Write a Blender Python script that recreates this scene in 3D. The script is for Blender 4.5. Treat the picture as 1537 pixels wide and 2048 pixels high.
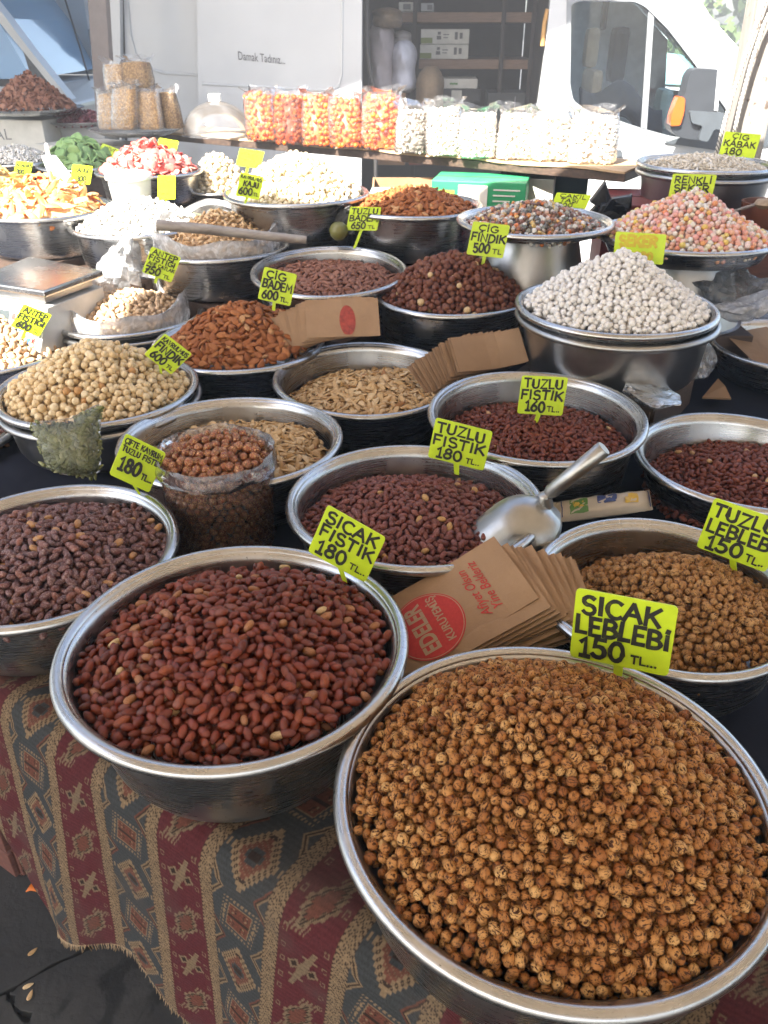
import bpy, bmesh, math, random
import numpy as np
from mathutils import Vector, Matrix, Euler
R = math.radians
PI = math.pi
random.seed(5)
rng = np.random.default_rng(11)
for _o in list(bpy.data.objects):
    bpy.data.objects.remove(_o)
SC = bpy.context.scene
COL = SC.collection

# ------------------------------------------------------------------ camera
CAM = Vector((0, 0, 1.60))
PITCH = R(31)
FPX = 1600.0                       # focal length in pixels of the 1537 x 2048 photograph
cd = bpy.data.cameras.new('camera')
cam = bpy.data.objects.new('camera', cd)
COL.objects.link(cam)
cam.location = CAM
cam.rotation_euler = (R(90) - PITCH, 0, 0)
cd.sensor_width = 36
cd.sensor_fit = 'AUTO'
cd.lens = 36 * FPX / 2048
cd.clip_start = 0.02
cd.clip_end = 400
cd.dof.use_dof = True
cd.dof.focus_distance = 0.95
cd.dof.aperture_fstop = 17
SC.camera = cam

# ------------------------------------------------------------------ sky, sun, exposure
SUN = Vector((0.42, 0.60, -0.70)).normalized()      # direction the sunlight travels
W = bpy.data.worlds.new('World')
SC.world = W
W.use_nodes = True
wn = W.node_tree.nodes
wl = W.node_tree.links
wn.clear()
sky = wn.new('ShaderNodeTexSky')
sky.sky_type = 'NISHITA'
sky.sun_disc = False
sky.sun_elevation = math.asin(-SUN.z)
sky.sun_rotation = math.atan2(-SUN.x, -SUN.y)
sky.air_density = 1.0
sky.dust_density = 3.0
sky.ozone_density = 0.6
bg = wn.new('ShaderNodeBackground')
bg.inputs['Strength'].default_value = 0.09
wo = wn.new('ShaderNodeOutputWorld')
wl.new(sky.outputs[0], bg.inputs[0])
wl.new(bg.outputs[0], wo.inputs[0])
sd = bpy.data.lights.new('sun', 'SUN')
sd.energy = 5.0
sd.angle = R(0.6)
sd.color = (1.0, 0.95, 0.86)
so = bpy.data.objects.new('sun', sd)
COL.objects.link(so)
so.rotation_euler = SUN.to_track_quat('-Z', 'Y').to_euler()
so.location = (-3, -4, 6)
SC.view_settings.view_transform = 'Standard'
SC.view_settings.look = 'None'
SC.view_settings.gamma = 1
SC.view_settings.use_curve_mapping = False
SC.view_settings.exposure = 2.65
SC.cycles.max_bounces = 10
SC.cycles.transparent_max_bounces = 24
SC.cycles.caustics_reflective = False
SC.cycles.caustics_refractive = False
SC.cycles.sample_clamp_indirect = 6
SC.cycles.use_denoising = True

# ------------------------------------------------------------------ surveying helpers (pixel of the photograph -> point in the place)
E1 = Vector((.819, -.574, 0))       # along the stall, to the right and nearer
E2 = Vector((.574, .819, 0))        # across the stall, away from the buyer
def ray(px, py):
    u = -(py - 1024) / FPX
    c, s = math.cos(PITCH), math.sin(PITCH)
    return Vector(((px - 768.5) / FPX, c + u * s, -s + u * c))
def at(px, py, z=None, y=None):
    d = ray(px, py)
    t = (z - CAM.z) / d.z if z is not None else y / d.y
    return CAM + d * t
def onplane(px, py, p0, n):
    d = ray(px, py)
    return CAM + d * ((p0 - CAM).dot(n) / d.dot(n))
def project(P):
    P = np.asarray(P, float)
    c, s = math.cos(PITCH), math.sin(PITCH)
    x, y, z = P[:, 0], P[:, 1], P[:, 2] - CAM.z
    d = y * c - z * s
    return 768.5 + FPX * x / d, 1024 - FPX * (y * s + z * c) / d, d
def stall(s, t, z):
    return E1 * s + E2 * t + Vector((0, 0, z))

# ------------------------------------------------------------------ object helpers
def setp(o, label=None, cat=None, group=None, kind=None):
    if label: o['label'] = label
    if cat: o['category'] = cat
    if group: o['group'] = group
    if kind: o['kind'] = kind
    return o
def thing(name, label, cat, loc=(0, 0, 0), group=None, rot=(0, 0, 0)):
    o = bpy.data.objects.new(name, None)
    o.empty_display_size = .05
    COL.objects.link(o)
    o.location = loc
    o.rotation_euler = rot
    return setp(o, label, cat, group)
def link(name, me, parent=None, loc=(0, 0, 0)):
    o = bpy.data.objects.new(name, me)
    COL.objects.link(o)
    o.location = loc
    if parent: o.parent = parent
    return o
def np_mesh(name, v, tris, smooth=True, mat=None, attrs=None):
    v = np.ascontiguousarray(v, np.float32)
    tris = np.ascontiguousarray(tris, np.int32)
    me = bpy.data.meshes.new(name)
    me.vertices.add(len(v))
    me.vertices.foreach_set('co', v.ravel())
    k = tris.shape[1]
    me.loops.add(tris.size)
    me.loops.foreach_set('vertex_index', tris.ravel())
    me.polygons.add(len(tris))
    me.polygons.foreach_set('loop_start', np.arange(0, tris.size, k, dtype=np.int32))
    me.polygons.foreach_set('use_smooth', np.full(len(tris), smooth))
    for an, (ty, dat) in (attrs or {}).items():
        a = me.attributes.new(an, ty, 'POINT')
        a.data.foreach_set('value' if ty == 'FLOAT' else 'vector', np.ascontiguousarray(dat, np.float32).ravel())
    me.update(calc_edges=True)
    if mat: me.materials.append(mat)
    return me
class MB:
    """collects simple solids into one mesh"""
    def __init__(s): s.v = []; s.f = []
    def add(s, v, f):
        b = len(s.v)
        s.v += [tuple(p) for p in v]
        s.f += [tuple(i + b for i in q) for q in f]
        return s
    def box(s, lo, hi, M=None):
        x0, y0, z0 = lo; x1, y1, z1 = hi
        v = [Vector(p) for p in ((x0,y0,z0),(x1,y0,z0),(x1,y1,z0),(x0,y1,z0),(x0,y0,z1),(x1,y0,z1),(x1,y1,z1),(x0,y1,z1))]
        if M is not None: v = [M @ p for p in v]
        return s.add(v, ((0,3,2,1),(4,5,6,7),(0,1,5,4),(1,2,6,5),(2,3,7,6),(3,0,4,7)))
    def tube(s, pts, r, seg=10, caps=True):
        pts = [Vector(p) for p in pts]
        n = len(pts)
        rr = r if isinstance(r, (list, tuple)) else [r] * n
        v = []; prev = None
        for i, p in enumerate(pts):
            d = (pts[min(i+1, n-1)] - pts[max(i-1, 0)]).normalized()
            if prev is None:
                a = d.orthogonal().normalized()
            else:
                a = (prev - d * prev.dot(d))
                a = a.normalized() if a.length > 1e-6 else d.orthogonal().normalized()
            prev = a; b = d.cross(a)
            for k in range(seg):
                t = 2 * PI * k / seg
                v.append(p + (a * math.cos(t) + b * math.sin(t)) * rr[i])
        f = [(i*seg+k, i*seg+(k+1) % seg, (i+1)*seg+(k+1) % seg, (i+1)*seg+k) for i in range(n-1) for k in range(seg)]
        if caps:
            f.append(tuple(range(seg))[::-1]); f.append(tuple((n-1)*seg+k for k in range(seg)))
        return s.add(v, f)
    def lathe(s, prof, seg=64, c=(0, 0, 0), wob=None):
        v = []; n = len(prof)
        for j, (r, z) in enumerate(prof):
            for k in range(seg):
                t = 2 * PI * k / seg
                q = wob(j, t) if wob else (1, 0)
                v.append((c[0] + r * q[0] * math.cos(t), c[1] + r * q[0] * math.sin(t), c[2] + z + q[1]))
        f = [(j*seg+k, j*seg+(k+1) % seg, (j+1)*seg+(k+1) % seg, (j+1)*seg+k) for j in range(n-1) for k in range(seg)]
        if prof[0][0] < 1e-5 or True:
            if prof[0][0] > 1e-5 and getattr(s, 'cap0', False): f.append(tuple(range(seg)))
        return s.add(v, f)
    def prism(s, poly, vec):
        """closed outline (list of points) pushed along vec"""
        n = len(poly); vec = Vector(vec)
        v = [Vector(p) for p in poly] + [Vector(p) + vec for p in poly]
        f = [tuple(range(n))[::-1], tuple(range(n, 2*n))] + [(i, (i+1) % n, n+(i+1) % n, n+i) for i in range(n)]
        return s.add(v, f)
    def sheet(s, grid):
        """grid of points [i][j] -> quads"""
        n, m = len(grid), len(grid[0])
        return s.add([p for row in grid for p in row], [(i*m+j, i*m+j+1, (i+1)*m+j+1, (i+1)*m+j) for i in range(n-1) for j in range(m-1)])
    def build(s, name, mat, parent=None, origin=(0, 0, 0), smooth=False, bevel=0, solid=0, local=False, subsurf=0):
        me = bpy.data.meshes.new(name)
        o3 = Vector(parent.location) if (parent is not None and not local and parent.parent is None) else Vector(origin)
        if parent is not None and parent.parent is not None and not local:
            o3 = Vector(parent.parent.location) + Vector(parent.location)
        me.from_pydata([tuple(Vector(p) - o3) for p in s.v], [], s.f)
        bm = bmesh.new(); bm.from_mesh(me)
        bmesh.ops.remove_doubles(bm, verts=bm.verts, dist=1e-6)
        bmesh.ops.recalc_face_normals(bm, faces=bm.faces)
        if bevel:
            ed = [e for e in bm.edges if len(e.link_faces) == 2 and e.calc_face_angle(0) > R(25)]
            bmesh.ops.bevel(bm, geom=ed, offset=bevel, segments=2, profile=.6, affect='EDGES', clamp_overlap=True)
        if smooth:
            for q in bm.faces: q.smooth = True
            for e in bm.edges:
                if len(e.link_faces) == 2 and e.calc_face_angle(0) > R(50): e.smooth = False
        bm.to_mesh(me); bm.free()
        if mat: me.materials.append(mat)
        ob = link(name, me, parent, (0, 0, 0) if parent is not None else origin)
        if solid:
            m = ob.modifiers.new('thickness', 'SOLIDIFY'); m.thickness = solid; m.offset = 0
        if subsurf:
            m = ob.modifiers.new('round', 'SUBSURF'); m.levels = m.render_levels = subsurf
        return ob

# ------------------------------------------------------------------ material helpers
class NT:
    def __init__(s, name):
        s.m = bpy.data.materials.new(name); s.m.use_nodes = True
        s.t = s.m.node_tree; s.n = s.t.nodes; s.l = s.t.links
        s.b = s.n['Principled BSDF']; s.o = s.n['Material Output']
    def new(s, ty, **kw):
        k = s.n.new(ty)
        for a, v in kw.items(): setattr(k, a, v)
        return k
    def lk(s, a, b): s.l.new(a, b)
    def inp(s, node, **kw):
        for a, v in kw.items(): node.inputs[a].default_value = v
        return node
    def coord(s, which='Object'): return s.new('ShaderNodeTexCoord').outputs[which]
    def attr(s, name, out='Vector'):
        a = s.new('ShaderNodeAttribute'); a.attribute_name = name; return a.outputs[out]
    def math(s, op, a, b=None, c=None, clamp=False):
        k = s.new('ShaderNodeMath', operation=op); k.use_clamp = clamp
        for i, x in enumerate((a, b, c)):
            if x is None: continue
            if isinstance(x, (int, float)): k.inputs[i].default_value = x
            else: s.lk(x, k.inputs[i])
        return k.outputs[0]
    def vec(s, op, a, b=None):
        k = s.new('ShaderNodeVectorMath', operation=op)
        for i, x in enumerate((a, b)):
            if x is None: continue
            if isinstance(x, (tuple, list)): k.inputs[i].default_value = x
            else: s.lk(x, k.inputs[i])
        return k.outputs['Value' if op in ('LENGTH', 'DOT_PRODUCT') else 'Vector']
    def noise(s, v, scale, detail=3, rough=.55, dist=0):
        k = s.new('ShaderNodeTexNoise'); s.inp(k, Scale=scale, Detail=detail, Roughness=rough, Distortion=dist)
        if v is not None: s.lk(v, k.inputs['Vector'])
        return k.outputs['Fac']
    def ramp(s, f, stops, interp='LINEAR'):
        k = s.new('ShaderNodeValToRGB'); k.color_ramp.interpolation = interp
        e = k.color_ramp.elements
        while len(e) < len(stops): e.new(.5)
        for q, (p, c) in zip(e, stops):
            q.position = p; q.color = (*c, 1) if len(c) == 3 else c
        s.lk(f, k.inputs[0]); return k.outputs[0]
    def step(s, f, lo, hi):
        k = s.new('ShaderNodeMapRange'); k.interpolation_type = 'SMOOTHSTEP'
        s.inp(k, **{'From Min': lo, 'From Max': hi}); s.lk(f, k.inputs[0]); return k.outputs[0]
    def mix(s, f, a, b):
        k = s.new('ShaderNodeMix'); k.data_type = 'RGBA'
        for sock, x in ((k.inputs[0], f), (k.inputs[6], a), (k.inputs[7], b)):
            if isinstance(x, (int, float)): sock.default_value = x
            elif isinstance(x, tuple): sock.default_value = (*x, 1) if len(x) == 3 else x
            else: s.lk(x, sock)
        return k.outputs[2]
    def bump(s, h, strength=.3, dist=.002):
        k = s.new('ShaderNodeBump'); s.inp(k, Strength=strength, Distance=dist)
        s.lk(h, k.inputs['Height']); s.lk(k.outputs[0], s.b.inputs['Normal']); return k
    def base(s, c):
        if isinstance(c, tuple): s.b.inputs['Base Color'].default_value = (*c, 1)
        else: s.lk(c, s.b.inputs['Base Color'])
    def set(s, **kw):
        for a, v in kw.items():
            q = s.b.inputs[a]
            if hasattr(v, 'default_value') or not isinstance(v, (int, float, tuple)): s.lk(v, q)
            else: q.default_value = v
        return s

def plain(name, c, rough=.6, metal=0, var=.12, scale=18, bump=.0, spec=.5):
    k = NT(name)
    v = k.coord()
    f = k.noise(v, scale, 4)
    dk = tuple(x * (1 - var) for x in c); lt = tuple(min(1, x * (1 + var)) for x in c)
    k.base(k.ramp(f, ((.3, dk), (.7, lt))))
    f2 = k.noise(v, scale * .37, 3)
    k.set(Roughness=k.math('MULTIPLY_ADD', f2, .25, rough - .12), Metallic=metal)
    k.b.inputs['Specular IOR Level'].default_value = spec
    if bump: k.bump(f, bump, .003)
    return k.m

def steel(name, base=.56, rough=.30, smear=1.0):
    k = NT(name)
    v = k.coord()
    sx = k.new('ShaderNodeSeparateXYZ'); k.lk(v, sx.inputs[0])
    rad = k.math('SQRT', k.math('ADD', k.math('POWER', sx.outputs[0], 2), k.math('POWER', sx.outputs[1], 2)))
    cb = k.new('ShaderNodeCombineXYZ')
    k.lk(k.math('MULTIPLY', rad, 520), cb.inputs[0])
    k.lk(k.math('MULTIPLY', sx.outputs[2], 520), cb.inputs[1])
    k.lk(k.math('MULTIPLY', k.math('ARCTAN2', sx.outputs[1], sx.outputs[0]), 1.2), cb.inputs[2])
    ln = k.noise(cb.outputs[0], 1.0, 3)
    bl = k.noise(v, 11, 5, .65)
    sp = k.noise(v, 260, 2)
    col = k.mix(k.step(bl, .35, .75), (base * .80, base * .80, base * .80), (base * 1.06, base * 1.05, base * 1.03))
    col = k.mix(k.math('MULTIPLY', k.step(sp, .70, .76), k.step(bl, .45, .6)), col, (.16, .15, .14))
    k.base(col)
    k.set(Metallic=1.0)
    r = k.math('ADD', k.math('MULTIPLY_ADD', ln, .14, rough - .10), k.math('MULTIPLY', k.step(bl, .45, .8), .16 * smear))
    k.set(Roughness=r)
    k.bump(ln, .05, .0006)
    return k.m

def film(name, tint=(.9, .92, .95), milky=.12, crinkle=90, bump=.55, gloss_rough=.12):
    """thin plastic: clear with sharp highlights and a milky share"""
    k = NT(name)
    v = k.coord()
    tr = k.new('ShaderNodeBsdfTransparent'); tr.inputs[0].default_value = (.97, .97, .98, 1)
    gl = k.new('ShaderNodeBsdfGlossy'); gl.inputs['Roughness'].default_value = gloss_rough
    df = k.new('ShaderNodeBsdfDiffuse'); df.inputs[0].default_value = (*tint, 1)
    tl = k.new('ShaderNodeBsdfTranslucent'); tl.inputs[0].default_value = (*tint, 1)
    n1 = k.noise(v, crinkle, 4, .6, 1.2)
    bp = k.new('ShaderNodeBump'); k.inp(bp, Strength=bump, Distance=.01); k.lk(n1, bp.inputs['Height'])
    k.lk(bp.outputs[0], gl.inputs['Normal'])
    fr = k.new('ShaderNodeFresnel'); fr.inputs[0].default_value = 1.5; k.lk(bp.outputs[0], fr.inputs['Normal'])
    m0 = k.new('ShaderNodeMixShader'); m0.inputs[0].default_value = .5; k.lk(df.outputs[0], m0.inputs[1]); k.lk(tl.outputs[0], m0.inputs[2])
    m1 = k.new('ShaderNodeMixShader')
    k.lk(k.math('MULTIPLY_ADD', k.step(n1, .40, .75), milky, milky * .6, True), m1.inputs[0])
    k.lk(tr.outputs[0], m1.inputs[1]); k.lk(m0.outputs[0], m1.inputs[2])
    m2 = k.new('ShaderNodeMixShader')
    k.lk(k.math('MULTIPLY', fr.outputs[0], .9, clamp=True), m2.inputs[0])
    k.lk(m1.outputs[0], m2.inputs[1]); k.lk(gl.outputs[0], m2.inputs[2])
    k.lk(m2.outputs[0], k.o.inputs[0])
    return k.m

def nut_mat(name, cols, rough=.5, spots=None, dust=None, odd=None, streak=None, bump=.0, spec=.5, sss=0):
    """skin of a nut: cols over a random number per nut, dark spots / dust / odd pale ones, in the nut's own coordinates"""
    k = NT(name)
    ra = k.attr('rnd', 'Fac')
    oi = k.new('ShaderNodeObjectInfo').outputs['Random']
    r = k.math('FRACT', k.math('ADD', ra, oi))
    r2 = k.math('FRACT', k.math('MULTIPLY', r, 17.31))
    lp = k.attr('lp', 'Vector')
    off = k.new('ShaderNodeCombineXYZ')
    k.lk(k.math('MULTIPLY', r, 91), off.inputs[0]); k.lk(k.math('MULTIPLY', r2, 57), off.inputs[1])
    p = k.vec('ADD', lp, off.outputs[0])
    n = len(cols)
    col = k.ramp(r, [((i + .5) / n, c) for i, c in enumerate(cols)])
    soft = k.noise(p, 1.6, 3)
    col = k.mix(k.math('MULTIPLY', k.step(soft, .45, .75), .45), col, tuple(x * .45 for x in cols[n // 2]))
    h = soft
    if odd:
        for oc, lo, hi in odd:
            f = k.math('MULTIPLY', k.math('GREATER_THAN', r2, lo), k.math('LESS_THAN', r2, hi))
            col = k.mix(f, col, oc)
    if streak:
        sc, (sx, sy, sz), lo, hi, c, amt = streak
        n2 = k.noise(k.vec('MULTIPLY', p, (sx, sy, sz)), sc, 2)
        col = k.mix(k.math('MULTIPLY', k.step(n2, lo, hi), amt), col, c)
        h = n2
    if spots:
        for sc, st, lo, hi, c in spots:
            n3 = k.noise(k.vec('MULTIPLY', p, st), sc, 2, .5, .6)
            f = k.step(n3, lo, hi)
            col = k.mix(f, col, c)
            h = k.math('SUBTRACT', h, f)
    if dust:
        sc, lo, hi, c, amt = dust
        n4 = k.noise(p, sc, 4, .7)
        col = k.mix(k.math('MULTIPLY', k.step(n4, lo, hi), amt), col, c)
    k.base(col)
    k.set(Roughness=rough)
    k.b.inputs['Specular IOR Level'].default_value = spec
    if sss:
        k.b.inputs['Subsurface Weight'].default_value = sss
        k.b.inputs['Subsurface Radius'].default_value = (.004, .002, .001)
    if bump: k.bump(h, bump, .0012)
    return k.m

M = {}
M['steel'] = steel('basin_steel')
M['steel_b'] = steel('dull_basin_steel', .46, .36)
M['steel_bright'] = steel('polished_steel', .50, .27, .8)
M['tray'] = steel('tray_steel', .62, .3)
# ------------------------------------------------------------------ the setting: ground, paving, awnings
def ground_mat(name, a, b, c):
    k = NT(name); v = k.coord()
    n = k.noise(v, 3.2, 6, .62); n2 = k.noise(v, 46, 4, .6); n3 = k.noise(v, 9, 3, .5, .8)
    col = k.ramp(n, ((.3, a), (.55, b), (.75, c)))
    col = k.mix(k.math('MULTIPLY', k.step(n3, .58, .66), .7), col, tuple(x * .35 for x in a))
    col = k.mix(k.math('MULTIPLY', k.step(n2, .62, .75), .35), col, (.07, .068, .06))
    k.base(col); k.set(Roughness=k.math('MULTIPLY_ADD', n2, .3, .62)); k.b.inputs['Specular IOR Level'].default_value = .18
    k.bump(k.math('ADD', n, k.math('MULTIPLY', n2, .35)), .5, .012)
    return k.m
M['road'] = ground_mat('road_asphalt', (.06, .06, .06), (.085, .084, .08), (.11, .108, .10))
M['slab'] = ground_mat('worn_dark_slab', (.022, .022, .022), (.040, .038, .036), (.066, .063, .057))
g = MB().sheet([[(-150, -60, 0), (150, -60, 0)], [(-150, 200, 0), (150, 200, 0)]]).build('ground', M['road'])
setp(g, kind='structure')
g.location.z = -0.03
# big worn slabs with open joints where the foot of the stall shows
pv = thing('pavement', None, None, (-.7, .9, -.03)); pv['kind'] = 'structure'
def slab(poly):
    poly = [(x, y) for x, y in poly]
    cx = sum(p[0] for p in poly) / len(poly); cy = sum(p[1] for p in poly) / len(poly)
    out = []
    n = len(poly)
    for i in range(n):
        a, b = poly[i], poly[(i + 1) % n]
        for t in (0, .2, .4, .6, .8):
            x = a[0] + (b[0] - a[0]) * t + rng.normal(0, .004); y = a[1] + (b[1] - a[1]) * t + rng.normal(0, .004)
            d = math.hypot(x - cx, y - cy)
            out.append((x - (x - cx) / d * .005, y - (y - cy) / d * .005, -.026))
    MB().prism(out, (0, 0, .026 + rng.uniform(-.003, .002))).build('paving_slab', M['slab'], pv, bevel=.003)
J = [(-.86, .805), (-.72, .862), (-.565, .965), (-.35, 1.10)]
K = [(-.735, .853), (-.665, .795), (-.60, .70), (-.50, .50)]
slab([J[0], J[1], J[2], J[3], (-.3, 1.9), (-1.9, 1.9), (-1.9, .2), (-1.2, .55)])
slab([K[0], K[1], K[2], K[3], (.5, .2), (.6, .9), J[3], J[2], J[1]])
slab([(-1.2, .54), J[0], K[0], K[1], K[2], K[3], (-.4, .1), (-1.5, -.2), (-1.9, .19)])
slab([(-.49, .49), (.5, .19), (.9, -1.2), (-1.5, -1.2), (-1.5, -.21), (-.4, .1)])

def canvas(name, c, trans):
    k = NT(name); v = k.coord(); n = k.noise(v, 2.5, 4)
    df = k.new('ShaderNodeBsdfDiffuse'); tl = k.new('ShaderNodeBsdfTranslucent')
    cc = k.ramp(n, ((.3, tuple(x * .88 for x in c)), (.7, c)))
    k.lk(cc, df.inputs[0]); k.lk(cc, tl.inputs[0])
    m = k.new('ShaderNodeMixShader'); m.inputs[0].default_value = trans
    k.lk(df.outputs[0], m.inputs[1]); k.lk(tl.outputs[0], m.inputs[2]); k.lk(m.outputs[0], k.o.inputs[0])
    return k.m
M['canvas'] = canvas('awning_canvas', (.70, .62, .52), .41)
M['canvas2'] = canvas('far_awning_canvas', (.60, .64, .70), .30)
def awning(edge, far, z0, sag, mat, fold):
    """a tarpaulin stretched over the stall: shaped edge in plan, straight far edge, sagging between its ropes"""
    n = 60; c, d = Vector((*far[1], z0)), Vector((*far[0], z0))
    ln = [0]
    for i in range(1, len(edge)): ln.append(ln[-1] + math.dist(edge[i], edge[i - 1]))
    def along(u):
        q = u * ln[-1]
        return Vector((float(np.interp(q, ln, [e[0] for e in edge])), float(np.interp(q, ln, [e[1] for e in edge])), z0))
    gr = []
    for i in range(n + 1):
        u = i / n; row = []
        for j in range(n + 1):
            w = j / n
            p = along(u) * (1 - w) + (d * (1 - u) + c * u) * w
            p.z += -sag * math.sin(PI * u) * math.sin(PI * w) + fold * math.sin(u * 9) * .3
            row.append(p)
        gr.append(row)
    o = MB().sheet(gr).build('awning', mat, smooth=True, solid=.004)
    setp(o, kind='structure'); return o
def shade_from(p, z):            # where the sun ray through p crosses height z
    t = (z - p.z) / -SUN.z
    return p - SUN * t
EDGE = [shade_from(at(px, py, z=z), 2.35) for px, py, z in ((-900, 1000, 1.1), (-300, 700, 1.1), (165, 590, 1.09), (330, 470, 1.14), (480, 437, 1.16), (640, 425, 1.2), (830, 392, 1.23), (930, 372, 1.2), (1060, 352, 1.22), (1215, 332, 1.25))] + [shade_from(Vector(p), 2.35) for p in ((.82, 2.60, 1.30), (1.10, 2.66, 1.34), (1.9, 2.60, 1.34))]
awning([(-3.3, EDGE[0].y - .1)] + [(p.x, p.y) for p in EDGE] + [(5.0, EDGE[-1].y + .2)], [(-3.3, -3.6), (5.0, -3.6)], 2.35, .10, M['canvas'], .02)
# ------------------------------------------------------------------ stall table, dark cloth, kilim
def wood(name, a, b, sc=14, rough=.6):
    k = NT(name); v = k.coord()
    p = k.vec('MULTIPLY', v, (1, 9, 9))
    n = k.noise(p, sc, 5, .6, .4)
    k.base(k.ramp(n, ((.3, a), (.7, b)))); k.set(Roughness=rough); k.bump(n, .25, .003)
    return k.m
M['wood_dark'] = wood('dark_weathered_wood', (.035, .022, .016), (.10, .062, .042))
M['wood_red'] = wood('reddish_wood', (.07, .025, .018), (.16, .06, .04))
M['wood_pale'] = wood('pale_wood', (.24, .165, .10), (.42, .30, .19))
M['wood_grey'] = wood('grey_weathered_wood', (.20, .17, .15), (.40, .36, .32), 8)
def cloth(name, c, c2):
    k = NT(name); v = k.coord()
    n = k.noise(v, 7, 5); wv = k.noise(v, 700, 2)
    k.base(k.ramp(n, ((.3, c), (.75, c2)))); k.set(Roughness=.9); k.b.inputs['Specular IOR Level'].default_value = .15
    k.bump(k.math('ADD', n, k.math('MULTIPLY', wv, .15)), .4, .006)
    return k.m
M['navy'] = cloth('navy_cloth', (.010, .012, .022), (.018, .021, .036))
TT = .90
tb = thing('stall_table', 'long plank market table hidden under the dark cloth and the kilim', 'table', stall(0, .36, 0))
m = MB()
MT = Matrix(((E1.x, E2.x, 0, 0), (E1.y, E2.y, 0, 0), (0, 0, 1, 0), (0, 0, 0, 1)))
MB().box((-2.6, .36, .86), (1.9, 2.62, TT - .006), MT).build('table_top', M['wood_dark'], tb)
for s_, t_ in ((-2.5, .5), (-.9, .55), (.6, .55), (1.8, .55), (-2.5, 2.5), (-.9, 2.5), (.6, 2.5), (1.8, 2.5)):
    MB().box((s_ - .03, t_ - .03, -.02), (s_ + .03, t_ + .03, .86), MT).build('leg', M['wood_dark'], tb)
# dark blue cloth over the boards, hanging a little over the edge
gr = []
for i in range(61):
    s_ = -2.64 + i * 4.58 / 60; row = []
    for j in range(40):
        if j < 28:
            t_ = 2.66 - j * (2.66 - .352) / 27; z_ = TT + .0015 * math.sin(s_ * 9 + t_ * 7)
        else:
            q = (j - 27) / 12; t_ = .35 - .004 - .02 * q - .012 * q * math.sin(s_ * 14); z_ = TT - .002 - q * .36
        row.append(stall(s_, t_, z_))
    gr.append(row)
setp(MB().sheet(gr).build('table_cloth', M['navy'], smooth=True), 'plain dark navy cloth spread over the table between the basins', 'tablecloth')

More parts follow.
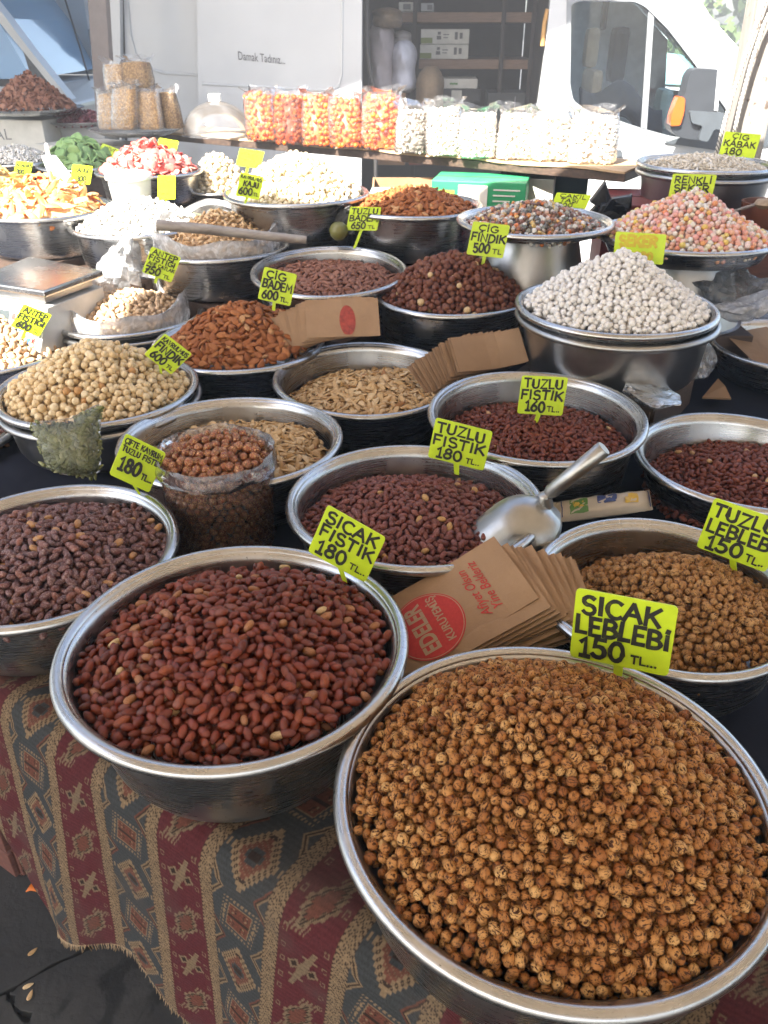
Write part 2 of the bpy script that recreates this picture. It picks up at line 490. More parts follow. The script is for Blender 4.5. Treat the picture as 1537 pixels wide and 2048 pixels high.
def kilim_tile():
    """one repeat of the woven pattern, stitch by stitch"""
    Wd, H = 142, 104
    red, blue, tan, drk, rust, sand = range(6)
    pal = np.array([(.100, .026, .030), (.052, .056, .058), (.25, .175, .105), (.040, .027, .022), (.145, .056, .040), (.19, .135, .085)])
    a = np.zeros((H, Wd), int)
    r = np.random.default_rng(3)
    V = np.arange(H)
    a[:, :] = blue
    a[:, 15:67] = red
    def band(x0):
        for x in range(15):
            for y in range(H):
                d = (y + (x if x < 8 else 14 - x) * 2)
                c = tan
                if 2 <= x <= 12 and (d % 5 == 0 or (d + x) % 7 == 1) and r.random() < .78: c = drk
                if x in (0, 14) and y % 4 < 2: c = drk
                if x in (1, 13) and y % 4 == 0: c = drk
                a[y, (x0 + x) % Wd] = c
    band(0); band(67)
    def put(x0, y0, fn, w, h):
        for dy in range(-h, h + 1):
            for dx in range(-w, w + 1):
                c = fn(dx, dy)
                if c is not None: a[(y0 + dy) % H, (x0 + dx) % Wd] = c
    q = lambda v: int(abs(v) // 3) * 3
    def diamond(x, y):
        m_ = q(x) * .88 + q(y)
        if 21 <= m_ < 24 and (abs(x) // 3 + abs(y) // 3) % 2: return tan
        if 18 <= m_ < 21: return tan
        if 15 <= m_ < 18: return drk if (abs(x) + abs(y)) % 5 else tan
        if 12 <= m_ < 15: return tan if (abs(x) // 3 + abs(y) // 3) % 2 else rust
        if 6 <= m_ < 12: return rust if (x * 3 + y) % 7 else sand
        if 3 <= m_ < 6: return blue
        if m_ < 3: return drk
    def panel(x, y):
        ax, ay = abs(x + y // 4), abs(y)
        if ax < 14 and ay < 13:
            if ax == 13 or ay == 12: return tan
            if ay < 2: return drk
            if ax in (4, 5, 9) and 4 < ay < 10 and (ax + ay) % 3: return drk
            if 6 < ax < 9 and ay in (4, 5, 9): return tan
            return rust
        if ax < 21 and ay < 18 and (ax > 15 or ay > 14) and (ax // 2 % 2 == 0 and ay // 2 % 2 == 0): return tan
        if ay in (15, 16) and ax < 12 and ax % 4 < 2: return tan
        if ax in (17, 18) and ay < 9 and ay % 5 < 3: return tan
    def tri(side, col):
        def f(x, y):
            xx = x * side
            if xx < 0: return None
            e = 13 - abs(y) * .9 - xx
            if e < 0: return None
            if e < 2: return col
            if e < 4: return drk
            if e < 6: return tan
            return blue
        return f
    cx = 82 + 30
    put(cx, 26, diamond, 28, 25); put(cx, 78, panel, 25, 20)
    for y0, c in ((2, rust), (54, tan)): put(82, y0, tri(1, c), 14, 15)
    for y0, c in ((50, rust), (102, tan)): put(141, y0, tri(-1, c), 14, 15)
    def bird(x, y):
        xx = x + int(y * .55)
        ax, ay = q(xx), q(y)
        m_ = ax * 1.0 + ay * .62
        if abs(y) < 25:
            if 10 <= m_ < 13: return sand
            if 7 <= m_ < 10: return drk if (x + y) % 3 else sand
            if m_ < 7: return rust
            if 14 < abs(y) < 24 and abs(xx) < 9 and (xx // 2) % 2 == 0: return sand
    def cross(x, y):
        xx = x + int(y * .5)
        if abs(y) < 22 and abs(xx) < 2 + (22 - abs(y)) * .12: return sand
        if abs(y) < 9 and abs(xx) < 16:
            if abs(abs(xx) - 9) + abs(y) < 7: return drk if abs(abs(xx) - 9) + abs(y) < 4 else sand
            if abs(y) < 2: return sand
        if 9 < abs(y) < 15 and abs(xx) < 8 and (abs(y) // 2) % 2 == 0: return sand
    put(41, 26, bird, 24, 25); put(41, 78, cross, 22, 22)
    for y0 in (4, 50, 24, 80, 66, 96):
        for x0 in (20, 61):
            put(x0, y0, lambda x, y: sand if max(abs(x), abs(y)) == 2 and r.random() < .8 else None, 2, 2)
    rgb = pal[a]
    rgb = rgb * (1 + r.normal(0, .10, (H, Wd, 1))) * (1 + .10 * np.sin(V[:, None, None] * 2 * PI / 4))
    return np.clip(rgb, 0, 1), Wd, H
rgb, KW, KH = kilim_tile()
img = bpy.data.images.new('kilim_weave', KW, KH, float_buffer=True)
img.colorspace_settings.name = 'Non-Color'
px = np.ones((KH, KW, 4), np.float32); px[..., :3] = rgb
img.pixels.foreach_set(px.ravel()); img.update(); img.pack()
k = NT('kilim_wool')
tx = k.new('ShaderNodeTexImage'); tx.image = img; tx.interpolation = 'Linear'; tx.extension = 'REPEAT'
uv = k.new('ShaderNodeUVMap'); uv.uv_map = 'weave'
jit = k.noise(k.vec('SCALE', uv.outputs[0]), 1, 2)
k.lk(uv.outputs[0], tx.inputs[0])
oc = k.coord()
wear = k.noise(oc, 9, 5, .6); fz = k.noise(oc, 900, 2)
c = k.mix(k.math('MULTIPLY', k.step(wear, .48, .72), .35), tx.outputs[0], (.10, .085, .075))
c = k.mix(k.math('MULTIPLY', k.step(fz, .5, .7), .22), c, (.03, .02, .02))
k.base(c); k.set(Roughness=.95); k.b.inputs['Specular IOR Level'].default_value = .08
su = k.new('ShaderNodeSeparateXYZ'); k.lk(uv.outputs[0], su.inputs[0])
rib = k.math('SINE', k.math('MULTIPLY', su.outputs[1], KH * 2 * PI))
rib2 = k.math('SINE', k.math('MULTIPLY', su.outputs[0], KW * 2 * PI))
k.bump(k.math('ADD', k.math('MULTIPLY', rib, rib2), fz), .55, .0012)
M['kilim'] = k.m
CELL = .00122
UOFF = 2.04
s0, s1, NS, NV = -1.28, .75, 260, 130
vin = .34                                   # how far it lies inwards on the table
def hem(s): return float(np.interp(s, [-1.3, -.95, -.83, -.72, -.62, -.537, -.45, -.25, 0, .4], [.60, .50, .425, .49, .545, .482, .43, .47, .45, .47]))
def kilim_pt(s, v):
    """v < 0 lies on the table, v > 0 hangs"""
    er = .03
    if v < 0:
        return stall(s, .345 - v, TT + .007 + .002 * math.sin(s * 16 + v * 9) * math.exp(v * 3))
    a = v / er
    if a < PI / 2:
        return stall(s, .345 - er * math.sin(a), TT + .007 - er * (1 - math.cos(a)))
    d = v - er * PI / 2
    g_ = min(1, d / .35)
    off = .003 + .012 * g_ + .009 * g_ * math.sin(s * 15.5 + .9) + .006 * g_ * math.sin(s * 37 + 2 + d * 5) + .0009 * g_ * math.sin(s * 83 + d * 26) + .0004 * math.sin(s * 51 - d * 61)
    sx = .010 * g_ * math.cos(s * 15.5 + .9)
    return stall(s + sx, .345 - er - off, TT + .007 - er - d)
vv = []; uvs = []
for i in range(NS + 1):
    u = i / NS
    for j in range(NV + 1):
        w = j / NV
        # left border runs askew: further left at the top than at the hem
        s_h = -.822 + u * (s1 + .822)
        drop = TT + .007 - hem(s_h) - .03 + .03 * PI / 2
        v_ = -vin + w * (vin + drop)
        sl = -.822 - .40 * (drop - v_)
        s_ = sl + u * (s1 - sl)
        hj = .0022 * math.sin(i * 2.1) * (j == NV)
        vv.append(kilim_pt(s_, v_ + hj))
        uvs.append(((s_ + .09 * v_) / (KW * CELL) + UOFF, v_ / (KH * CELL * 1.38) + .2))
m = MB(); m.v = vv
m.f = [(i*(NV+1)+j, i*(NV+1)+j+1, (i+1)*(NV+1)+j+1, (i+1)*(NV+1)+j) for i in range(NS) for j in range(NV)]
me = bpy.data.meshes.new('kilim_runner')
me.from_pydata([tuple(p) for p in m.v], [], m.f)
ul = me.uv_layers.new(name='weave')
idx = np.empty(len(me.loops), np.int32); me.loops.foreach_get('vertex_index', idx)
ul.data.foreach_set('uv', np.array(uvs, np.float32)[idx].ravel())
for p in me.polygons: p.use_smooth = True
me.materials.append(M['kilim'])
kl = thing('kilim', 'red and blue grey woven kilim with tan borders hanging over the table edge', 'rug', stall(0, .345, TT))
me.transform(Matrix.Translation(-Vector(kl.location)))
o = link('woven_cloth', me, kl)
md = o.modifiers.new('thickness', 'SOLIDIFY'); md.thickness = .003; md.offset = -1
# short wool fringe along the hem
fr = MB()
for i in range(0, 620):
    u = i / 620
    s_h = -.822 + u * (s1 + .822)
    drop = TT + .007 - hem(s_h) - .03 + .03 * PI / 2
    a = kilim_pt(s_h, drop - .004); b = kilim_pt(s_h + rng.normal(0, .002), drop + .004 + rng.uniform(0, .007))
    n_ = E1 * .0009
    fr.add([a - n_, a + n_, b + n_ * .5 - E2 * rng.uniform(0, .004), b - n_ * .5], [(0, 1, 2, 3)])
k = NT('fringe_wool'); k.base((.30, .21, .12)); k.set(Roughness=.95)
setp(fr.build('fringe', k.m, kl), kind='stuff')
# ------------------------------------------------------------------ steel basins
def basin(c, D, H, label, tilt=0, seg=112, mat='steel', flange=.017, taper=.012, name='steel_basin', group=None):
    """round basin: rolled rim, sloping wall, flat bottom; c is the middle of the rim"""
    Rr = D / 2
    t = thing(name, label, 'basin', c, group, (R(tilt), 0, 0))
    ri = Rr - flange; rb = ri - taper
    prof = [(0.0001, -H + .003), (rb - .02, -H + .003), (rb - .006, -H + .007), (rb, -H + .018), (ri - .003, -.016), (ri - .001, -.007), (ri + .003, -.0035),
            (Rr - .007, -.0005)]
    out = [(Rr - .007, -.0025), (ri + .004, -.0055), (ri + .001, -.009), (ri - .0012, -.018), (rb + .0018, -H + .018), (rb - .005, -H + .005), (rb - .02, -H), (0.0001, -H)]
    ph_ = rng.uniform(0, 6, 3)
    wob = lambda j, a: (1 + .0022 * math.sin(2 * a + ph_[0]) + .0010 * math.sin(5 * a + ph_[1]), .0009 * math.sin(3 * a + ph_[2]))
    mb = MB().lathe(prof + out, seg, (0, 0, 0), wob)
    mb.build('bowl', M[mat], t, smooth=True, local=True)
    rim = [(Rr - .0075 + .0068 * math.cos(a) * 1.05, -.0062 + .0072 * math.sin(a)) for a in [R(110) - 2 * PI * i / 14 for i in range(15)]]
    MB().lathe(rim, seg, (0, 0, 0), wob).build('rolled_rim', M[mat], t, smooth=True, local=True)
    return t
# ------------------------------------------------------------------ grains: shapes
def ico(level):
    bm = bmesh.new(); bmesh.ops.create_icosphere(bm, subdivisions=level, radius=1)
    bm.verts.ensure_lookup_table()
    v = np.array([p.co[:] for p in bm.verts]); f = np.array([[q.index for q in p.verts] for p in bm.faces]); bm.free()
    return v, f
ICO = {l: ico(l) for l in (1, 2, 3)}
def wav(v, seed, freq, n=5):
    r = np.random.default_rng(seed)
    o = np.zeros(len(v))
    for _ in range(n):
        d = r.normal(size=3); d /= np.linalg.norm(d)
        o += np.sin(v @ d * freq * r.uniform(.7, 1.5) + r.uniform(0, 6.3))
    return o / n
def ss(x, a, b):
    t = np.clip((x - a) / (b - a), 0, 1); return t * t * (3 - 2 * t)
def shape(kind, lvl, seed):
    v, f = ICO[lvl]; v = v.copy(); x, y, z = v.T
    r = np.random.default_rng(seed)
    w = wav(v, seed, 3.0); w2 = wav(v, seed + 50, 7)
    if kind == 'chick':
        k = 1 - .26 * np.exp(-(x / .16) ** 2) * ss(z, -.6, .2) + .20 * np.exp(-(1 - y) / .10) + .09 * w + .07 * w2 + .04 * wav(v, seed + 20, 11)
        v *= k[:, None]; v *= (1.0, 1.04, .95)
    elif kind == 'peanut':
        k = 1 + .09 * w + .05 * w2 + .03 * wav(v, seed + 31, 12)
        wd = (.58 + r.uniform(-.05, .05)) * (1 + r.uniform(-.12, .16) * x - .07 * np.exp(-(x / .3) ** 2)) * k
        tip = .10 * np.exp(-(1 - x) / .06)
        v = np.stack([(x + tip) * (1 + .05 * w), y * wd, z * wd * .97], 1)
        v[:, 2] += .06 * r.uniform(-1, 1) * (x ** 2)
    elif kind == 'almond':
        wd = .60 * (1 - .26 * x - .10 * x * x)
        v = np.stack([x * 1.0 + .10 * np.exp(-(1 - x) / .08), y * wd * (1 + .05 * w), z * .34 * (1 - .15 * x) * (1 + .08 * w)], 1)
        v[:, 2] += .05 * r.uniform(-1, 1) * (x ** 2)
    elif kind == 'seed':
        wd = .46 * (1 - .30 * x)
        zz = z * .17 * (1 + .25 * np.exp(-((np.hypot(x, y) - .82) / .1) ** 2))
        v = np.stack([x + .12 * np.exp(-(1 - x) / .08), y * wd * (1 + .05 * w), zz], 1)
        v[:, 2] += .10 * r.uniform(-1, 1) * (x ** 2)
    elif kind == 'hazel':
        k = 1 + .14 * np.exp(-(1 - z) / .09) + .045 * w
        v *= k[:, None]; v[:, 2] = np.maximum(v[:, 2], -.74 + .04 * w)
    elif kind == 'pist':
        k = 1 - .20 * np.exp(-(y / .16) ** 2) * ss(z, .1, .5) * ss(x, -.7, .0) + .04 * w
        v = np.stack([x, y * .60, z * .62], 1) * k[:, None]
    elif kind == 'cashew':
        a = x * 1.25
        rr = .62
        v = np.stack([np.sin(a) * (rr + y * .36 * (1 + .12 * x)), np.cos(a) * (rr + y * .36) - .45, z * .36 * (1 + .12 * x)], 1)
        v *= 1.12
    elif kind == 'knob':
        k = 1 + .09 * wav(v, seed, 6) + .06 * wav(v, seed + 9, 11)
        v *= k[:, None]
    elif kind == 'cluster':
        k = 1 + .13 * wav(v, seed, 8) + .10 * wav(v, seed + 9, 15, 7)
        v *= k[:, None]
    elif kind == 'stone':
        s3 = r.uniform(.65, 1.15, 3)
        for _ in range(7):
            d = r.normal(size=3); d /= np.linalg.norm(d); q = v @ d; lim = r.uniform(.62, .85)
            v -= np.maximum(q - lim, 0)[:, None] * d
        v *= s3
    elif kind == 'chip':
        wd = .55 + .25 * r.random()
        v = np.stack([x, y * wd * (1 + .2 * w), z * .13 + .22 * np.sin(x * 2.1 + r.uniform(0, 6)) + .12 * y * r.uniform(-1, 1)], 1)
    elif kind == 'disc':
        rad = np.hypot(x, y) + 1e-6
        fl = ss(rad, 0, .95) ** .35
        v = np.stack([x / rad * fl, y / rad * fl, z * .16 + .12 * np.sin(np.arctan2(y, x) * 3 + r.uniform(0, 6)) * fl ** 2], 1)
    elif kind == 'strip':
        a = x * r.uniform(.6, 1.1)
        v = np.stack([np.sin(a) * 1.1, y * .30 * (1 + .25 * w), z * .06 + np.cos(a) * .6 - .45 + .15 * y * w], 1)
    elif kind == 'raisin':
        k = 1 + .14 * wav(v, seed, 5) + .08 * wav(v, seed + 3, 9)
        v = np.stack([x, y * .62, z * .55], 1) * k[:, None]
    return v, f
LY = {  # for each shape: horizontal half size and vertical half size when it lies, how freely it tips over (radians)
    'chick': (1.0, .95, 9), 'peanut': (.74, .54, .45), 'almond': (.70, .30, .40), 'seed': (.60, .17, .38), 'hazel': (.98, .92, 9), 'pist': (.74, .55, .6),
    'cashew': (.80, .40, .5), 'knob': (1, .95, 9), 'cluster': (1.02, .98, 9), 'stone': (.86, .70, 9), 'chip': (.66, .24, .5), 'disc': (.8, .22, .5), 'strip': (.60, .22, .5), 'raisin': (.74, .5, .6)}
def settle(Rin, prof, rh, rz, nmax, gen, layers=1.9, inside=None):
    """drop grains one by one, each coming to rest on those below in the lowest free place"""
    X = np.empty(nmax); Y = np.empty(nmax); Z = np.empty(nmax); n = 0; miss = 0
    d = 2 * rh
    for _ in range(nmax):
        a = gen.uniform(0, 2 * PI, 22); q = np.sqrt(gen.uniform(0, 1, 22)) * (Rin - rh * .7)
        cx, cy = q * np.cos(a), q * np.sin(a)
        if inside is not None:
            ok = inside(cx, cy)
            if not ok.any(): continue
            cx, cy = cx[ok], cy[ok]
        top = prof(cx, cy)
        zc = top - layers * 2 * rz
        if n:
            d2 = (cx[:, None] - X[None, :n]) ** 2 + (cy[:, None] - Y[None, :n]) ** 2
            h = np.where(d2 < d * d, Z[None, :n] + 2 * rz * np.sqrt(np.maximum(1 - d2 / (d * d), 0)), -9)
            zc = np.maximum(zc, h.max(1))
        sc = zc - top
        k_ = int(np.argmin(sc))
        if sc[k_] > -rz * .15:
            miss += 1
            if miss > 25: break
            continue
        X[n], Y[n], Z[n] = cx[k_], cy[k_], zc[k_]; n += 1
    return X[:n].copy(), Y[:n].copy(), Z[:n].copy()
def rot_mats(n, gen, nx, ny, free):
    """rotations: about the vertical, tipped by chance, then leaning with the slope"""
    yaw = gen.uniform(0, 2 * PI, n)
    if free > 5:
        q = gen.normal(size=(n, 4)); q /= np.linalg.norm(q, axis=1)[:, None]
        w, x, y, z = q.T
        return np.stack([np.stack([1-2*(y*y+z*z), 2*(x*y-z*w), 2*(x*z+y*w)], 1), np.stack([2*(x*y+z*w), 1-2*(x*x+z*z), 2*(y*z-x*w)], 1), np.stack([2*(x*z-y*w), 2*(y*z+x*w), 1-2*(x*x+y*y)], 1)], 1)
    def rx(a): c, s = np.cos(a), np.sin(a); o = np.zeros_like(a); e = o + 1; return np.stack([np.stack([e, o, o], 1), np.stack([o, c, -s], 1), np.stack([o, s, c], 1)], 1)
    def ry(a): c, s = np.cos(a), np.sin(a); o = np.zeros_like(a); e = o + 1; return np.stack([np.stack([c, o, s], 1), np.stack([o, e, o], 1), np.stack([-s, o, c], 1)], 1)
    def rz_(a): c, s = np.cos(a), np.sin(a); o = np.zeros_like(a); e = o + 1; return np.stack([np.stack([c, -s, o], 1), np.stack([s, c, o], 1), np.stack([o, o, e], 1)], 1)
    A = rx(gen.normal(0, free, n) + PI * (gen.random(n) < .5)) 
    B = ry(gen.normal(0, free, n))
    return ry(np.arctan(nx)) @ rx(np.arctan(-ny)) @ rz_(yaw) @ B @ A
LIB = {}
def variants(kind, lvl, nvar=4):
    key = (kind, lvl)
    if key not in LIB: LIB[key] = [shape(kind, lvl, 100 + 7 * i) for i in range(nvar)]
    return LIB[key]
def joined(name, kind, size, P, Q, S, lvls, mat, gen, extra=None):
    """all the grains in P as one mesh"""
    vs, fs, lps, rn = [], [], [], []; b = 0
    n = len(P); var = gen.integers(0, 4, n); rnd = gen.random(n)
    for lvl in sorted(set(lvls)):
        for k_ in range(4):
            sel = np.where((lvls == lvl) & (var == k_))[0]
            if not len(sel): continue
            v, f = variants(kind, lvl)[k_]
            w = np.einsum('nij,mj->nmi', Q[sel], v * size) * S[sel][:, None, None] + P[sel][:, None, :]
            m_ = len(v)
            vs.append(w.reshape(-1, 3)); lps.append(np.tile(v, (len(sel), 1))); rn.append(np.repeat(rnd[sel], m_))
            fs.append((f[None] + (np.arange(len(sel)) * m_)[:, None, None] + b).reshape(-1, 3)); b += m_ * len(sel)
    if extra is not None:
        v, f = extra
        vs.append(v); lps.append(v / size); rn.append(np.full(len(v), .5)); fs.append(f + b)
    return np_mesh(name, np.concatenate(vs), np.concatenate(fs), kind != 'stone', mat, {'lp': ('FLOAT_VECTOR', np.concatenate(lps)), 'rnd': ('FLOAT', np.concatenate(rn))})
def proto_meshes(name, kind, size, lvl, mat):
    out = []
    for v, f in variants(kind, lvl):
        out.append(np_mesh(name, v * size, f, kind != 'stone', mat, {'lp': ('FLOAT_VECTOR', v), 'rnd': ('FLOAT', np.zeros(len(v)))}))
    return out
def scatter(name, heap, kind, size, P, Q, mat, label, cat, group, nind, heap_label, top, gen, c, base=None, lvl=3, lod=(2, 1), nmark=300, free_kinds=None):
    """the nind grains that show largest become things of their own, the rest one mass"""
    n = len(P); S = gen.uniform(.82, 1.14, n)
    u, w, d = project(P + np.array(c))
    vis = top & (u > -10) & (u < 1547) & (w > -10) & (w < 2058)
    order = np.argsort(np.where(vis, d, 1e3))
    ind = order[:min(nind, int(vis.sum()))]
    rest = np.setdiff1d(np.arange(n), ind)
    if len(ind):
        pm = proto_meshes(name, kind, size, lvl, mat)
        for i in ind:
            o = bpy.data.objects.new(name, pm[int(gen.integers(0, 4))])
            COL.objects.link(o)
            mm = Matrix([[*(Q[i][r_] * S[i]), P[i][r_] + c[r_]] for r_ in range(3)] + [[0, 0, 0, 1]])
            o.matrix_world = mm
            o['label'] = label; o['category'] = cat; o['group'] = group
    if len(rest) or base is not None:
        lv = np.where(top[rest], lod[0], lod[1])
        me = joined(heap, kind, size, P[rest], Q[rest], S[rest], lv, mat, gen, base)
        setp(link(heap, me, None, c), heap_label, cat, None, 'stuff')
def disc_base(Rin, prof, drop, rings=14, seg=40):
    v = [(0, 0, float(prof(np.array([0.]), np.array([0.]))[0]) - drop)]; f = []
    for i in range(1, rings + 1):
        for j in range(seg):
            a = 2 * PI * j / seg; r_ = Rin * i / rings
            x, y = r_ * math.cos(a), r_ * math.sin(a)
            v.append((x, y, float(prof(np.array([x]), np.array([y]))[0]) - drop))
    for j in range(seg): f.append((0, 1 + j, 1 + (j + 1) % seg))
    for i in range(rings - 1):
        for j in range(seg):
            a, b = 1 + i * seg + j, 1 + i * seg + (j + 1) % seg
            f += [(a, a + seg, b + seg), (a, b + seg, b)]
    return np.array(v), np.array(f)
HEAPS = {}
def pile(c, Rin, prof, kind, size, mat, name, heap, label, heap_label, cat, group, nind=300, tilt=0, seed=1, nmax=2600, lvl=3, lod=(2, 1), layers=2.3, pack=.86, inside=None):
    gen = np.random.default_rng(seed)
    a, b, free = LY[kind]
    rh, rz = size * a * pack, size * b * pack
    X, Y, Z = settle(Rin, prof, rh, rz, nmax, gen, layers, inside)
    e = .004
    nx = -(prof(X + e, Y) - prof(X - e, Y)) / (2 * e); ny = -(prof(X, Y + e) - prof(X, Y - e)) / (2 * e)
    Q = rot_mats(len(X), gen, nx, ny, free)
    P = np.stack([X, Y, Z], 1)
    # what lies open to the sky
    dz = Z[None] - Z[:, None]; d2 = (X[None] - X[:, None]) ** 2 + (Y[None] - Y[:, None]) ** 2
    cover = ((dz > rz * .7) & (d2 < (rh * 1.1) ** 2)).sum(1)
    top = (cover == 0) & (Z - prof(X, Y) > -2.6 * rz)
    keep = np.hypot(X, Y) < np.where(Z - prof(X, Y) > -1.6 * rz, Rin, Rin - .006 - rh * .3)
    X, Y, Z, P, Q, top = X[keep], Y[keep], Z[keep], P[keep], Q[keep], top[keep]
    HEAPS[tuple(round(q, 3) for q in c[:2])] = prof
    bs = disc_base(Rin - .024, prof, layers * 2 * rz * .97)
    if tilt:
        T = np.array(Matrix.Rotation(R(tilt), 3, 'X'))
        P = P @ T.T; Q = T[None] @ Q; bs = (bs[0] @ T.T, bs[1])
    scatter(name, heap, kind, size, P, Q, mat, label, cat, group, nind, heap_label, top, gen, c, bs, lvl, lod)
def dome(edge, rise, Rin, p=2.0, sx=0., sy=0., bump=.0, cx=0., cy=0.):
    """heap: height at the wall, rise in the middle, lean"""
    def f(x, y):
        r_ = np.clip(np.hypot(x - cx, y - cy) / Rin, 0, 1.4)
        return edge + rise * (1 - r_ ** p) + sx * x + sy * y + bump * np.sin(x * 31 + 1) * np.sin(y * 27 + 2)
    return f
# ------------------------------------------------------------------ skins
M['leblebi'] = nut_mat('roasted_chickpea_skin', [(.30, .105, .028), (.47, .215, .066), (.38, .150, .040), (.54, .275, .092), (.43, .185, .052), (.60, .345, .13)], .58,
    spots=[(1.25, (.9, 1, 3.6), .545, .59, (.070, .022, .007)), (2.6, (1, 1, 1), .62, .66, (.055, .018, .006))], bump=.5, spec=.25)
M['leblebi2'] = nut_mat('salted_chickpea_skin', [(.35, .165, .052), (.44, .225, .078), (.38, .185, .06), (.50, .275, .105)], .65,
    spots=[(1.25, (.9, 1, 3.4), .56, .61, (.085, .032, .011)), (2.6, (1, 1, 1), .62, .66, (.07, .025, .009))], dust=(7, .5, .7, (.55, .44, .30), .35), bump=.4, spec=.2)
M['peanut_hot'] = nut_mat('red_peanut_skin', [(.150, .019, .005), (.205, .031, .008), (.175, .024, .007), (.27, .058, .015), (.095, .012, .004), (.225, .036, .009)], .25,
    streak=(5, (.5, 3.2, 3.2), .50, .68, (.085, .018, .010), .55), odd=[((.58, .40, .19), .985, .995), ((.36, .15, .055), .90, .93)], bump=.6, spec=.5)
M['peanut_salt'] = nut_mat('salted_peanut_skin', [(.150, .030, .020), (.185, .041, .027), (.125, .025, .018), (.215, .052, .032)], .5,
    streak=(5, (.5, 3, 3), .5, .68, (.06, .014, .012), .5), dust=(4.5, .46, .66, (.40, .29, .26), .42), odd=[((.50, .28, .09), .965, .99)], bump=.35, spec=.35)
M['peanut_double'] = nut_mat('double_roasted_peanut_skin', [(.105, .030, .027), (.13, .040, .034), (.09, .026, .025), (.16, .048, .036)], .45,
    streak=(5, (.5, 3, 3), .5, .68, (.04, .012, .012), .5), dust=(3.6, .45, .64, (.44, .33, .31), .55), odd=[((.46, .22, .055), .94, .97), ((.22, .07, .04), .85, .92)], bump=.4, spec=.4)
M['peanut_plain'] = nut_mat('small_peanut_skin', [(.150, .032, .015), (.19, .043, .018), (.13, .026, .013), (.23, .06, .028)], .45,
    streak=(5, (.5, 3, 3), .5, .68, (.07, .015, .009), .5), odd=[((.55, .36, .18), .985, .998)], spec=.4)
M['almond'] = nut_mat('almond_skin', [(.28, .090, .026), (.35, .125, .040), (.31, .105, .032), (.40, .155, .052)], .6,
    streak=(5.5, (.6, 4.5, 4.5), .48, .66, (.17, .055, .020), .6), odd=[((.50, .27, .12), .93, 1.0)], bump=.5, spec=.2)
M['almond_salt'] = nut_mat('salted_almond_skin', [(.20, .078, .046), (.24, .10, .062), (.22, .088, .054), (.28, .125, .08)], .65,
    streak=(5.5, (.6, 4.5, 4.5), .48, .66, (.12, .045, .028), .5), dust=(5, .45, .7, (.44, .31, .26), .5), bump=.4, spec=.2)
M['pumpkin'] = nut_mat('pumpkin_seed_shell', [(.47, .29, .125), (.58, .39, .19), (.52, .33, .15), (.66, .48, .27)], .6,
    streak=(3, (.5, 4, 1), .5, .7, (.30, .155, .055), .5), odd=[((.30, .14, .05), .93, .95)], bump=.3, spec=.25)
M['hazel_roast'] = nut_mat('roasted_hazelnut', [(.66, .48, .255), (.73, .57, .34), (.69, .52, .29), (.76, .62, .40)], .55,
    streak=(2.2, (1, 1, 1), .56, .70, (.42, .23, .085), .5), odd=[((.45, .24, .09), .95, .98)], bump=.25, spec=.3)
M['hazel_raw'] = nut_mat('raw_hazelnut_skin', [(.125, .036, .018), (.165, .052, .026), (.14, .042, .020), (.20, .075, .04)], .5,
    streak=(4, (3, 3, .6), .5, .68, (.06, .018, .010), .5), dust=(2.2, .60, .68, (.42, .26, .13), .6), odd=[((.60, .42, .22), .94, .97)], bump=.35, spec=.3)
M['sugar_white'] = nut_mat('white_sugar_coat', [(.82, .79, .75), (.85, .83, .80), (.83, .80, .76), (.86, .84, .82)], .8,
    streak=(3.2, (1, 1, 1), .60, .72, (.58, .50, .40), .35), dust=(9, .5, .7, (.8, .78, .74), .4), bump=.5, spec=.15)
M['candy'] = nut_mat('pastel_sugar_candy', [(.80, .74, .66), (.80, .34, .30), (.80, .76, .70), (.80, .27, .16), (.80, .60, .16), (.82, .78, .72), (.80, .36, .36), (.80, .44, .30)], .7,
    bump=.2, spec=.25)
M['stone'] = nut_mat('pebble_candy', [(.70, .68, .62), (.05, .048, .045), (.46, .18, .09), (.60, .57, .5), (.08, .10, .07), (.66, .18, .04), (.66, .48, .14), (.36, .16, .12), (.03, .035, .035), (.72, .70, .66)], .3, spec=.6)
M['pistachio'] = nut_mat('pistachio_shell', [(.46, .31, .185), (.54, .385, .24), (.50, .345, .21), (.60, .44, .29)], .6,
    spots=[(1.6, (.6, 2.5, 1), .63, .68, (.20, .13, .055))], dust=(5, .45, .7, (.66, .55, .42), .35), bump=.3, spec=.25)
M['seed_white'] = nut_mat('white_pumpkin_seed', [(.62, .54, .42), (.70, .63, .52), (.52, .44, .33), (.74, .68, .58)], .6, bump=.2, spec=.25)
M['seed_green'] = nut_mat('green_pumpkin_kernel', [(.17, .19, .07), (.23, .25, .10), (.20, .215, .08), (.32, .33, .16)], .42, streak=(3, (.5, 4, 1), .5, .7, (.08, .09, .035), .5), spec=.35)
M['cashew'] = nut_mat('roasted_cashew', [(.50, .32, .165), (.58, .40, .22), (.54, .355, .19), (.62, .45, .27)], .5, spec=.3)
M['nut_cream'] = nut_mat('cream_nut', [(.66, .55, .37), (.72, .62, .45), (.68, .58, .40)], .6, spec=.25)
M['white_bits'] = nut_mat('white_shavings', [(.74, .72, .66), (.78, .76, .72), (.70, .67, .6)], .8, spec=.2)
M['mango'] = nut_mat('dried_mango', [(.70, .36, .10), (.76, .48, .18), (.66, .22, .06), (.74, .52, .25), (.62, .14, .04)], .55, spec=.35)
M['pine'] = nut_mat('dried_pineapple', [(.76, .55, .20), (.78, .62, .30), (.74, .46, .14)], .5, spec=.35)
M['straw'] = nut_mat('dried_red_fruit', [(.62, .12, .11), (.70, .24, .20), (.60, .09, .08), (.72, .36, .28)], .5, spec=.35)
M['kiwi'] = nut_mat('dried_kiwi', [(.17, .30, .11), (.22, .36, .15), (.20, .33, .12)], .55, spec=.3)
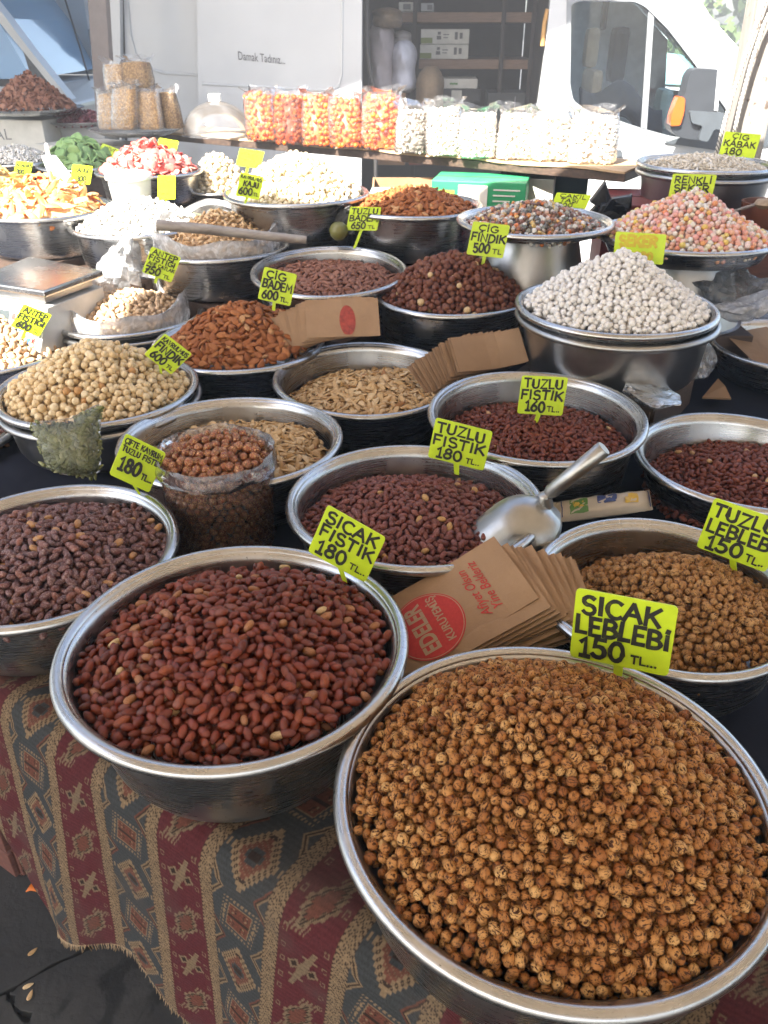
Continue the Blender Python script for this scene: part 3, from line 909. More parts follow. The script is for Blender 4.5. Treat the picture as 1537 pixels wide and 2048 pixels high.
M['chips'] = nut_mat('brown_dried_slices', [(.24, .105, .062), (.31, .145, .09), (.20, .08, .048), (.36, .18, .115)], .7, streak=(3, (1, 3, 1), .5, .7, (.12, .045, .03), .5), spec=.2)
M['purple'] = nut_mat('dark_red_dried_berry', [(.16, .035, .048), (.22, .06, .07), (.13, .028, .04), (.27, .09, .09)], .45, spec=.4)
M['sesame'] = nut_mat('sesame_coated_nut', [(.27, .066, .022), (.33, .09, .030), (.22, .052, .018), (.37, .11, .04)], .34,
    spots=[(3.4, (1, 1, 1), .54, .57, (.66, .38, .15)), (3.5, (1, 1, 1.2), .60, .63, (.06, .02, .01))], bump=.8, spec=.6)
M['orange_ball'] = nut_mat('orange_sugar_ball', [(.62, .10, .006), (.66, .15, .010), (.58, .07, .005)], .45, spec=.4)
M['white_ball'] = nut_mat('white_sugar_ball', [(.72, .64, .54), (.76, .70, .62), (.70, .60, .50)], .6, spec=.3)

# ------------------------------------------------------------------ basins and what they hold
def B(x, y, z): return (x, y, z)
M['crate'] = M['wood_dark']
def prop_up(c, D, H, what):
    """dark crate under a basin that stands higher than the table"""
    zb = c[2] - H - .001
    if zb - TT < .02: return
    h = D * .36
    t = thing('wooden_crate', 'dark wooden crate turned over under the basin of ' + what, 'crate', (c[0], c[1], TT + .004))
    n = max(1, int((zb - TT - .004) / .055)); hz = (zb - TT - .008) / n
    for i in range(n):
        z0 = TT + .006 + i * hz
        m_ = MB()
        for a in (-1, 1):
            m_.box((-h, a * h - .006, z0), (h, a * h + .006, z0 + hz - .005), Matrix.Translation((c[0], c[1], 0)) @ Matrix.Rotation(-.6, 4, 'Z'))
            m_.box((a * h - .006, -h + .008, z0), (a * h + .006, h - .008, z0 + hz - .005), Matrix.Translation((c[0], c[1], 0)) @ Matrix.Rotation(-.6, 4, 'Z'))
        m_.build('slat_ring', M['wood_dark'], t)
    MB().box((-h - .006, -h - .006, zb - .008), (h + .006, h + .006, zb - .001), Matrix.Translation((c[0], c[1], 0)) @ Matrix.Rotation(-.6, 4, 'Z')).build('top_board', M['wood_dark'], t)
def served(key, c, D, label, what, fill, H=None, tilt=0, nested=False, mat='steel', prop=True, taper=.012, **kw):
    if H is None: H = min(.130, max(.06, c[2] - TT - .010)) if c[2] < 1.045 else .115
    basin(c, D, H, label, tilt, mat=mat, taper=taper)
    if nested:
        basin((c[0] + .003, c[1] - .002, c[2] - .020), D + .004, H - .006 if c[2] - .02 - H + .006 < TT else H, 'empty steel basin nested under the ' + nested, tilt, mat='steel_b')
    if prop: prop_up((c[0], c[1], c[2] - (.020 if nested else 0)), D, H, what)
    if fill: pile(c, tilt=tilt, **fill)
RI = .173
served('leb', B(.150, .481, 1.026), .391, 'largest steel basin in front, heaped with cracked roasted chickpeas', 'roasted chickpeas',
    dict(Rin=.180, prof=dome(-.009, .092, .180, 1.6, bump=.003), kind='chick', size=0.0047, mat=M['leblebi'], name='roasted_chickpea', heap='roasted_chickpeas', seed=3, nmax=8000,
         label='dark cracked roasted chickpea on the heap in the front basin', heap_label='heap of dark cracked roasted chickpeas filling the front basin', cat='chickpea', group='roasted chickpeas in the front basin', lod=(3, 1)))
served('pea', B(-.162, .672, 1.038), .38, 'steel basin of red hot peanuts on the kilim edge', 'hot peanuts',
    dict(Rin=RI - .003, prof=dome(-.016, .040, RI, 2, sy=-.03, sx=.04, bump=.003), kind='peanut', size=0.0079, mat=M['peanut_hot'], name='red_peanut', heap='red_peanuts', seed=4,
         label='glossy red skinned peanut in the basin on the kilim edge', heap_label='glossy red skinned peanuts filling the basin on the kilim edge', cat='peanut', group='hot red peanuts', lod=(3, 1)), H=.126, tilt=-1.2, taper=.026)
served('tuzL', B(-.450, .886, 1.014), .350, 'steel basin of dusty dark double roasted peanuts, cut by the photo edge', 'double roasted peanuts',
    dict(Rin=.158, prof=dome(-.022, .035, .158, 2, sx=.03, bump=.004), kind='peanut', size=0.008, mat=M['peanut_double'], name='dark_peanut', heap='dark_peanuts', seed=5,
         label='dark salt dusted double roasted peanut in the leftmost peanut basin', heap_label='dark salt dusted double roasted peanuts in the leftmost peanut basin', cat='peanut', group='double roasted salted peanuts', lod=(3, 1)), H=.104)
served('tuz180', B(.045, 1.004, 1.020), .375, 'steel basin of salted peanuts with the scoop in it', 'salted peanuts',
    dict(Rin=.168, prof=dome(-.040, .042, .168, 2, sy=-.05, bump=.003), kind='peanut', size=0.0073, mat=M['peanut_salt'], name='salted_peanut', heap='salted_peanuts', seed=6,
         label='salt dusted reddish peanut in the basin with the scoop', heap_label='salt dusted reddish peanuts in the basin with the scoop', cat='peanut', group='salted peanuts beside the scoop', lod=(2, 1)), tilt=-1.2)
served('tuz160', B(.266, 1.285, 1.031), .38, 'steel basin of small peanuts below the sugared chickpeas, half filled', 'small salted peanuts',
    dict(Rin=.166, prof=dome(-.052, .026, .166, 2, sy=-.04, bump=.003), kind='peanut', size=0.0066, mat=M['peanut_plain'], name='small_peanut', heap='small_peanuts', seed=7,
         label='small brown red peanut in the half filled basin behind the scoop', heap_label='small brown red peanuts in the half filled basin behind the scoop', cat='peanut', group='small peanuts behind the scoop', lod=(2, 1)), tilt=1.5)
served('peaR', B(.612, 1.205, .985), .37, 'steel basin of plain brown peanuts at the right edge, half filled', 'plain brown peanuts',
    dict(Rin=.162, prof=dome(-.050, .028, .162, 2, sx=.10, bump=.003), kind='peanut', size=0.0072, mat=M['peanut_plain'], name='brown_peanut', heap='brown_peanuts', seed=8,
         label='plain brown peanut in the basin at the right edge', heap_label='plain brown peanuts in the basin at the right edge', cat='peanut', group='plain brown peanuts at the right edge', lod=(2, 1)), H=.075)
served('lebR', B(.350, .803, 1.010), .332, 'steel basin of paler salted chickpeas behind the front basin', 'salted chickpeas',
    dict(Rin=.144, prof=dome(-.046, .072, .144, 1.7, sx=.16, sy=-.05, bump=.003), kind='chick', size=0.005, mat=M['leblebi2'], name='salted_chickpea', heap='salted_chickpeas', seed=9, nmax=5200,
         label='pale salted roasted chickpea in the basin behind the front one', heap_label='pale salted roasted chickpeas in the basin behind the front one', cat='chickpea', group='salted chickpeas', lod=(2, 1)), H=.10)
served('pump', B(-.035, 1.520, 1.007), .38, 'steel basin of tan pumpkin seeds in the middle, half filled', 'pumpkin seeds',
    dict(Rin=.164, prof=dome(-.044, .032, .166, 2, sx=.07, sy=-.06, bump=.004), kind='seed', size=0.0113, mat=M['pumpkin'], name='roasted_pumpkin_seed', heap='roasted_pumpkin_seeds', seed=10, nmax=5200,
         label='tan roasted pumpkin seed in the half filled middle basin', heap_label='tan roasted pumpkin seeds in the half filled middle basin', cat='seed', group='pumpkin seeds in the middle basin', lod=(2, 1), layers=3), tilt=1.5)
served('pump2', B(-.258, 1.222, 1.014), .38, 'steel basin of pale pumpkin seeds behind the sesame nut bag', 'pale pumpkin seeds',
    dict(Rin=.164, prof=dome(-.042, .036, .166, 2, sx=.05, bump=.004), kind='seed', size=0.0113, mat=M['pumpkin'], name='pale_pumpkin_seed', heap='pale_pumpkin_seeds', seed=12, nmax=5200,
         label='tan pumpkin seed in the basin behind the sesame nut bag', heap_label='tan pumpkin seeds in the basin behind the sesame nut bag', cat='seed', group='pumpkin seeds behind the sesame bag', lod=(2, 1), layers=3), tilt=-1.8)
served('hazr', B(-.548, 1.437, 1.019), .38, 'steel basin heaped with cream coloured roasted hazelnuts', 'roasted hazelnuts',
    dict(Rin=.172, prof=dome(-.008, .092, .172, 1.7, bump=.005), kind='hazel', size=0.0069, mat=M['hazel_roast'], name='roasted_hazelnut', heap='roasted_hazelnuts', seed=13,
         label='cream coloured roasted hazelnut on the tall heap', heap_label='tall heap of cream coloured roasted hazelnuts', cat='hazelnut', group='roasted hazelnuts', lod=(2, 1)), H=.09, nested='roasted hazelnut basin')
served('mixL', B(-.90, 1.43, .930), .36, 'steel basin of mixed nuts cut off by the left photo edge', 'mixed nuts',
    dict(Rin=.165, prof=dome(-.015, .05, .165, 2), kind='peanut', size=0.0092, mat=nut_mat('mixed_nut_skin', [(.14, .04, .035), (.45, .24, .10), (.10, .03, .03), (.52, .36, .2), (.2, .06, .04)], .5, dust=(4, .5, .7, (.4, .3, .26), .3)), name='mixed_nut', heap='mixed_nuts', seed=14,
         label='mixed roasted nut in the basin cut by the photo edge', heap_label='mixed roasted nuts in the basin cut by the photo edge', cat='nut', group='mixed nuts', nind=120, lod=(2, 1)), H=.025, mat='steel_b')
served('alm', B(-.321, 1.708, 1.014), .38, 'steel basin heaped with brown raw almonds', 'raw almonds',
    dict(Rin=.172, prof=dome(-.006, .086, .172, 1.8, sx=.06, bump=.005), kind='almond', size=0.012, mat=M['almond'], name='raw_almond', heap='raw_almonds', seed=15,
         label='ridged brown raw almond on the heap', heap_label='heap of ridged brown raw almonds', cat='almond', group='raw almonds', lod=(2, 1), layers=2.2))
served('almsalt', B(-.131, 1.948, 1.110), .38, 'steel basin of dusty salted almonds beside the wooden stick', 'salted almonds',
    dict(Rin=.168, prof=dome(-.030, .022, .168, 2, bump=.004), kind='almond', size=0.0107, mat=M['almond_salt'], name='salted_almond', heap='salted_almonds', seed=16,
         label='dusty pinkish salted almond in the flat filled basin', heap_label='dusty pinkish salted almonds in the flat filled basin', cat='almond', group='salted almonds', lod=(2, 1), layers=2.2), tilt=4)
served('pistbag', B(-.643, 1.978, .998), .38, 'steel basin holding an opened plastic bag of pistachios', 'bagged pistachios',
    dict(Rin=.138, prof=dome(-.004, .050, .138, 1.8, sy=.10, bump=.004), kind='pist', size=0.0096, mat=M['pistachio'], name='bagged_pistachio', heap='bagged_pistachios', seed=17,
         label='tan pistachio inside the opened plastic bag', heap_label='tan pistachios inside the opened plastic bag', cat='pistachio', group='pistachios in the plastic bag', lod=(2, 1)), H=.07, nested='bagged pistachio basin')
served('pistL', B(-.919, 1.814, .965), .37, 'steel basin heaped with loose pistachios below the scale', 'loose pistachios',
    dict(Rin=.168, prof=dome(-.008, .075, .168, 1.7, bump=.004), kind='pist', size=0.0096, mat=M['pistachio'], name='loose_pistachio', heap='loose_pistachios', seed=18,
         label='tan loose pistachio on the heap below the scale', heap_label='heap of loose tan pistachios below the scale', cat='pistachio', group='loose pistachios', nind=260, lod=(2, 1)), H=.055)
served('hazraw', B(.160, 1.870, 1.079), .38, 'steel basin heaped with dark raw hazelnuts', 'raw hazelnuts',
    dict(Rin=.172, prof=dome(-.006, .092, .172, 1.7, bump=.005), kind='hazel', size=0.0075, mat=M['hazel_raw'], name='raw_hazelnut', heap='raw_hazelnuts', seed=19,
         label='dark brown raw hazelnut on the heap', heap_label='heap of dark brown raw hazelnuts', cat='hazelnut', group='raw hazelnuts', lod=(2, 1)))
served('white', B(.463, 1.585, 1.133), .40, 'steel basin with a tall cone of white sugared chickpeas', 'sugared chickpeas',
    dict(Rin=.182, prof=dome(-.004, .110, .185, 1.25, bump=.003), kind='knob', size=0.0059, mat=M['sugar_white'], name='sugared_chickpea', heap='sugared_chickpeas', seed=20, nmax=4500,
         label='powdery white sugared chickpea on the cone', heap_label='tall cone of powdery white sugared chickpeas', cat='sweet', group='white sugared chickpeas', lod=(2, 1)), H=.115, nested='white sugared chickpea basin')
served('candy', B(.719, 1.973, 1.189), .42, 'wide shallow steel dish heaped with pastel sugar balls', 'pastel sugar balls',
    dict(Rin=.195, prof=dome(-.004, .100, .195, 1.25, bump=.004), kind='knob', size=0.0062, mat=M['candy'], name='pastel_sugar_ball', heap='pastel_sugar_balls', seed=21, nmax=5200,
         label='pink, white, yellow or orange sugar ball on the pastel heap', heap_label='heap of pink, white, yellow and orange sugar balls', cat='sweet', group='pastel sugar balls', lod=(2, 1)), H=.05, prop=False)
served('stones', B(.364, 2.020, 1.212), .38, 'shallow steel dish of pebble shaped candies on an upturned basin', 'pebble candies',
    dict(Rin=.165, prof=dome(-.012, .052, .165, 1.6, bump=.006), kind='stone', size=0.0066, mat=M['stone'], name='pebble_candy', heap='pebble_candies', seed=22,
         label='glossy mixed colour pebble candy in the shallow dish', heap_label='glossy mixed colour pebble candies in the shallow dish', cat='sweet', group='pebble candies', lod=(2, 1)), H=.03, mat='tray', prop=False)
served('kabak', B(.905, 2.432, 1.285), .38, 'steel basin of whitish raw pumpkin seeds in front of the wooden post', 'raw pumpkin seeds',
    dict(Rin=.168, prof=dome(-.012, .032, .168, 1.8), kind='seed', size=.0098, mat=M['seed_white'], name='raw_pumpkin_seed', heap='raw_pumpkin_seeds', seed=23, nind=0, nmax=2600,
         label='', heap_label='flat heap of whitish raw pumpkin seeds in front of the wooden post', cat='seed', group=None, lod=(1, 1), layers=2.5), H=.10, nested='raw pumpkin seed basin')
served('almback', B(.076, 2.260, 1.205), .38, 'steel basin of almonds half in the sun before the shelf', 'sunlit almonds',
    dict(Rin=.170, prof=dome(-.010, .050, .170, 1.8, bump=.004), kind='almond', size=0.0112, mat=M['almond'], name='shelf_almond', heap='shelf_almonds', seed=24,
         label='brown almond in the half sunlit basin before the shelf', heap_label='brown almonds in the half sunlit basin before the shelf', cat='almond', group='almonds before the shelf', nind=240, lod=(2, 1), layers=2.2), H=.125)
served('empty', B(.943, 1.778, .985), .375, 'empty steel basin at the right edge with a paper bag inside', 'nothing', None, H=.078)
served('cashew', B(-.437, 2.170, 1.122), .38, 'steel basin holding a plastic bag of roasted cashews under the wooden stick', 'bagged cashews',
    dict(Rin=.150, prof=dome(-.004, .085, .150, 1.6, sy=.12, sx=.05), kind='cashew', size=0.0108, mat=M['cashew'], name='roasted_cashew', heap='roasted_cashews', seed=25,
         label='tan roasted cashew in the bag under the wooden stick', heap_label='tan roasted cashews in the bag under the wooden stick', cat='cashew', group='roasted cashews', nind=200, lod=(2, 1)))
served('hazwhite', B(-.239, 2.325, 1.225), .40, 'steel basin heaped with pale peeled hazelnuts blazing in the sun', 'peeled hazelnuts',
    dict(Rin=.182, prof=dome(-.004, .105, .182, 1.5), kind='hazel', size=0.0074, mat=M['nut_cream'], name='peeled_hazelnut', heap='peeled_hazelnuts', seed=26,
         label='pale peeled hazelnut on the sunlit heap below the shelf', heap_label='sunlit heap of pale peeled hazelnuts below the shelf', cat='hazelnut', group='peeled hazelnuts', nind=240, lod=(2, 1)), H=.13)
served('coconut', B(-.673, 2.301, 1.150), .38, 'steel basin of white coconut shavings blazing in the sun', 'coconut shavings',
    dict(Rin=.172, prof=dome(-.006, .07, .172, 1.6), kind='chip', size=.011, mat=M['white_bits'], name='coconut_shaving', heap='coconut_shavings', seed=27, nind=0,
         label='', heap_label='heap of white coconut shavings in full sun', cat='shavings', group=None, lod=(1, 1)), H=.11)
served('mango', B(-.959, 2.375, 1.177), .38, 'steel basin piled with orange dried mango strips', 'dried mango',
    dict(Rin=.172, prof=dome(-.004, .095, .172, 1.6), kind='strip', size=0.028, mat=M['mango'], name='dried_mango_strip', heap='dried_mango_strips', seed=28, nmax=200,
         label='orange dried mango strip on the pile', heap_label='pile of orange dried mango strips', cat='dried fruit', group='dried mango strips', nind=120, lod=(2, 2), layers=2.2))
served('straw', B(-.749, 2.753, 1.224), .34, 'steel basin of red dried fruit slices behind the mango', 'red dried fruit',
    dict(Rin=.152, prof=dome(-.002, .085, .152, 1.5), kind='chip', size=0.017, mat=M['straw'], name='red_fruit_slice', heap='red_fruit_slices', seed=29, nmax=400,
         label='red dried fruit slice on the pile behind the mango', heap_label='pile of red dried fruit slices behind the mango', cat='dried fruit', group='red dried fruit slices', nind=140, lod=(2, 1)), H=.10)
served('kiwi', B(-1.065, 3.036, 1.202), .30, 'shallow steel tray of green dried kiwi slices', 'dried kiwi',
    dict(Rin=.132, prof=dome(-.002, .085, .132, 1.6), kind='disc', size=0.021, mat=M['kiwi'], name='dried_kiwi_slice', heap='dried_kiwi_slices', seed=30, nmax=120,
         label='round green dried kiwi slice on the tray', heap_label='round green dried kiwi slices on the tray', cat='dried fruit', group='dried kiwi slices', nind=90, lod=(2, 2), layers=2.4), H=.03, mat='tray')
served('coco2', B(-1.322, 3.112, 1.207), .30, 'shallow steel tray of white grated coconut by the kiwi', 'grated coconut',
    dict(Rin=.132, prof=dome(-.002, .05, .132, 1.6), kind='chip', size=.008, mat=M['white_bits'], name='grated_coconut_bit', heap='grated_coconut', seed=31, nind=0, nmax=1400,
         label='', heap_label='white grated coconut on the tray by the kiwi', cat='coconut', group=None, lod=(1, 1)), H=.03, mat='tray')
served('pine', B(-1.239, 2.662, 1.162), .36, 'steel basin of yellow dried pineapple at the left photo edge', 'dried pineapple',
    dict(Rin=.162, prof=dome(-.002, .085, .162, 1.6), kind='chip', size=.024, mat=M['pine'], name='dried_pineapple_piece', heap='dried_pineapple_pieces', seed=32, nmax=300,
         label='yellow dried pineapple piece on the pile', heap_label='pile of yellow dried pineapple pieces', cat='dried fruit', group='dried pineapple pieces', nind=60, lod=(2, 1)), H=.11)
served('small', B(-1.13, 2.45, 1.03), .20, 'small steel bowl of pale bits behind the scale', 'pale bits',
    dict(Rin=.082, prof=dome(-.004, .03, .082, 1.6), kind='chip', size=.012, mat=M['nut_cream'], name='pale_bit', heap='pale_bits', seed=33, nind=0, nmax=200,
         label='', heap_label='pale dried bits in the small bowl behind the scale', cat='dried fruit', group=None, lod=(1, 1)), H=.07)
served('w2', B(-.557, 2.858, 1.154), .28, 'steel basin of sunlit white nuts under the shelf', 'white nuts',
    dict(Rin=.122, prof=dome(-.002, .11, .122, 1.5), kind='hazel', size=.0085, mat=M['nut_cream'], name='white_nut', heap='white_nuts', seed=34, nmax=900, nind=0,
         label='', heap_label='sunlit heap of white nuts under the shelf', cat='nut', group=None, lod=(2, 1)), H=.10)
BAS = {}
for _k, _c in (('leb', (.150, .481, 1.026)), ('pea', (-.162, .672, 1.038)), ('tuzL', (-.450, .886, 1.014)), ('tuz180', (.045, 1.004, 1.020)), ('tuz160', (.266, 1.285, 1.031)), ('lebR', (.350, .803, 1.010)), ('hazr', (-.548, 1.437, 1.019)), ('alm', (-.321, 1.708, 1.014)), ('pistbag', (-.643, 1.978, .998)), ('pistL', (-.919, 1.814, .965)), ('almsalt', (-.131, 1.948, 1.110)), ('hazraw', (.160, 1.870, 1.079))): BAS[_k] = _c
# ------------------------------------------------------------------ hand lettered price signs
def arc(cx, cy, rx, ry, a0, a1, n=10):
    return [(cx + rx * math.cos(R(a0 + (a1 - a0) * i / n)), cy + ry * math.sin(R(a0 + (a1 - a0) * i / n))) for i in range(n + 1)]
GL = {
 'A': (.85, [[(0, 0), (.38, 1)], [(.38, 1), (.80, 0)], [(.16, .36), (.66, .36)]]),
 'B': (.72, [[(.05, 0), (.05, 1)], [(.05, 1)] + arc(.28, .76, .30, .24, 90, -90, 8) + [(.05, .52)], [(.05, .52)] + arc(.30, .26, .36, .26, 90, -90, 8) + [(.05, 0)]]),
 'C': (.72, [arc(.42, .5, .40, .5, 50, 310, 14)]),
 'Ç': (.72, [arc(.42, .55, .40, .45, 50, 310, 14), [(.42, .08), (.46, -.10), (.28, -.20)]]),
 'D': (.78, [[(.05, 0), (.05, 1)], [(.05, 1)] + arc(.25, .5, .48, .5, 80, -80, 10) + [(.05, 0)]]),
 'E': (.62, [[(.55, 1), (.05, 1), (.05, 0), (.56, 0)], [(.05, .52), (.46, .52)]]),
 'F': (.60, [[(.56, 1), (.05, 1), (.05, 0)], [(.05, .52), (.46, .52)]]),
 'G': (.80, [arc(.42, .5, .40, .5, 50, 330, 14) + [(.78, .45), (.48, .45)]]),
 'Ğ': (.80, [arc(.42, .46, .40, .46, 50, 330, 14) + [(.78, .42), (.48, .42)], arc(.42, 1.22, .20, .14, 190, 350, 6)]),
 'I': (.26, [[(.10, 0), (.10, 1)]]),
 'İ': (.26, [[(.10, 0), (.10, .80)], [(.09, 1.0), (.12, 1.12)]]),
 'J': (.60, [[(.48, 1), (.48, .25)] + arc(.26, .25, .22, .25, 0, -160, 7)]),
 'K': (.74, [[(.05, 0), (.05, 1)], [(.64, 1), (.08, .45)], [(.24, .58), (.68, 0)]]),
 'L': (.58, [[(.05, 1), (.05, 0), (.52, 0)]]),
 'M': (.95, [[(.05, 0), (.10, 1), (.45, .35), (.80, 1), (.86, 0)]]),
 'N': (.80, [[(.05, 0), (.05, 1), (.68, 0), (.68, 1)]]),
 'O': (.84, [arc(.40, .5, .38, .5, 90, 450, 18)]),
 'P': (.68, [[(.05, 0), (.05, 1)], [(.05, 1)] + arc(.28, .74, .32, .26, 90, -90, 8) + [(.05, .48)]]),
 'R': (.74, [[(.05, 0), (.05, 1)], [(.05, 1)] + arc(.28, .75, .32, .25, 90, -90, 8) + [(.05, .50)], [(.26, .48), (.66, 0)]]),
 'S': (.66, [arc(.32, .75, .27, .25, 40, 250, 9) + arc(.32, .25, .29, .27, 80, -150, 9)]),
 'Ş': (.66, [arc(.32, .76, .27, .24, 40, 250, 9) + arc(.32, .29, .29, .25, 80, -150, 9), [(.32, .04), (.36, -.12), (.20, -.20)]]),
 'T': (.72, [[(0, 1), (.66, 1)], [(.33, 1), (.33, 0)]]),
 'U': (.76, [[(.05, 1), (.05, .30)] + arc(.34, .30, .29, .30, 180, 360, 9) + [(.63, 1)]]),
 'V': (.76, [[(0, 1), (.36, 0), (.70, 1)]]),
 'Y': (.72, [[(0, 1), (.34, .5), (.68, 1)], [(.34, .5), (.34, 0)]]),
 'Z': (.70, [[(.04, 1), (.62, 1), (.02, 0), (.64, 0)]]),
 '0': (.74, [arc(.35, .5, .31, .5, 90, 450, 18)]),
 '1': (.50, [[(.04, .78), (.26, 1), (.26, 0)], [(.04, 0), (.46, 0)]]),
 '2': (.70, [arc(.32, .72, .28, .28, 160, -30, 8) + [(.04, 0), (.62, 0)]]),
 '3': (.66, [arc(.28, .75, .27, .25, 150, -80, 8), arc(.28, .26, .31, .26, 85, -150, 9)]),
 '5': (.68, [[(.56, 1), (.12, 1), (.08, .56)] + arc(.28, .30, .31, .31, 110, -150, 10)]),
 '6': (.70, [[(.52, .98), (.20, .65)] + arc(.34, .28, .28, .28, 170, 530, 16)]),
 '7': (.66, [[(.02, 1), (.60, 1), (.22, 0)], [(.14, .5), (.52, .5)]]),
 '8': (.68, [arc(.33, .76, .23, .23, 90, 450, 14), arc(.33, .26, .29, .27, 90, 450, 14)]),
 '.': (.22, [[(.06, .02), (.10, .12)]]), "'": (.2, [[(.08, 1.), (.05, .8)]]), ' ': (.40, []), '-': (.35, [[(.0, .45), (.3, .5)]]),
}
def ribbon(mb, pts, w, z, closed, place, gen):
    P = [Vector((p[0], p[1])) for p in pts]
    if closed: P = P[:-1]
    n = len(P)
    if not closed:                                   # blunt brush ends
        d = (P[1] - P[0]).normalized(); P[0] = P[0] - d * w * .35
        d = (P[-1] - P[-2]).normalized(); P[-1] = P[-1] + d * w * .35
    v = []
    for i in range(n):
        a = P[i] - P[(i - 1) % n] if (closed or i > 0) else P[1] - P[0]
        b = P[(i + 1) % n] - P[i] if (closed or i < n - 1) else P[-1] - P[-2]
        a = a.normalized(); b = b.normalized()
        na = Vector((-a.y, a.x)); nb = Vector((-b.y, b.x))
        m_ = na + nb
        m_ = na if m_.length < .3 else m_ / m_.length * min(1.5, 1 / max(.5, m_.length / 2))
        ww = w * .5 * gen.uniform(.86, 1.14)
        v += [place(P[i] + m_ * ww, z), place(P[i] - m_ * ww, z)]
    k_ = n if closed else n - 1
    mb.add(v, [(2*i, 2*i+1, (2*i+3) % (2*n), (2*i+2) % (2*n)) for i in range(k_)])
def write(mb, text, x0, x1, y, h, frame, weight=.17, gen=None, z0=.0, jitter=.04, zstep=.00005):
    """brush one line between x0 and x1 (share of the board), baseline y, letter height h; frame maps (x, y) in metres + lift to the place"""
    gen = gen or np.random.default_rng(len(text) * 7 + int(y * 1000))
    adv = [GL[ch][0] + .13 for ch in text]
    tot = sum(adv) - .13
    sx = (x1 - x0) / tot
    cx = x0; z = z0
    for ch, a in zip(text, adv):
        dy = gen.normal(0, jitter) * h; sk = gen.normal(0, jitter)
        for st in GL[ch][1]:
            pts = [(cx + px * sx + sk * (py - .5) * h, y + dy + py * h) for px, py in st]
            closed = len(st) > 6 and math.hypot(st[0][0] - st[-1][0], st[0][1] - st[-1][1]) < 1e-6
            w = weight * min(h, sx * 1.25)
            ribbon(mb, pts, w, z, closed, frame, gen); z += zstep
        cx += a * sx
    return z
k = NT('sign_yellow_plastic'); v = k.coord(); n_ = k.noise(v, 60, 4)
n2_ = k.noise(v, 9, 3); k.base(k.mix(k.math('MULTIPLY', k.step(n2_, .5, .8), .35), k.ramp(n_, ((.3, (.52, .70, .014)), (.7, (.60, .78, .022)))), (.40, .55, .03))); k.set(Roughness=.4); M['sign'] = k.m
k = NT('brush_ink'); v = k.coord(); n_ = k.noise(v, 160, 4, .7)
k.base(k.ramp(n_, ((.50, (.010, .010, .009)), (.66, (.035, .04, .010)), (.80, (.22, .28, .02))))); k.set(Roughness=.55); M['ink'] = k.m
k = NT('faded_orange_ink'); v = k.coord(); n_ = k.noise(v, 120, 4, .7)
k.base(k.ramp(n_, ((.35, (.60, .36, .03)), (.7, (.62, .60, .025))))); k.set(Roughness=.5); M['ink_orange'] = k.m
def sign(corners, foot, zfoot, lines, label, lean=.14, turn=0., y=None, ink='ink', stem=True, low=False, weight=.235):
    """corners TL TR BR BL and the foot of the stake as seen; the foot stands at height zfoot"""
    if y is not None: f0 = at(*foot, y=y)
    elif isinstance(zfoot, str):
        c0 = BAS[zfoot]; prof = HEAPS[tuple(round(q, 3) for q in c0[:2])]
        d_ = ray(*foot); t0 = (c0[2] + .12 - CAM.z) / d_.z; f0 = None; best = None
        for i in range(400):
            q = CAM + d_ * (t0 + i * .0012)
            lx, ly = q.x - c0[0], q.y - c0[1]
            if math.hypot(lx, ly) < .172:
                best = q
                if q.z < c0[2] + float(prof(np.array([lx]), np.array([ly]))[0]): f0 = q; break
        f0 = (f0 or best) - d_.normalized() * .016
    else: f0 = at(*foot, z=zfoot)
    h = Vector((f0.x, f0.y, 0)).normalized()
    h = Matrix.Rotation(turn, 3, 'Z') @ h
    n = (-h * math.cos(lean) + Vector((0, 0, math.sin(lean)))).normalized()
    q = [onplane(*p, f0, n) for p in corners]
    c = sum(q, Vector()) / 4
    u = ((q[1] - q[0]) + (q[2] - q[3])) / 2; v = ((q[0] - q[3]) + (q[1] - q[2])) / 2
    wd = u.length; u.normalize()
    v = v - u * v.dot(u) * .55
    ht = v.length; v.normalize()
    nn = u.cross(v).normalized()
    if nn.dot(n) < 0: nn = -nn
    t = thing('price_sign', label, 'sign', c, 'yellow price signs')
    # board with rounded corners
    r_ = min(wd, ht) * .06; out = []
    for (sx, sy, a0) in ((1, 1, 0), (-1, 1, 90), (-1, -1, 180), (1, -1, 270)):
        for i in range(4):
            a = R(a0 + 30 * i)
            out.append(c + u * (sx * (wd / 2 - r_) + r_ * math.cos(a)) + v * (sy * (ht / 2 - r_) + r_ * math.sin(a)) - nn * .001)
    MB().prism(out, -nn * .0022).build('board', M['sign'], t, bevel=.0004)
    mb = MB()
    fr = lambda p, z: c + u * ((p[0] - .5) * wd) + v * ((p[1] - .5) * ht) - nn * .001 + nn * (.0003 + z)
    asp = ht / wd
    def fr2(p, z): return fr((p[0], p[1] / asp), z)
    z_ = 0
    for (tx, x0, x1, yy, hh) in lines:
        z_ = write(mb, tx, x0, x1, yy * asp, hh * asp, fr2, weight, z0=z_)
    if lines: mb.build('lettering', M[ink], t)
    if stem:
        low_ = c - v * (ht / 2) 
        d = f0 - low_
        side = u * wd * .055
        b0 = c - v * (ht * .42); b1 = f0 - Vector((0, 0, .006)) 
        x_ = Vector(u) * wd * .055
        MB().prism([b0 - x_ - nn * .0036, b0 + x_ - nn * .0036, b1 + x_ * .8 - nn * .0036, b1 - x_ * .8 - nn * .0036], -nn * .002).build('stake', M['sign'], t)
    return t
sign([(1150, 1177), (1356, 1214), (1338, 1356), (1142, 1313)], (1237, 1346), 'leb',
     [('SICAK', .08, .86, .68, .24), ('LEBLEBİ', .04, .97, .38, .24), ('150', .10, .55, .08, .26), ('TL...', .62, .88, .10, .11)], 'large yellow sign lettered SICAK LEBLEBİ 150 TL above the front chickpeas')
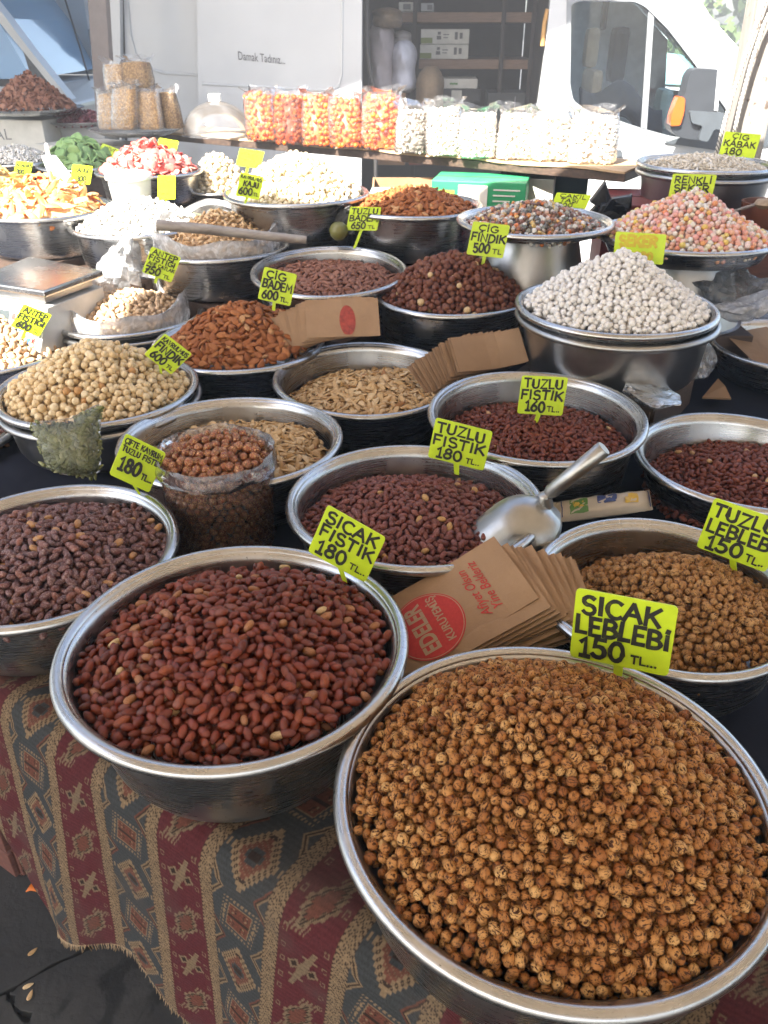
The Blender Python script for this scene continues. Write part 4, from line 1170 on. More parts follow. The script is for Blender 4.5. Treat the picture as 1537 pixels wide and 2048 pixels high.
sign([(648, 1008), (762, 1068), (742, 1175), (624, 1106)], (690, 1158), 'pea',
     [('SICAK', .06, .92, .70, .22), ('FISTIK', .05, .95, .42, .22), ('180', .10, .58, .10, .25), ('TL..', .66, .94, .12, .11)], 'yellow sign lettered SICAK FISTIK 180 TL at the back of the red peanuts')
t = sign([(246, 865), (328, 903), (304, 990), (225, 951)], (280, 985), 'tuzL',
     [('ÇİFTE KAVRUM', .05, .96, .80, .12), ('TUZLU FISTIK', .05, .97, .63, .12), ('180', .12, .62, .22, .30), ('TL...', .68, .95, .22, .13)], 'yellow sign lettered ÇİFTE KAVRUM TUZLU FISTIK 180 TL in the leftmost peanuts', weight=.25)
sign([(870, 840), (984, 858), (970, 948), (858, 910)], (914, 944), 1.0,
     [('TUZLU', .06, .90, .68, .23), ('FISTIK', .04, .95, .38, .23), ('180', .14, .58, .08, .24), ('TL..', .66, .90, .10, .12)], 'yellow sign lettered TUZLU FISTIK 180 TL behind the scoop', y=1.092)
sign([(1048, 752), (1140, 755), (1122, 833), (1031, 826)], (1072, 840), 'tuz160',
     [('TUZLU', .08, .92, .70, .22), ('FISTIK', .05, .96, .40, .23), ('160', .17, .60, .08, .26), ('TL..', .65, .92, .10, .13)], 'yellow sign lettered TUZLU FISTIK 160 TL standing in the small peanuts')
sign([(1434, 998), (1565, 1042), (1540, 1150), (1388, 1092)], (1470, 1138), 'lebR',
     [('TUZLU', .06, .92, .68, .23), ('LEBLEBİ', .05, 1.0, .38, .23), ('150', .12, .62, .07, .25), ('TL..', .68, .94, .08, .13)], 'yellow sign lettered TUZLU LEBLEBİ 150 TL, cut by the right photo edge')
sign([(335, 668), (388, 713), (340, 745), (284, 708)], (322, 742), 'hazr',
     [('KAVRULMUŞ', .06, .95, .76, .15), ('FINDIK', .06, .96, .42, .26), ('600', .12, .62, .08, .26), ('TL', .70, .92, .10, .12)], 'tilted yellow sign lettered KAVRULMUŞ FINDIK 600 on the cream hazelnut heap')
sign([(530, 534), (596, 549), (580, 613), (515, 597)], (547, 616), 1.08,
     [('ÇİG', .12, .70, .70, .22), ('BADEM', .06, .95, .40, .24), ('600', .10, .58, .08, .25), ('TL..', .66, .92, .09, .13)], 'yellow sign lettered ÇİG BADEM 600 TL at the top of the almond heap', y=1.665)
sign([(306, 494), (366, 516), (340, 565), (282, 543)], (310, 562), 1.05,
     [('ANTEP', .10, .92, .76, .18), ('FISTIĞI', .05, .92, .54, .18), ('ANE ÇATLAK', .08, .96, .36, .12), ('750', .06, .56, .06, .25), ('TL', .68, .90, .08, .12)], 'yellow sign lettered ANTEP FISTIĞI 750 above the bag of pistachios', y=1.935)
sign([(52, 610), (111, 632), (72, 672), (18, 650)], (45, 672), 1.03,
     [('ANTEP', .10, .92, .70, .22), ('FISTIĞI', .05, .94, .40, .23), ('600', .12, .60, .08, .26), ('TL', .68, .90, .10, .12)], 'yellow sign lettered ANTEP FISTIĞI 600 on the loose pistachios', y=1.75)
sign([(707, 414), (768, 414), (750, 462), (687, 460)], (709, 492), 'almsalt',
     [('TUZLU', .08, .92, .70, .22), ('BADEM', .05, .96, .40, .23), ('650', .14, .60, .08, .26), ('TL', .68, .92, .10, .12)], 'yellow sign on a long stake lettered TUZLU BADEM 650')
sign([(950, 444), (1024, 450), (1003, 518), (930, 507)], (966, 524), 'hazraw',
     [('ÇİG', .20, .72, .74, .18), ('FINDIK', .05, .97, .44, .23), ('500', .16, .60, .12, .26), ('TL', .68, .94, .12, .13)], 'yellow sign lettered ÇİG FINDIK 500 TL behind the dark hazelnuts')
sign([(1230, 466), (1333, 466), (1327, 533), (1228, 520)], (1262, 535), 1.225,
     [('ŞEKER', .10, .84, .56, .32), ('200', .42, .78, .10, .26)], 'yellow sign with rubbed out orange lettering behind the white cone', ink='ink_orange', weight=.34, y=1.69)
sign([(1349, 347), (1436, 350), (1420, 408), (1332, 405)], (1372, 412), 1.27,
     [('RENKLİ', .08, .92, .70, .22), ('ŞEKER', .10, .90, .40, .23), ('200', .16, .58, .08, .25)], 'yellow sign lettered RENKLİ ŞEKER standing in the pastel sugar balls', y=2.03)
sign([(1117, 384), (1190, 391), (1165, 416), (1100, 412)], (1130, 420), 1.245,
     [('ÇAKIL', .14, .90, .66, .26), ('TAŞI', .20, .72, .34, .26), ('200', .16, .60, .02, .26)], 'small yellow sign lettered ÇAKIL TAŞI behind the pebble candies', lean=.5, y=2.10)
sign([(1453, 264), (1524, 268), (1508, 318), (1436, 308)], (1470, 316), 1.30,
     [('ÇİG', .24, .70, .72, .20), ('KABAK', .06, .94, .42, .24), ('180', .14, .62, .08, .25)], 'yellow sign lettered ÇİG KABAK 180 in front of the wooden post', y=2.50)
sign([(484, 347), (532, 352), (515, 402), (470, 388)], (490, 402), 1.20,
     [('KAVRULMUŞ', .06, .95, .78, .14), ('KAJU', .22, .86, .48, .22), ('600', .08, .66, .12, .28), ('TL', .72, .92, .14, .12)], 'yellow sign lettered KAVRULMUŞ KAJU 600 in the cashews', y=2.115)
sign([(484, 297), (534, 304), (516, 337), (468, 330)], (492, 345), 1.25, [('--- -', .2, .8, .62, .2), ('- --', .25, .7, .3, .2)], 'pale sunlit sign with unreadable marks below the shelf', y=2.62)
sign([(324, 276), (362, 283), (345, 320), (305, 314)], (326, 325), 1.30, [('-----', .2, .8, .72, .12)], 'pale sunlit sign stuck in the red dried fruit', y=2.78)
sign([(210, 288), (243, 300), (222, 318), (189, 305)], (206, 318), 1.28,
     [('KİVİ', .2, .85, .62, .26), ('300', .2, .7, .14, .3)], 'small yellow sign lettered KİVİ 300 behind the green slices', y=3.06, lean=.4)
sign([(148, 330), (193, 332), (174, 370), (138, 364)], (158, 376), 1.24,
     [('MANGO', .1, .92, .60, .24), ('300', .3, .75, .14, .3)], 'yellow sign lettered MANGO at the back of the orange strips', y=2.45)
sign([(38, 322), (72, 326), (55, 353), (22, 350)], (40, 362), 1.22,
     [('ANANAS', .06, .95, .62, .24), ('300', .12, .6, .14, .3)], 'yellow sign lettered ANANAS 300 in the dried pineapple', y=2.72)
sign([(316, 352), (358, 350), (345, 400), (316, 398)], (332, 402), 1.2, [('-- -', .4, .8, .7, .12), ('--', .2, .6, .2, .12)], 'sunlit pale sign between the white nuts and the coconut', y=2.50)
sign([(-20, 425), (33, 440), (15, 475), (-30, 470)], (0, 478), 1.05, [('---', .2, .7, .6, .14)], 'sunlit pale sign at the left photo edge above the small bowl', y=2.34)
# ------------------------------------------------------------------ scoop
M['film'] = film('clear_plastic_film', milky=.10)
M['film_pouch'] = film('shiny_pouch_film', milky=.05, crinkle=34, bump=.9, gloss_rough=.06)
M['film_soft'] = film('soft_plastic_film', milky=.26, crinkle=24, bump=.4)
M['film_white'] = film('milky_plastic_bag', milky=.62, crinkle=35, bump=.7, gloss_rough=.25)
M['film_grey'] = film('grey_plastic_bag', tint=(.42, .44, .47), milky=.55, crinkle=30, bump=.8, gloss_rough=.2)
k = NT('scoop_steel'); v = k.coord(); n_ = k.noise(v, 14, 4); sc_n = k.noise(v, 60, 3)
k.base(k.ramp(n_, ((.3, (.30, .30, .29)), (.7, (.46, .455, .44))))); k.set(Metallic=1.0, Roughness=k.math('MULTIPLY_ADD', sc_n, .14, .27)); k.bump(n_, .25, .006); M['scoop_steel'] = k.m
t = thing('steel_scoop', 'shiny steel scoop stuck mouth down in the salted peanuts', 'scoop', at(1088, 992, z=1.055))
N0 = at(1080, 990, z=1.058); MO = at(958, 1088, z=.978)
ax = (MO - N0).normalized(); L_ = (MO - N0).length + .035
sd_ = ax.cross(Vector((0, 0, 1))).normalized(); up = sd_.cross(ax).normalized()
# the hollow leans towards the right
tl = Matrix.Rotation(R(-6), 3, ax); sd_ = tl @ sd_; up = tl @ up
gr = []
for i in range(29):
    q = i / 28; w_ = .054 * (1 - (1 - min(1, q / .45)) ** 2.4) ** .5 if q < .45 else .054 + .004 * (q - .45)
    w_ = max(w_, .002); open_ = R(94) if q < .2 else R(92)
    row = []
    for j in range(25):
        a = -open_ + 2 * open_ * j / 24
        lead = .030 * math.cos(a) * max(0, q - .55) * 2.2
        row.append(N0 + ax * (q * L_ + lead) + sd_ * (w_ * math.sin(a)) + up * (w_ * 1.28 * math.cos(a) - .044))
    gr.append(row)
MB().sheet(gr).build('scoop_bowl', M['scoop_steel'], t, smooth=True, solid=.0016)
HE = at(1209, 896, z=1.135); hb = N0 + up * -.008 - ax * .002
MB().tube([hb, hb.lerp(HE, .06), hb.lerp(HE, .12), hb.lerp(HE, .5), HE - (HE - hb).normalized() * .002, HE], [.005, .0072, .0102, .0108, .0112, .0098], 20).build('handle', M['scoop_steel'], t, smooth=True)
MB().tube([N0 - up * .02 - ax * -.006, N0 - up * .006 - ax * .004, hb.lerp(HE, .05)], [.011, .0095, .0075], 14).build('neck_ferrule', M['scoop_steel'], t, smooth=True)

# ------------------------------------------------------------------ paper bags
k = NT('kraft_paper'); v = k.coord(); n_ = k.noise(v, 13, 5, .6); f_ = k.noise(k.vec('MULTIPLY', v, (1, 1, 1)), 420, 3)
cr = k.noise(v, 26, 3, .5, 1.4)
k.base(k.mix(k.math('MULTIPLY', f_, .35), k.ramp(n_, ((.3, (.30, .185, .105)), (.7, (.39, .25, .145)))), (.22, .13, .07)))
k.set(Roughness=.78); k.b.inputs['Specular IOR Level'].default_value = .25; k.bump(k.math('ADD', cr, k.math('MULTIPLY', f_, .1)), .35, .004); M['kraft'] = k.m
k = NT('red_print'); v = k.coord(); n_ = k.noise(v, 300, 3)
k.base(k.ramp(n_, ((.35, (.42, .022, .018)), (.75, (.50, .035, .025))))); k.set(Roughness=.7); M['print_red'] = k.m
M['print_dull'] = plain('worn_red_print', (.30, .045, .03), .8, var=.35, scale=120)
k = NT('kraft_print'); k.base((.40, .27, .17)); k.set(Roughness=.8); M['print_kraft'] = k.m
def text_mesh(txt, size, shear=0, bold=0.0, spacing=1.0):
    cu = bpy.data.curves.new('txt', 'FONT'); cu.body = txt; cu.size = size; cu.shear = shear; cu.offset = bold
    cu.align_x = 'CENTER'; cu.align_y = 'CENTER'; cu.space_character = spacing; cu.resolution_u = 3
    ob = bpy.data.objects.new('txt', cu); COL.objects.link(ob)
    bpy.context.view_layer.update()
    me = bpy.data.meshes.new_from_object(ob.evaluated_get(bpy.context.evaluated_depsgraph_get()))
    bpy.data.objects.remove(ob); bpy.data.curves.remove(cu)
    v = [p.co.copy() for p in me.vertices]; f = [tuple(p.vertices) for p in me.polygons]
    bpy.data.meshes.remove(me)
    return v, f
def bag_sheet(fr, w, l, gen, th=.0016, curl=0):
    """flat folded bag: front and back leaf, pleat at the sides; fr(x, y, z) -> place"""
    n, m_ = 6, 8
    top, bot = [], []
    ph = gen.uniform(0, 6, 3)
    def wave(a, b): return .0012 * math.sin(a * 60 + ph[0]) + .0010 * math.sin(b * 38 + ph[1]) + (curl * .35 * (a / w) ** 2 * w if curl else 0)
    for j in range(m_ + 1):
        ra, rb = [], []
        for i in range(n + 1):
            a, b = -w / 2 + w * i / n, l * j / m_
            z = wave(a, b)
            e = th if 0 < i < n else th * .45
            ra.append(fr(a, b, z + e)); rb.append(fr(a, b, z - e))
        top.append(ra); bot.append(rb)
    mb = MB().sheet(top)
    mb.sheet(bot)
    ed = [(top[0], bot[0]), (top[-1], bot[-1]), ([r_[0] for r_ in top], [r_[0] for r_ in bot]), ([r_[-1] for r_ in top], [r_[-1] for r_ in bot])]
    for a, b in ed: mb.sheet([a, b])
    return mb, wave
A = at(997, 1080, z=1.052); Bc = at(1086, 1205, z=1.030); D_ = at(812, 1224, z=.985)
ux = (A - Bc); wd = ux.length; ux.normalize()                   # reading direction of the print
uy = (D_ - A); uy = (uy - ux * uy.dot(ux)).normalized()         # towards the top of the print
nz = ux.cross(uy).normalized()
if nz.z < 0: nz = -nz
gen = np.random.default_rng(77)
org = (A + Bc) / 2
LB = .215
for i in range(15):
    tw = -.018 * i + gen.normal(0, .02); off = ux * (-.0005 * i) - uy * (.0042 * i + gen.normal(0, .0022)) - nz * (.0034 * i) + ux * gen.normal(0, .003)
    # each deeper bag is fanned a little further to the right
    tip = Matrix.Rotation(tw, 3, nz)
    a_, b_ = tip @ ux, tip @ uy
    o_ = org + off + (ux * -.0030 * i)
    fr = lambda x, y, z, a_=a_, b_=b_, o_=o_: o_ + a_ * x + b_ * y + nz * z
    mb, wv_ = bag_sheet(fr, wd, LB, gen)
    first = i == 0
    o = thing('paper_bag', 'brown paper bag printed red, topmost of the fanned stack by the front chickpeas' if first else 'plain brown paper bag fanned in the stack under the printed one', 'paper bag', o_,
              'paper bags fanned in the front stack')
    mb.build('paper_leaf', M['kraft'], o, smooth=False)
    if first:
        lift = .0016 + .0005
        ctr = (-.012, .128); rad = .046
        ring = MB(); n = 48
        def P(x, y, e=0): return fr(x, y, wv_(x, y) + lift + e)
        dv = [P(*ctr)]; df = []
        for q in range(1, 7):
            for s_ in range(n): dv.append(P(ctr[0] + rad * q / 6 * math.cos(2*PI*s_/n), ctr[1] + rad * q / 6 * math.sin(2*PI*s_/n)))
        for s_ in range(n): df.append((0, 1 + s_, 1 + (s_ + 1) % n))
        for q in range(5):
            for s_ in range(n): df.append((1+q*n+s_, 1+(q+1)*n+s_, 1+(q+1)*n+(s_+1) % n, 1+q*n+(s_+1) % n))
        MB().add(dv, df).build('red_roundel', M['print_red'], o)
        rg = []
        for s_ in range(n + 1):
            c_, s2 = math.cos(2*PI*s_/n), math.sin(2*PI*s_/n)
            rg.append([P(ctr[0] + rad * .945 * c_, ctr[1] + rad * .945 * s2, .0003), P(ctr[0] + rad * .965 * c_, ctr[1] + rad * .965 * s2, .0003)])
        MB().sheet(rg).build('roundel_line', M['print_kraft'], o)
        def put(txt, size, x, y, mat, name, shear=0, bold=0., sc=(1, 1)):
            v_, f_ = text_mesh(txt, size, shear, bold)
            MB().add([P(x + p.x * sc[0], y + p.y * sc[1], .0004) for p in v_], f_).build(name, mat, o)
        put('EDELER', .030, -.012, .136, M['print_kraft'], 'lettering', 0, .0010, (.70, 1.0))
        put('KURUYEMİŞ', .0135, -.010, .110, M['print_kraft'], 'lettering', 0, .0003, (.92, 1.1))
        put('Afiyet Olsun', .0165, -.004, .060, M['print_red'], 'lettering', .35, .0001, (.9, 1.05))
        put('Yine Bekleriz', .0165, -.002, .044, M['print_red'], 'lettering', .35, .0001, (.9, 1.05))
def bag_fan(cpx, z, face, width, length, n, name_label, group, turn, lean, step, spread, print_=False, curl=.0):
    """stack of bags leaning on their long edge"""
    o0 = at(*cpx, z=z)
    ux = Vector((math.cos(face), math.sin(face), 0)); 
    up_ = (Vector((0, 0, 1)) * math.cos(lean) + Vector((-math.sin(face), math.cos(face), 0)) * math.sin(lean)).normalized()
    nz = ux.cross(up_).normalized()
    g2 = np.random.default_rng(int(cpx[0]))
    for i in range(n):
        tw = turn * i + g2.normal(0, .012)
        tip = Matrix.Rotation(tw, 3, nz)
        a_, b_ = tip @ ux, tip @ up_
        o_ = o0 - nz * (step * i) + ux * (-spread * i + g2.normal(0, .002)) 
        fr = lambda x, y, z, a_=a_, b_=b_, o_=o_: o_ + a_ * x + b_ * y + nz * z
        mb, wv_ = bag_sheet(fr, length, width, g2, .0012, curl)
        o = thing('paper_bag', (name_label[0] if i == 0 else name_label[1]), 'paper bag', o_, group)
        mb.build('paper_leaf', M['kraft'], o)
        if print_ and i == 0:
            dv = []; n_ = 28
            for q in range(1, 5):
                for s_ in range(n_):
                    x, y = .010 + .017 * q / 4 * math.cos(2*PI*s_/n_), width * .42 + .034 * q / 4 * math.sin(2*PI*s_/n_)
                    y = min(max(y, .004), width - .004)
                    dv.append(fr(x, y, wv_(x, y) + .0019))
            df = [tuple(range(n_))] + [(q*n_+s_, (q+1)*n_+s_, (q+1)*n_+(s_+1) % n_, q*n_+(s_+1) % n_) for q in range(3) for s_ in range(n_)]
            MB().add(dv, df).build('red_roundel', M['print_dull'], o)
bag_fan((690, 674), 1.048, .12, .085, .155, 12, ('brown paper bag with red print, front one of the stack below the salted almonds', 'brown paper bag in the stack below the salted almonds'), 'paper bags below the salted almonds', .030, .70, .0030, .0058, True)
bag_fan((988, 738), 1.02, .30, .075, .15, 14, ('brown paper bag, front one of the curled stack under the white cone', 'brown paper bag in the curled stack under the white cone'), 'paper bags under the white cone', .030, .80, .0034, .0050, False, .9)

# ------------------------------------------------------------------ bag of sesame nuts
JC = at(452, 1080, z=TT + .004); JR = .082; JH = .148
t = thing('plastic_bag', 'clear plastic bag standing open, full of sesame coated nuts', 'plastic bag', JC)
def crk(amp):
    ph = rng.uniform(0, 6, 4)
    return lambda j, a: (1 + amp * (math.sin(a * 5 + j * .9 + ph[0]) + .7 * math.sin(a * 11 - j * 1.7 + ph[1]) + .5 * math.sin(a * 23 + j * 2.3 + ph[2])), .0012 * math.sin(a * 7 + j))
MB().lathe([(.0001, .001), (JR * .7, .001), (JR * .95, .006)] + [(JR * (1.0 + .05 * (i / 14)), .012 + (JH - .012) * i / 14) for i in range(15)], 90, JC, crk(.007)).build('bag_wall', film('thin_clear_film', milky=.035, crinkle=120, bump=.5), t, smooth=True)
MB().lathe([(JR * 1.03, JH + .000), (JR * 1.07, JH + .006), (JR * 1.09, JH + .011), (JR * 1.07, JH + .014), (JR * 1.05, JH + .010), (JR * 1.09, JH - .002), (JR * 1.10, JH - .010), (JR * 1.075, JH - .015)], 90, JC, crk(.018)).build('folded_collar', M['film_soft'], t, smooth=True)
gen = np.random.default_rng(5)
pts = []
rb_ = .0064
for lay in range(13):
    nn_ = 38
    for i in range(nn_):
        a = 2 * PI * (i + .5 * (lay % 2)) / nn_ + gen.normal(0, .02)
        r_ = (JR * (1.0 + .05 * lay / 13)) - rb_ * 1.3 + gen.normal(0, .0006)
        pts.append((r_ * math.cos(a), r_ * math.sin(a), .009 + lay * .0108 + gen.normal(0, .0008)))
X, Y, Z = settle(JR - .004, dome(JH + .006, .020, JR), rb_ * .92, rb_ * .92, 700, gen, 2.2)
P = np.concatenate([np.array(pts), np.stack([X, Y, Z], 1)])
vis = np.concatenate([np.array([p[1] < .01 for p in pts]), Z > JH - .026])
Q = rot_mats(len(P), gen, np.zeros(len(P)), np.zeros(len(P)), 9)
bs = disc_base(JR - .012, dome(JH - .03, 0, JR), 0)
scatter('sesame_nut', 'sesame_nuts', 'cluster', rb_, P, Q, M['sesame'], 'knobbly brown sesame coated nut in the clear plastic bag', 'nut', 'sesame coated nuts', 300, 'brown sesame coated nuts deeper in the clear bag', vis, gen, tuple(JC), bs, 3, (2, 1))

# ------------------------------------------------------------------ pillow bag of green pumpkin kernels
GC = at(134, 888, z=1.035)
t = thing('plastic_bag', 'clear pillow shaped plastic bag of green pumpkin kernels leaning by the peanuts', 'plastic bag', GC)
vx = (at(212, 905, y=GC.y) - at(58, 880, y=GC.y)).normalized(); vy = Vector((0, .50, .87)); vy = (vy - vx * vy.dot(vx)).normalized(); vn = vx.cross(vy).normalized()
if vn.y > 0: vn = -vn
OUT = [(-.060, .020), (-.045, -.005), (-.022, -.046), (.0, -.050), (.045, -.047), (.058, -.035), (.054, .0), (.048, .030), (.045, .066), (.038, .068), (.0, .040), (-.04, .028)]
def inside_poly(x, y):
    c = False; n = len(OUT)
    for i in range(n):
        x1, y1 = OUT[i]; x2, y2 = OUT[i - 1]
        if (y1 > y) != (y2 > y) and x < (x2 - x1) * (y - y1) / (y2 - y1) + x1: c = not c
    return c
def edge_d(x, y):
    b = 9
    for i in range(len(OUT)):
        a, c = Vector(OUT[i]), Vector(OUT[i - 1]); p = Vector((x, y)); d = c - a
        q = max(0, min(1, (p - a).dot(d) / d.length_squared)); b = min(b, (p - a - d * q).length)
    return b
gsx = [(-.064 + .124 * i / 34, -.054 + .126 * j / 34) for i in range(35) for j in range(35)]
for side, nm in ((1, 'front_sheet'), (-1, 'back_sheet')):
    mb = MB(); n = 40
    v_, ix = [], {}
    for i in range(n):
        for j in range(n):
            x, y = -.066 + .128 * i / (n - 1), -.056 + .130 * j / (n - 1)
            if inside_poly(x, y):
                e = edge_d(x, y); b = .022 * min(1, e / .022) ** .55
                ix[i, j] = len(v_); v_.append(GC + vx * x + vy * y + vn * (side * (b * 1.15 + .002) + .0012 * math.sin(x * 260 + y * 170) + .0008 * math.sin(y * 330)))
    f_ = [(ix[i, j], ix[i+1, j], ix[i+1, j+1], ix[i, j+1]) for i in range(n-1) for j in range(n-1) if all(q in ix for q in ((i, j), (i+1, j), (i+1, j+1), (i, j+1)))]
    mb.add(v_, f_).build(nm, M['film_pouch'] if side > 0 else M['film_soft'], t, smooth=True)
MB().tube([GC + vx * x + vy * y + vn * .001 for x, y in [(-.064, .021), (-.04, .029), (0, .041), (.038, .070), (.047, .068)]], .0016, 6).build('sealed_edge', M['film_soft'], t, smooth=True)
pts = []; gen = np.random.default_rng(8)
for (x, y) in [(gen.uniform(-.06, .056), gen.uniform(-.05, .065)) for _ in range(14000)]:
    if len(pts) > 560: break
    if inside_poly(x, y) and edge_d(x, y) > .004 and (y < .03 or x > .01):
        if all((x - p[0]) ** 2 + (y - p[1]) ** 2 > .0048 ** 2 for p in pts): pts.append((x, y))
Bm = np.array([list(vx), list(vy), list(vn)]).T
loc = np.array([(x, y, .022 * min(1, edge_d(x, y) / .022) ** .55 - .0095) for x, y in pts])
P = loc @ Bm.T
Q = np.einsum('ij,njk->nik', Bm, rot_mats(len(P), gen, np.zeros(len(P)), np.zeros(len(P)), .13))
inn = np.array([(x, y, .012 * min(1, edge_d(x, y) / .022) ** .5 - .004) for x, y in pts for _ in range(2)]); inn[:, :2] += gen.normal(0, .003, inn[:, :2].shape)
P = np.concatenate([P, inn @ Bm.T]); Q = np.concatenate([Q, np.einsum('ij,njk->nik', Bm, rot_mats(len(inn), gen, np.zeros(len(inn)), np.zeros(len(inn)), .3))])
vis = np.arange(len(P)) < len(pts)
scatter('green_pumpkin_kernel', 'green_pumpkin_kernels', 'seed', .0074, P, Q, M['seed_green'], 'flat green pumpkin kernel in the pillow shaped bag', 'seed', 'green pumpkin kernels', 300, 'green pumpkin kernels deeper in the pillow shaped bag', vis, gen, tuple(GC), None, 2, (2, 1))

# ------------------------------------------------------------------ opened bags lining two basins
def liner(c, R0, z0, z1, label, tilt, lift_back, mat, tuft=None):
    t = thing('plastic_bag', label, 'plastic bag', c)
    ph = rng.uniform(0, 6, 5)
    def w(j, a):
        k_ = 1 + .02 * math.sin(a * 3 + ph[0]) + .014 * math.sin(a * 8 + ph[1] + j) + .008 * math.sin(a * 19 + ph[2] - j * 1.3)
        return k_, (lift_back * (math.sin(a) * .5 + .5) * (j > 3) * min(1, (j - 3) / 4) + .006 * math.sin(a * 6 + ph[3]) * (j > 2))
    prof = [(R0 * .9, z0 - .01), (R0 * .99, z0 - .004), (R0 * 1.02, z0), (R0 * 1.03, z0 + (z1 - z0) * .35), (R0 * 1.03, z0 + (z1 - z0) * .7), (R0 * 1.03, z1), (R0 * 1.01, z1 + .006), (R0 * .975, z1 + .004), (R0 * .955, z1 - .012)]
    MB().lathe(prof, 96, c, w).build('bag_wall', mat, t, smooth=True)
    if tuft:
        gr = []
        for i in range(13):
            row = []
            for j in range(15):
                u = i / 12; a = j / 14 * PI - .3
                b0 = Vector(tuft[0]); b1 = Vector(tuft[1])
                p = b0.lerp(b1, u) + Vector((math.cos(a) * tuft[2] * (1 - .55 * u ** 1.5), math.sin(a) * tuft[2] * .6 * (1 - .6 * u), 0)) 
                p += Vector((math.sin(j * 2.1 + u * 4), math.cos(j * 1.7 + u * 5), 0)) * .006
                row.append(p)
            gr.append(row)
        MB().sheet(gr).build('gathered_neck', mat, t, smooth=True)
liner((-.643, 1.978, .998), .150, -.018, .020, 'milky plastic bag folded open around the pistachios', 0, .045, M['film_white'])
liner((-.437, 2.170, 1.122), .158, -.012, .026, 'milky plastic bag folded open around the cashews', 0, .05, M['film_white'])

# ------------------------------------------------------------------ wooden stick across the cashews
a_ = at(313, 450, y=1.98); b_ = at(612, 480, z=1.150)
t = thing('wooden_stick', 'long grey wooden stick lying across the cashew bag and the salted almond rim', 'stick', (a_ + b_) / 2)
MB().tube([a_, a_.lerp(b_, .3) + Vector((0, 0, .002)), a_.lerp(b_, .7), b_], [.0125, .0122, .0112, .010], 14).build('shaft', M['wood_grey'], t, smooth=True)

# ------------------------------------------------------------------ upturned basins under the two sweet dishes
def upturned(c, D, H, label):
    t = thing('steel_basin', label, 'basin', c)
    r0, r1 = D / 2, D / 2 - .045
    MB().lathe([(.0001, 0), (r1 - .015, 0), (r1 - .003, -.004), (r1, -.012), (r0 - .008, -H + .004), (r0, -H + .002), (r0, -H), (r0 - .010, -H), (r1 - .004, -.016), (.0001, -.006)], 96).build('bowl', M['steel_b'], t, smooth=True, local=True)
upturned((.364, 2.020, 1.181), .31, 1.181 - TT - .006 if False else .17, 'upturned steel basin under the pebble candy dish')
upturned((.719, 1.973, 1.138), .33, .15, 'upturned steel basin under the pastel sugar ball dish')
for (x, y, z, wd_, nm) in ((.364, 2.020, 1.010, .14, 'upturned basin under the pebble candies'), (.719, 1.973, .987, .15, 'upturned basin under the pastel sugar balls')):
    t = thing('wooden_crate', 'dark wooden crate below the ' + nm, 'crate', (x, y, TT + .004))
    MB().box((x - wd_, y - wd_, TT + .006), (x + wd_, y + wd_, z), None).build('side_boards', M['wood_dark'], t, bevel=.003)

# ------------------------------------------------------------------ packets and bags between the basins
def packet(corners, z, th, label, cols, cat='packet', rot=0, name='food_packet'):
    q = [at(*p, z=zz) for p, zz in zip(corners, z)]
    c = sum(q, Vector()) / 4
    u = (q[1] - q[0] + q[2] - q[3]) / 2; v = (q[0] - q[3] + q[1] - q[2]) / 2
    n_ = u.cross(v).normalized()
    t = thing(name, label, cat, c)
    gr, g2 = [], []
    for i in range(13):
        ra, rb = [], []
        for j in range(9):
            a, b = i / 12 - .5, j / 8 - .5
            e = max(0, 1 - (2 * a) ** 4) * max(0, 1 - (2 * b) ** 4)
            p = c + u * a + v * b
            ra.append(p + n_ * (th * (e ** .5) + .0015 * math.sin(a * 40 + b * 13))); rb.append(p - n_ * th * e ** .5)
        gr.append(ra); g2.append(rb)
    MB().sheet(gr).sheet(g2).build('wrapper', cols[0], t, smooth=True)
    for (a0, a1, b0, b1, mat) in cols[1]:
        g3 = []
        for i in range(5):
            row = []
            for j in range(5):
                a, b = a0 + (a1 - a0) * i / 4, b0 + (b1 - b0) * j / 4
                e = max(0, 1 - (2 * a) ** 4) * max(0, 1 - (2 * b) ** 4)
                row.append(c + u * a + v * b + n_ * (th * e ** .5 + .0015 * math.sin(a * 40 + b * 13) + .0008))
            g3.append(row)
        MB().sheet(g3).build('printed_patch', mat, t, smooth=True)
M['pack_cream'] = plain('cream_wrapper', (.52, .47, .40), .35, scale=30, var=.1)
M['pack_blue'] = plain('blue_print', (.03, .06, .22), .35)
M['pack_yellow'] = plain('yellow_print', (.62, .42, .05), .4)
M['pack_green'] = plain('green_print', (.08, .22, .05), .4)
packet([(1112, 1000), (1295, 985), (1310, 1015), (1105, 1052)], (.955, .955, .94, .94), .012, 'cream and blue printed packet between the scoop and the chickpeas',
       (M['pack_cream'], [(-.36, -.18, -.35, .3, M['pack_green']), (-.33, -.22, -.1, .2, M['pack_yellow']), (-.08, .12, -.05, .33, M['pack_blue']), (.2, .34, -.2, .25, M['pack_yellow']), (-.44, -.43, -.4, .4, M['pack_blue']), (.46, .475, -.42, .42, M['pack_blue'])]))
packet([(418, 590), (505, 582), (510, 618), (425, 622)], (1.0, 1.0, .97, .97), .014, 'blue and yellow packet behind the almond heap', (M['pack_blue'], [(-.1, .3, -.2, .35, M['pack_yellow']), (-.4, -.2, -.1, .3, M['pack_cream'])]))
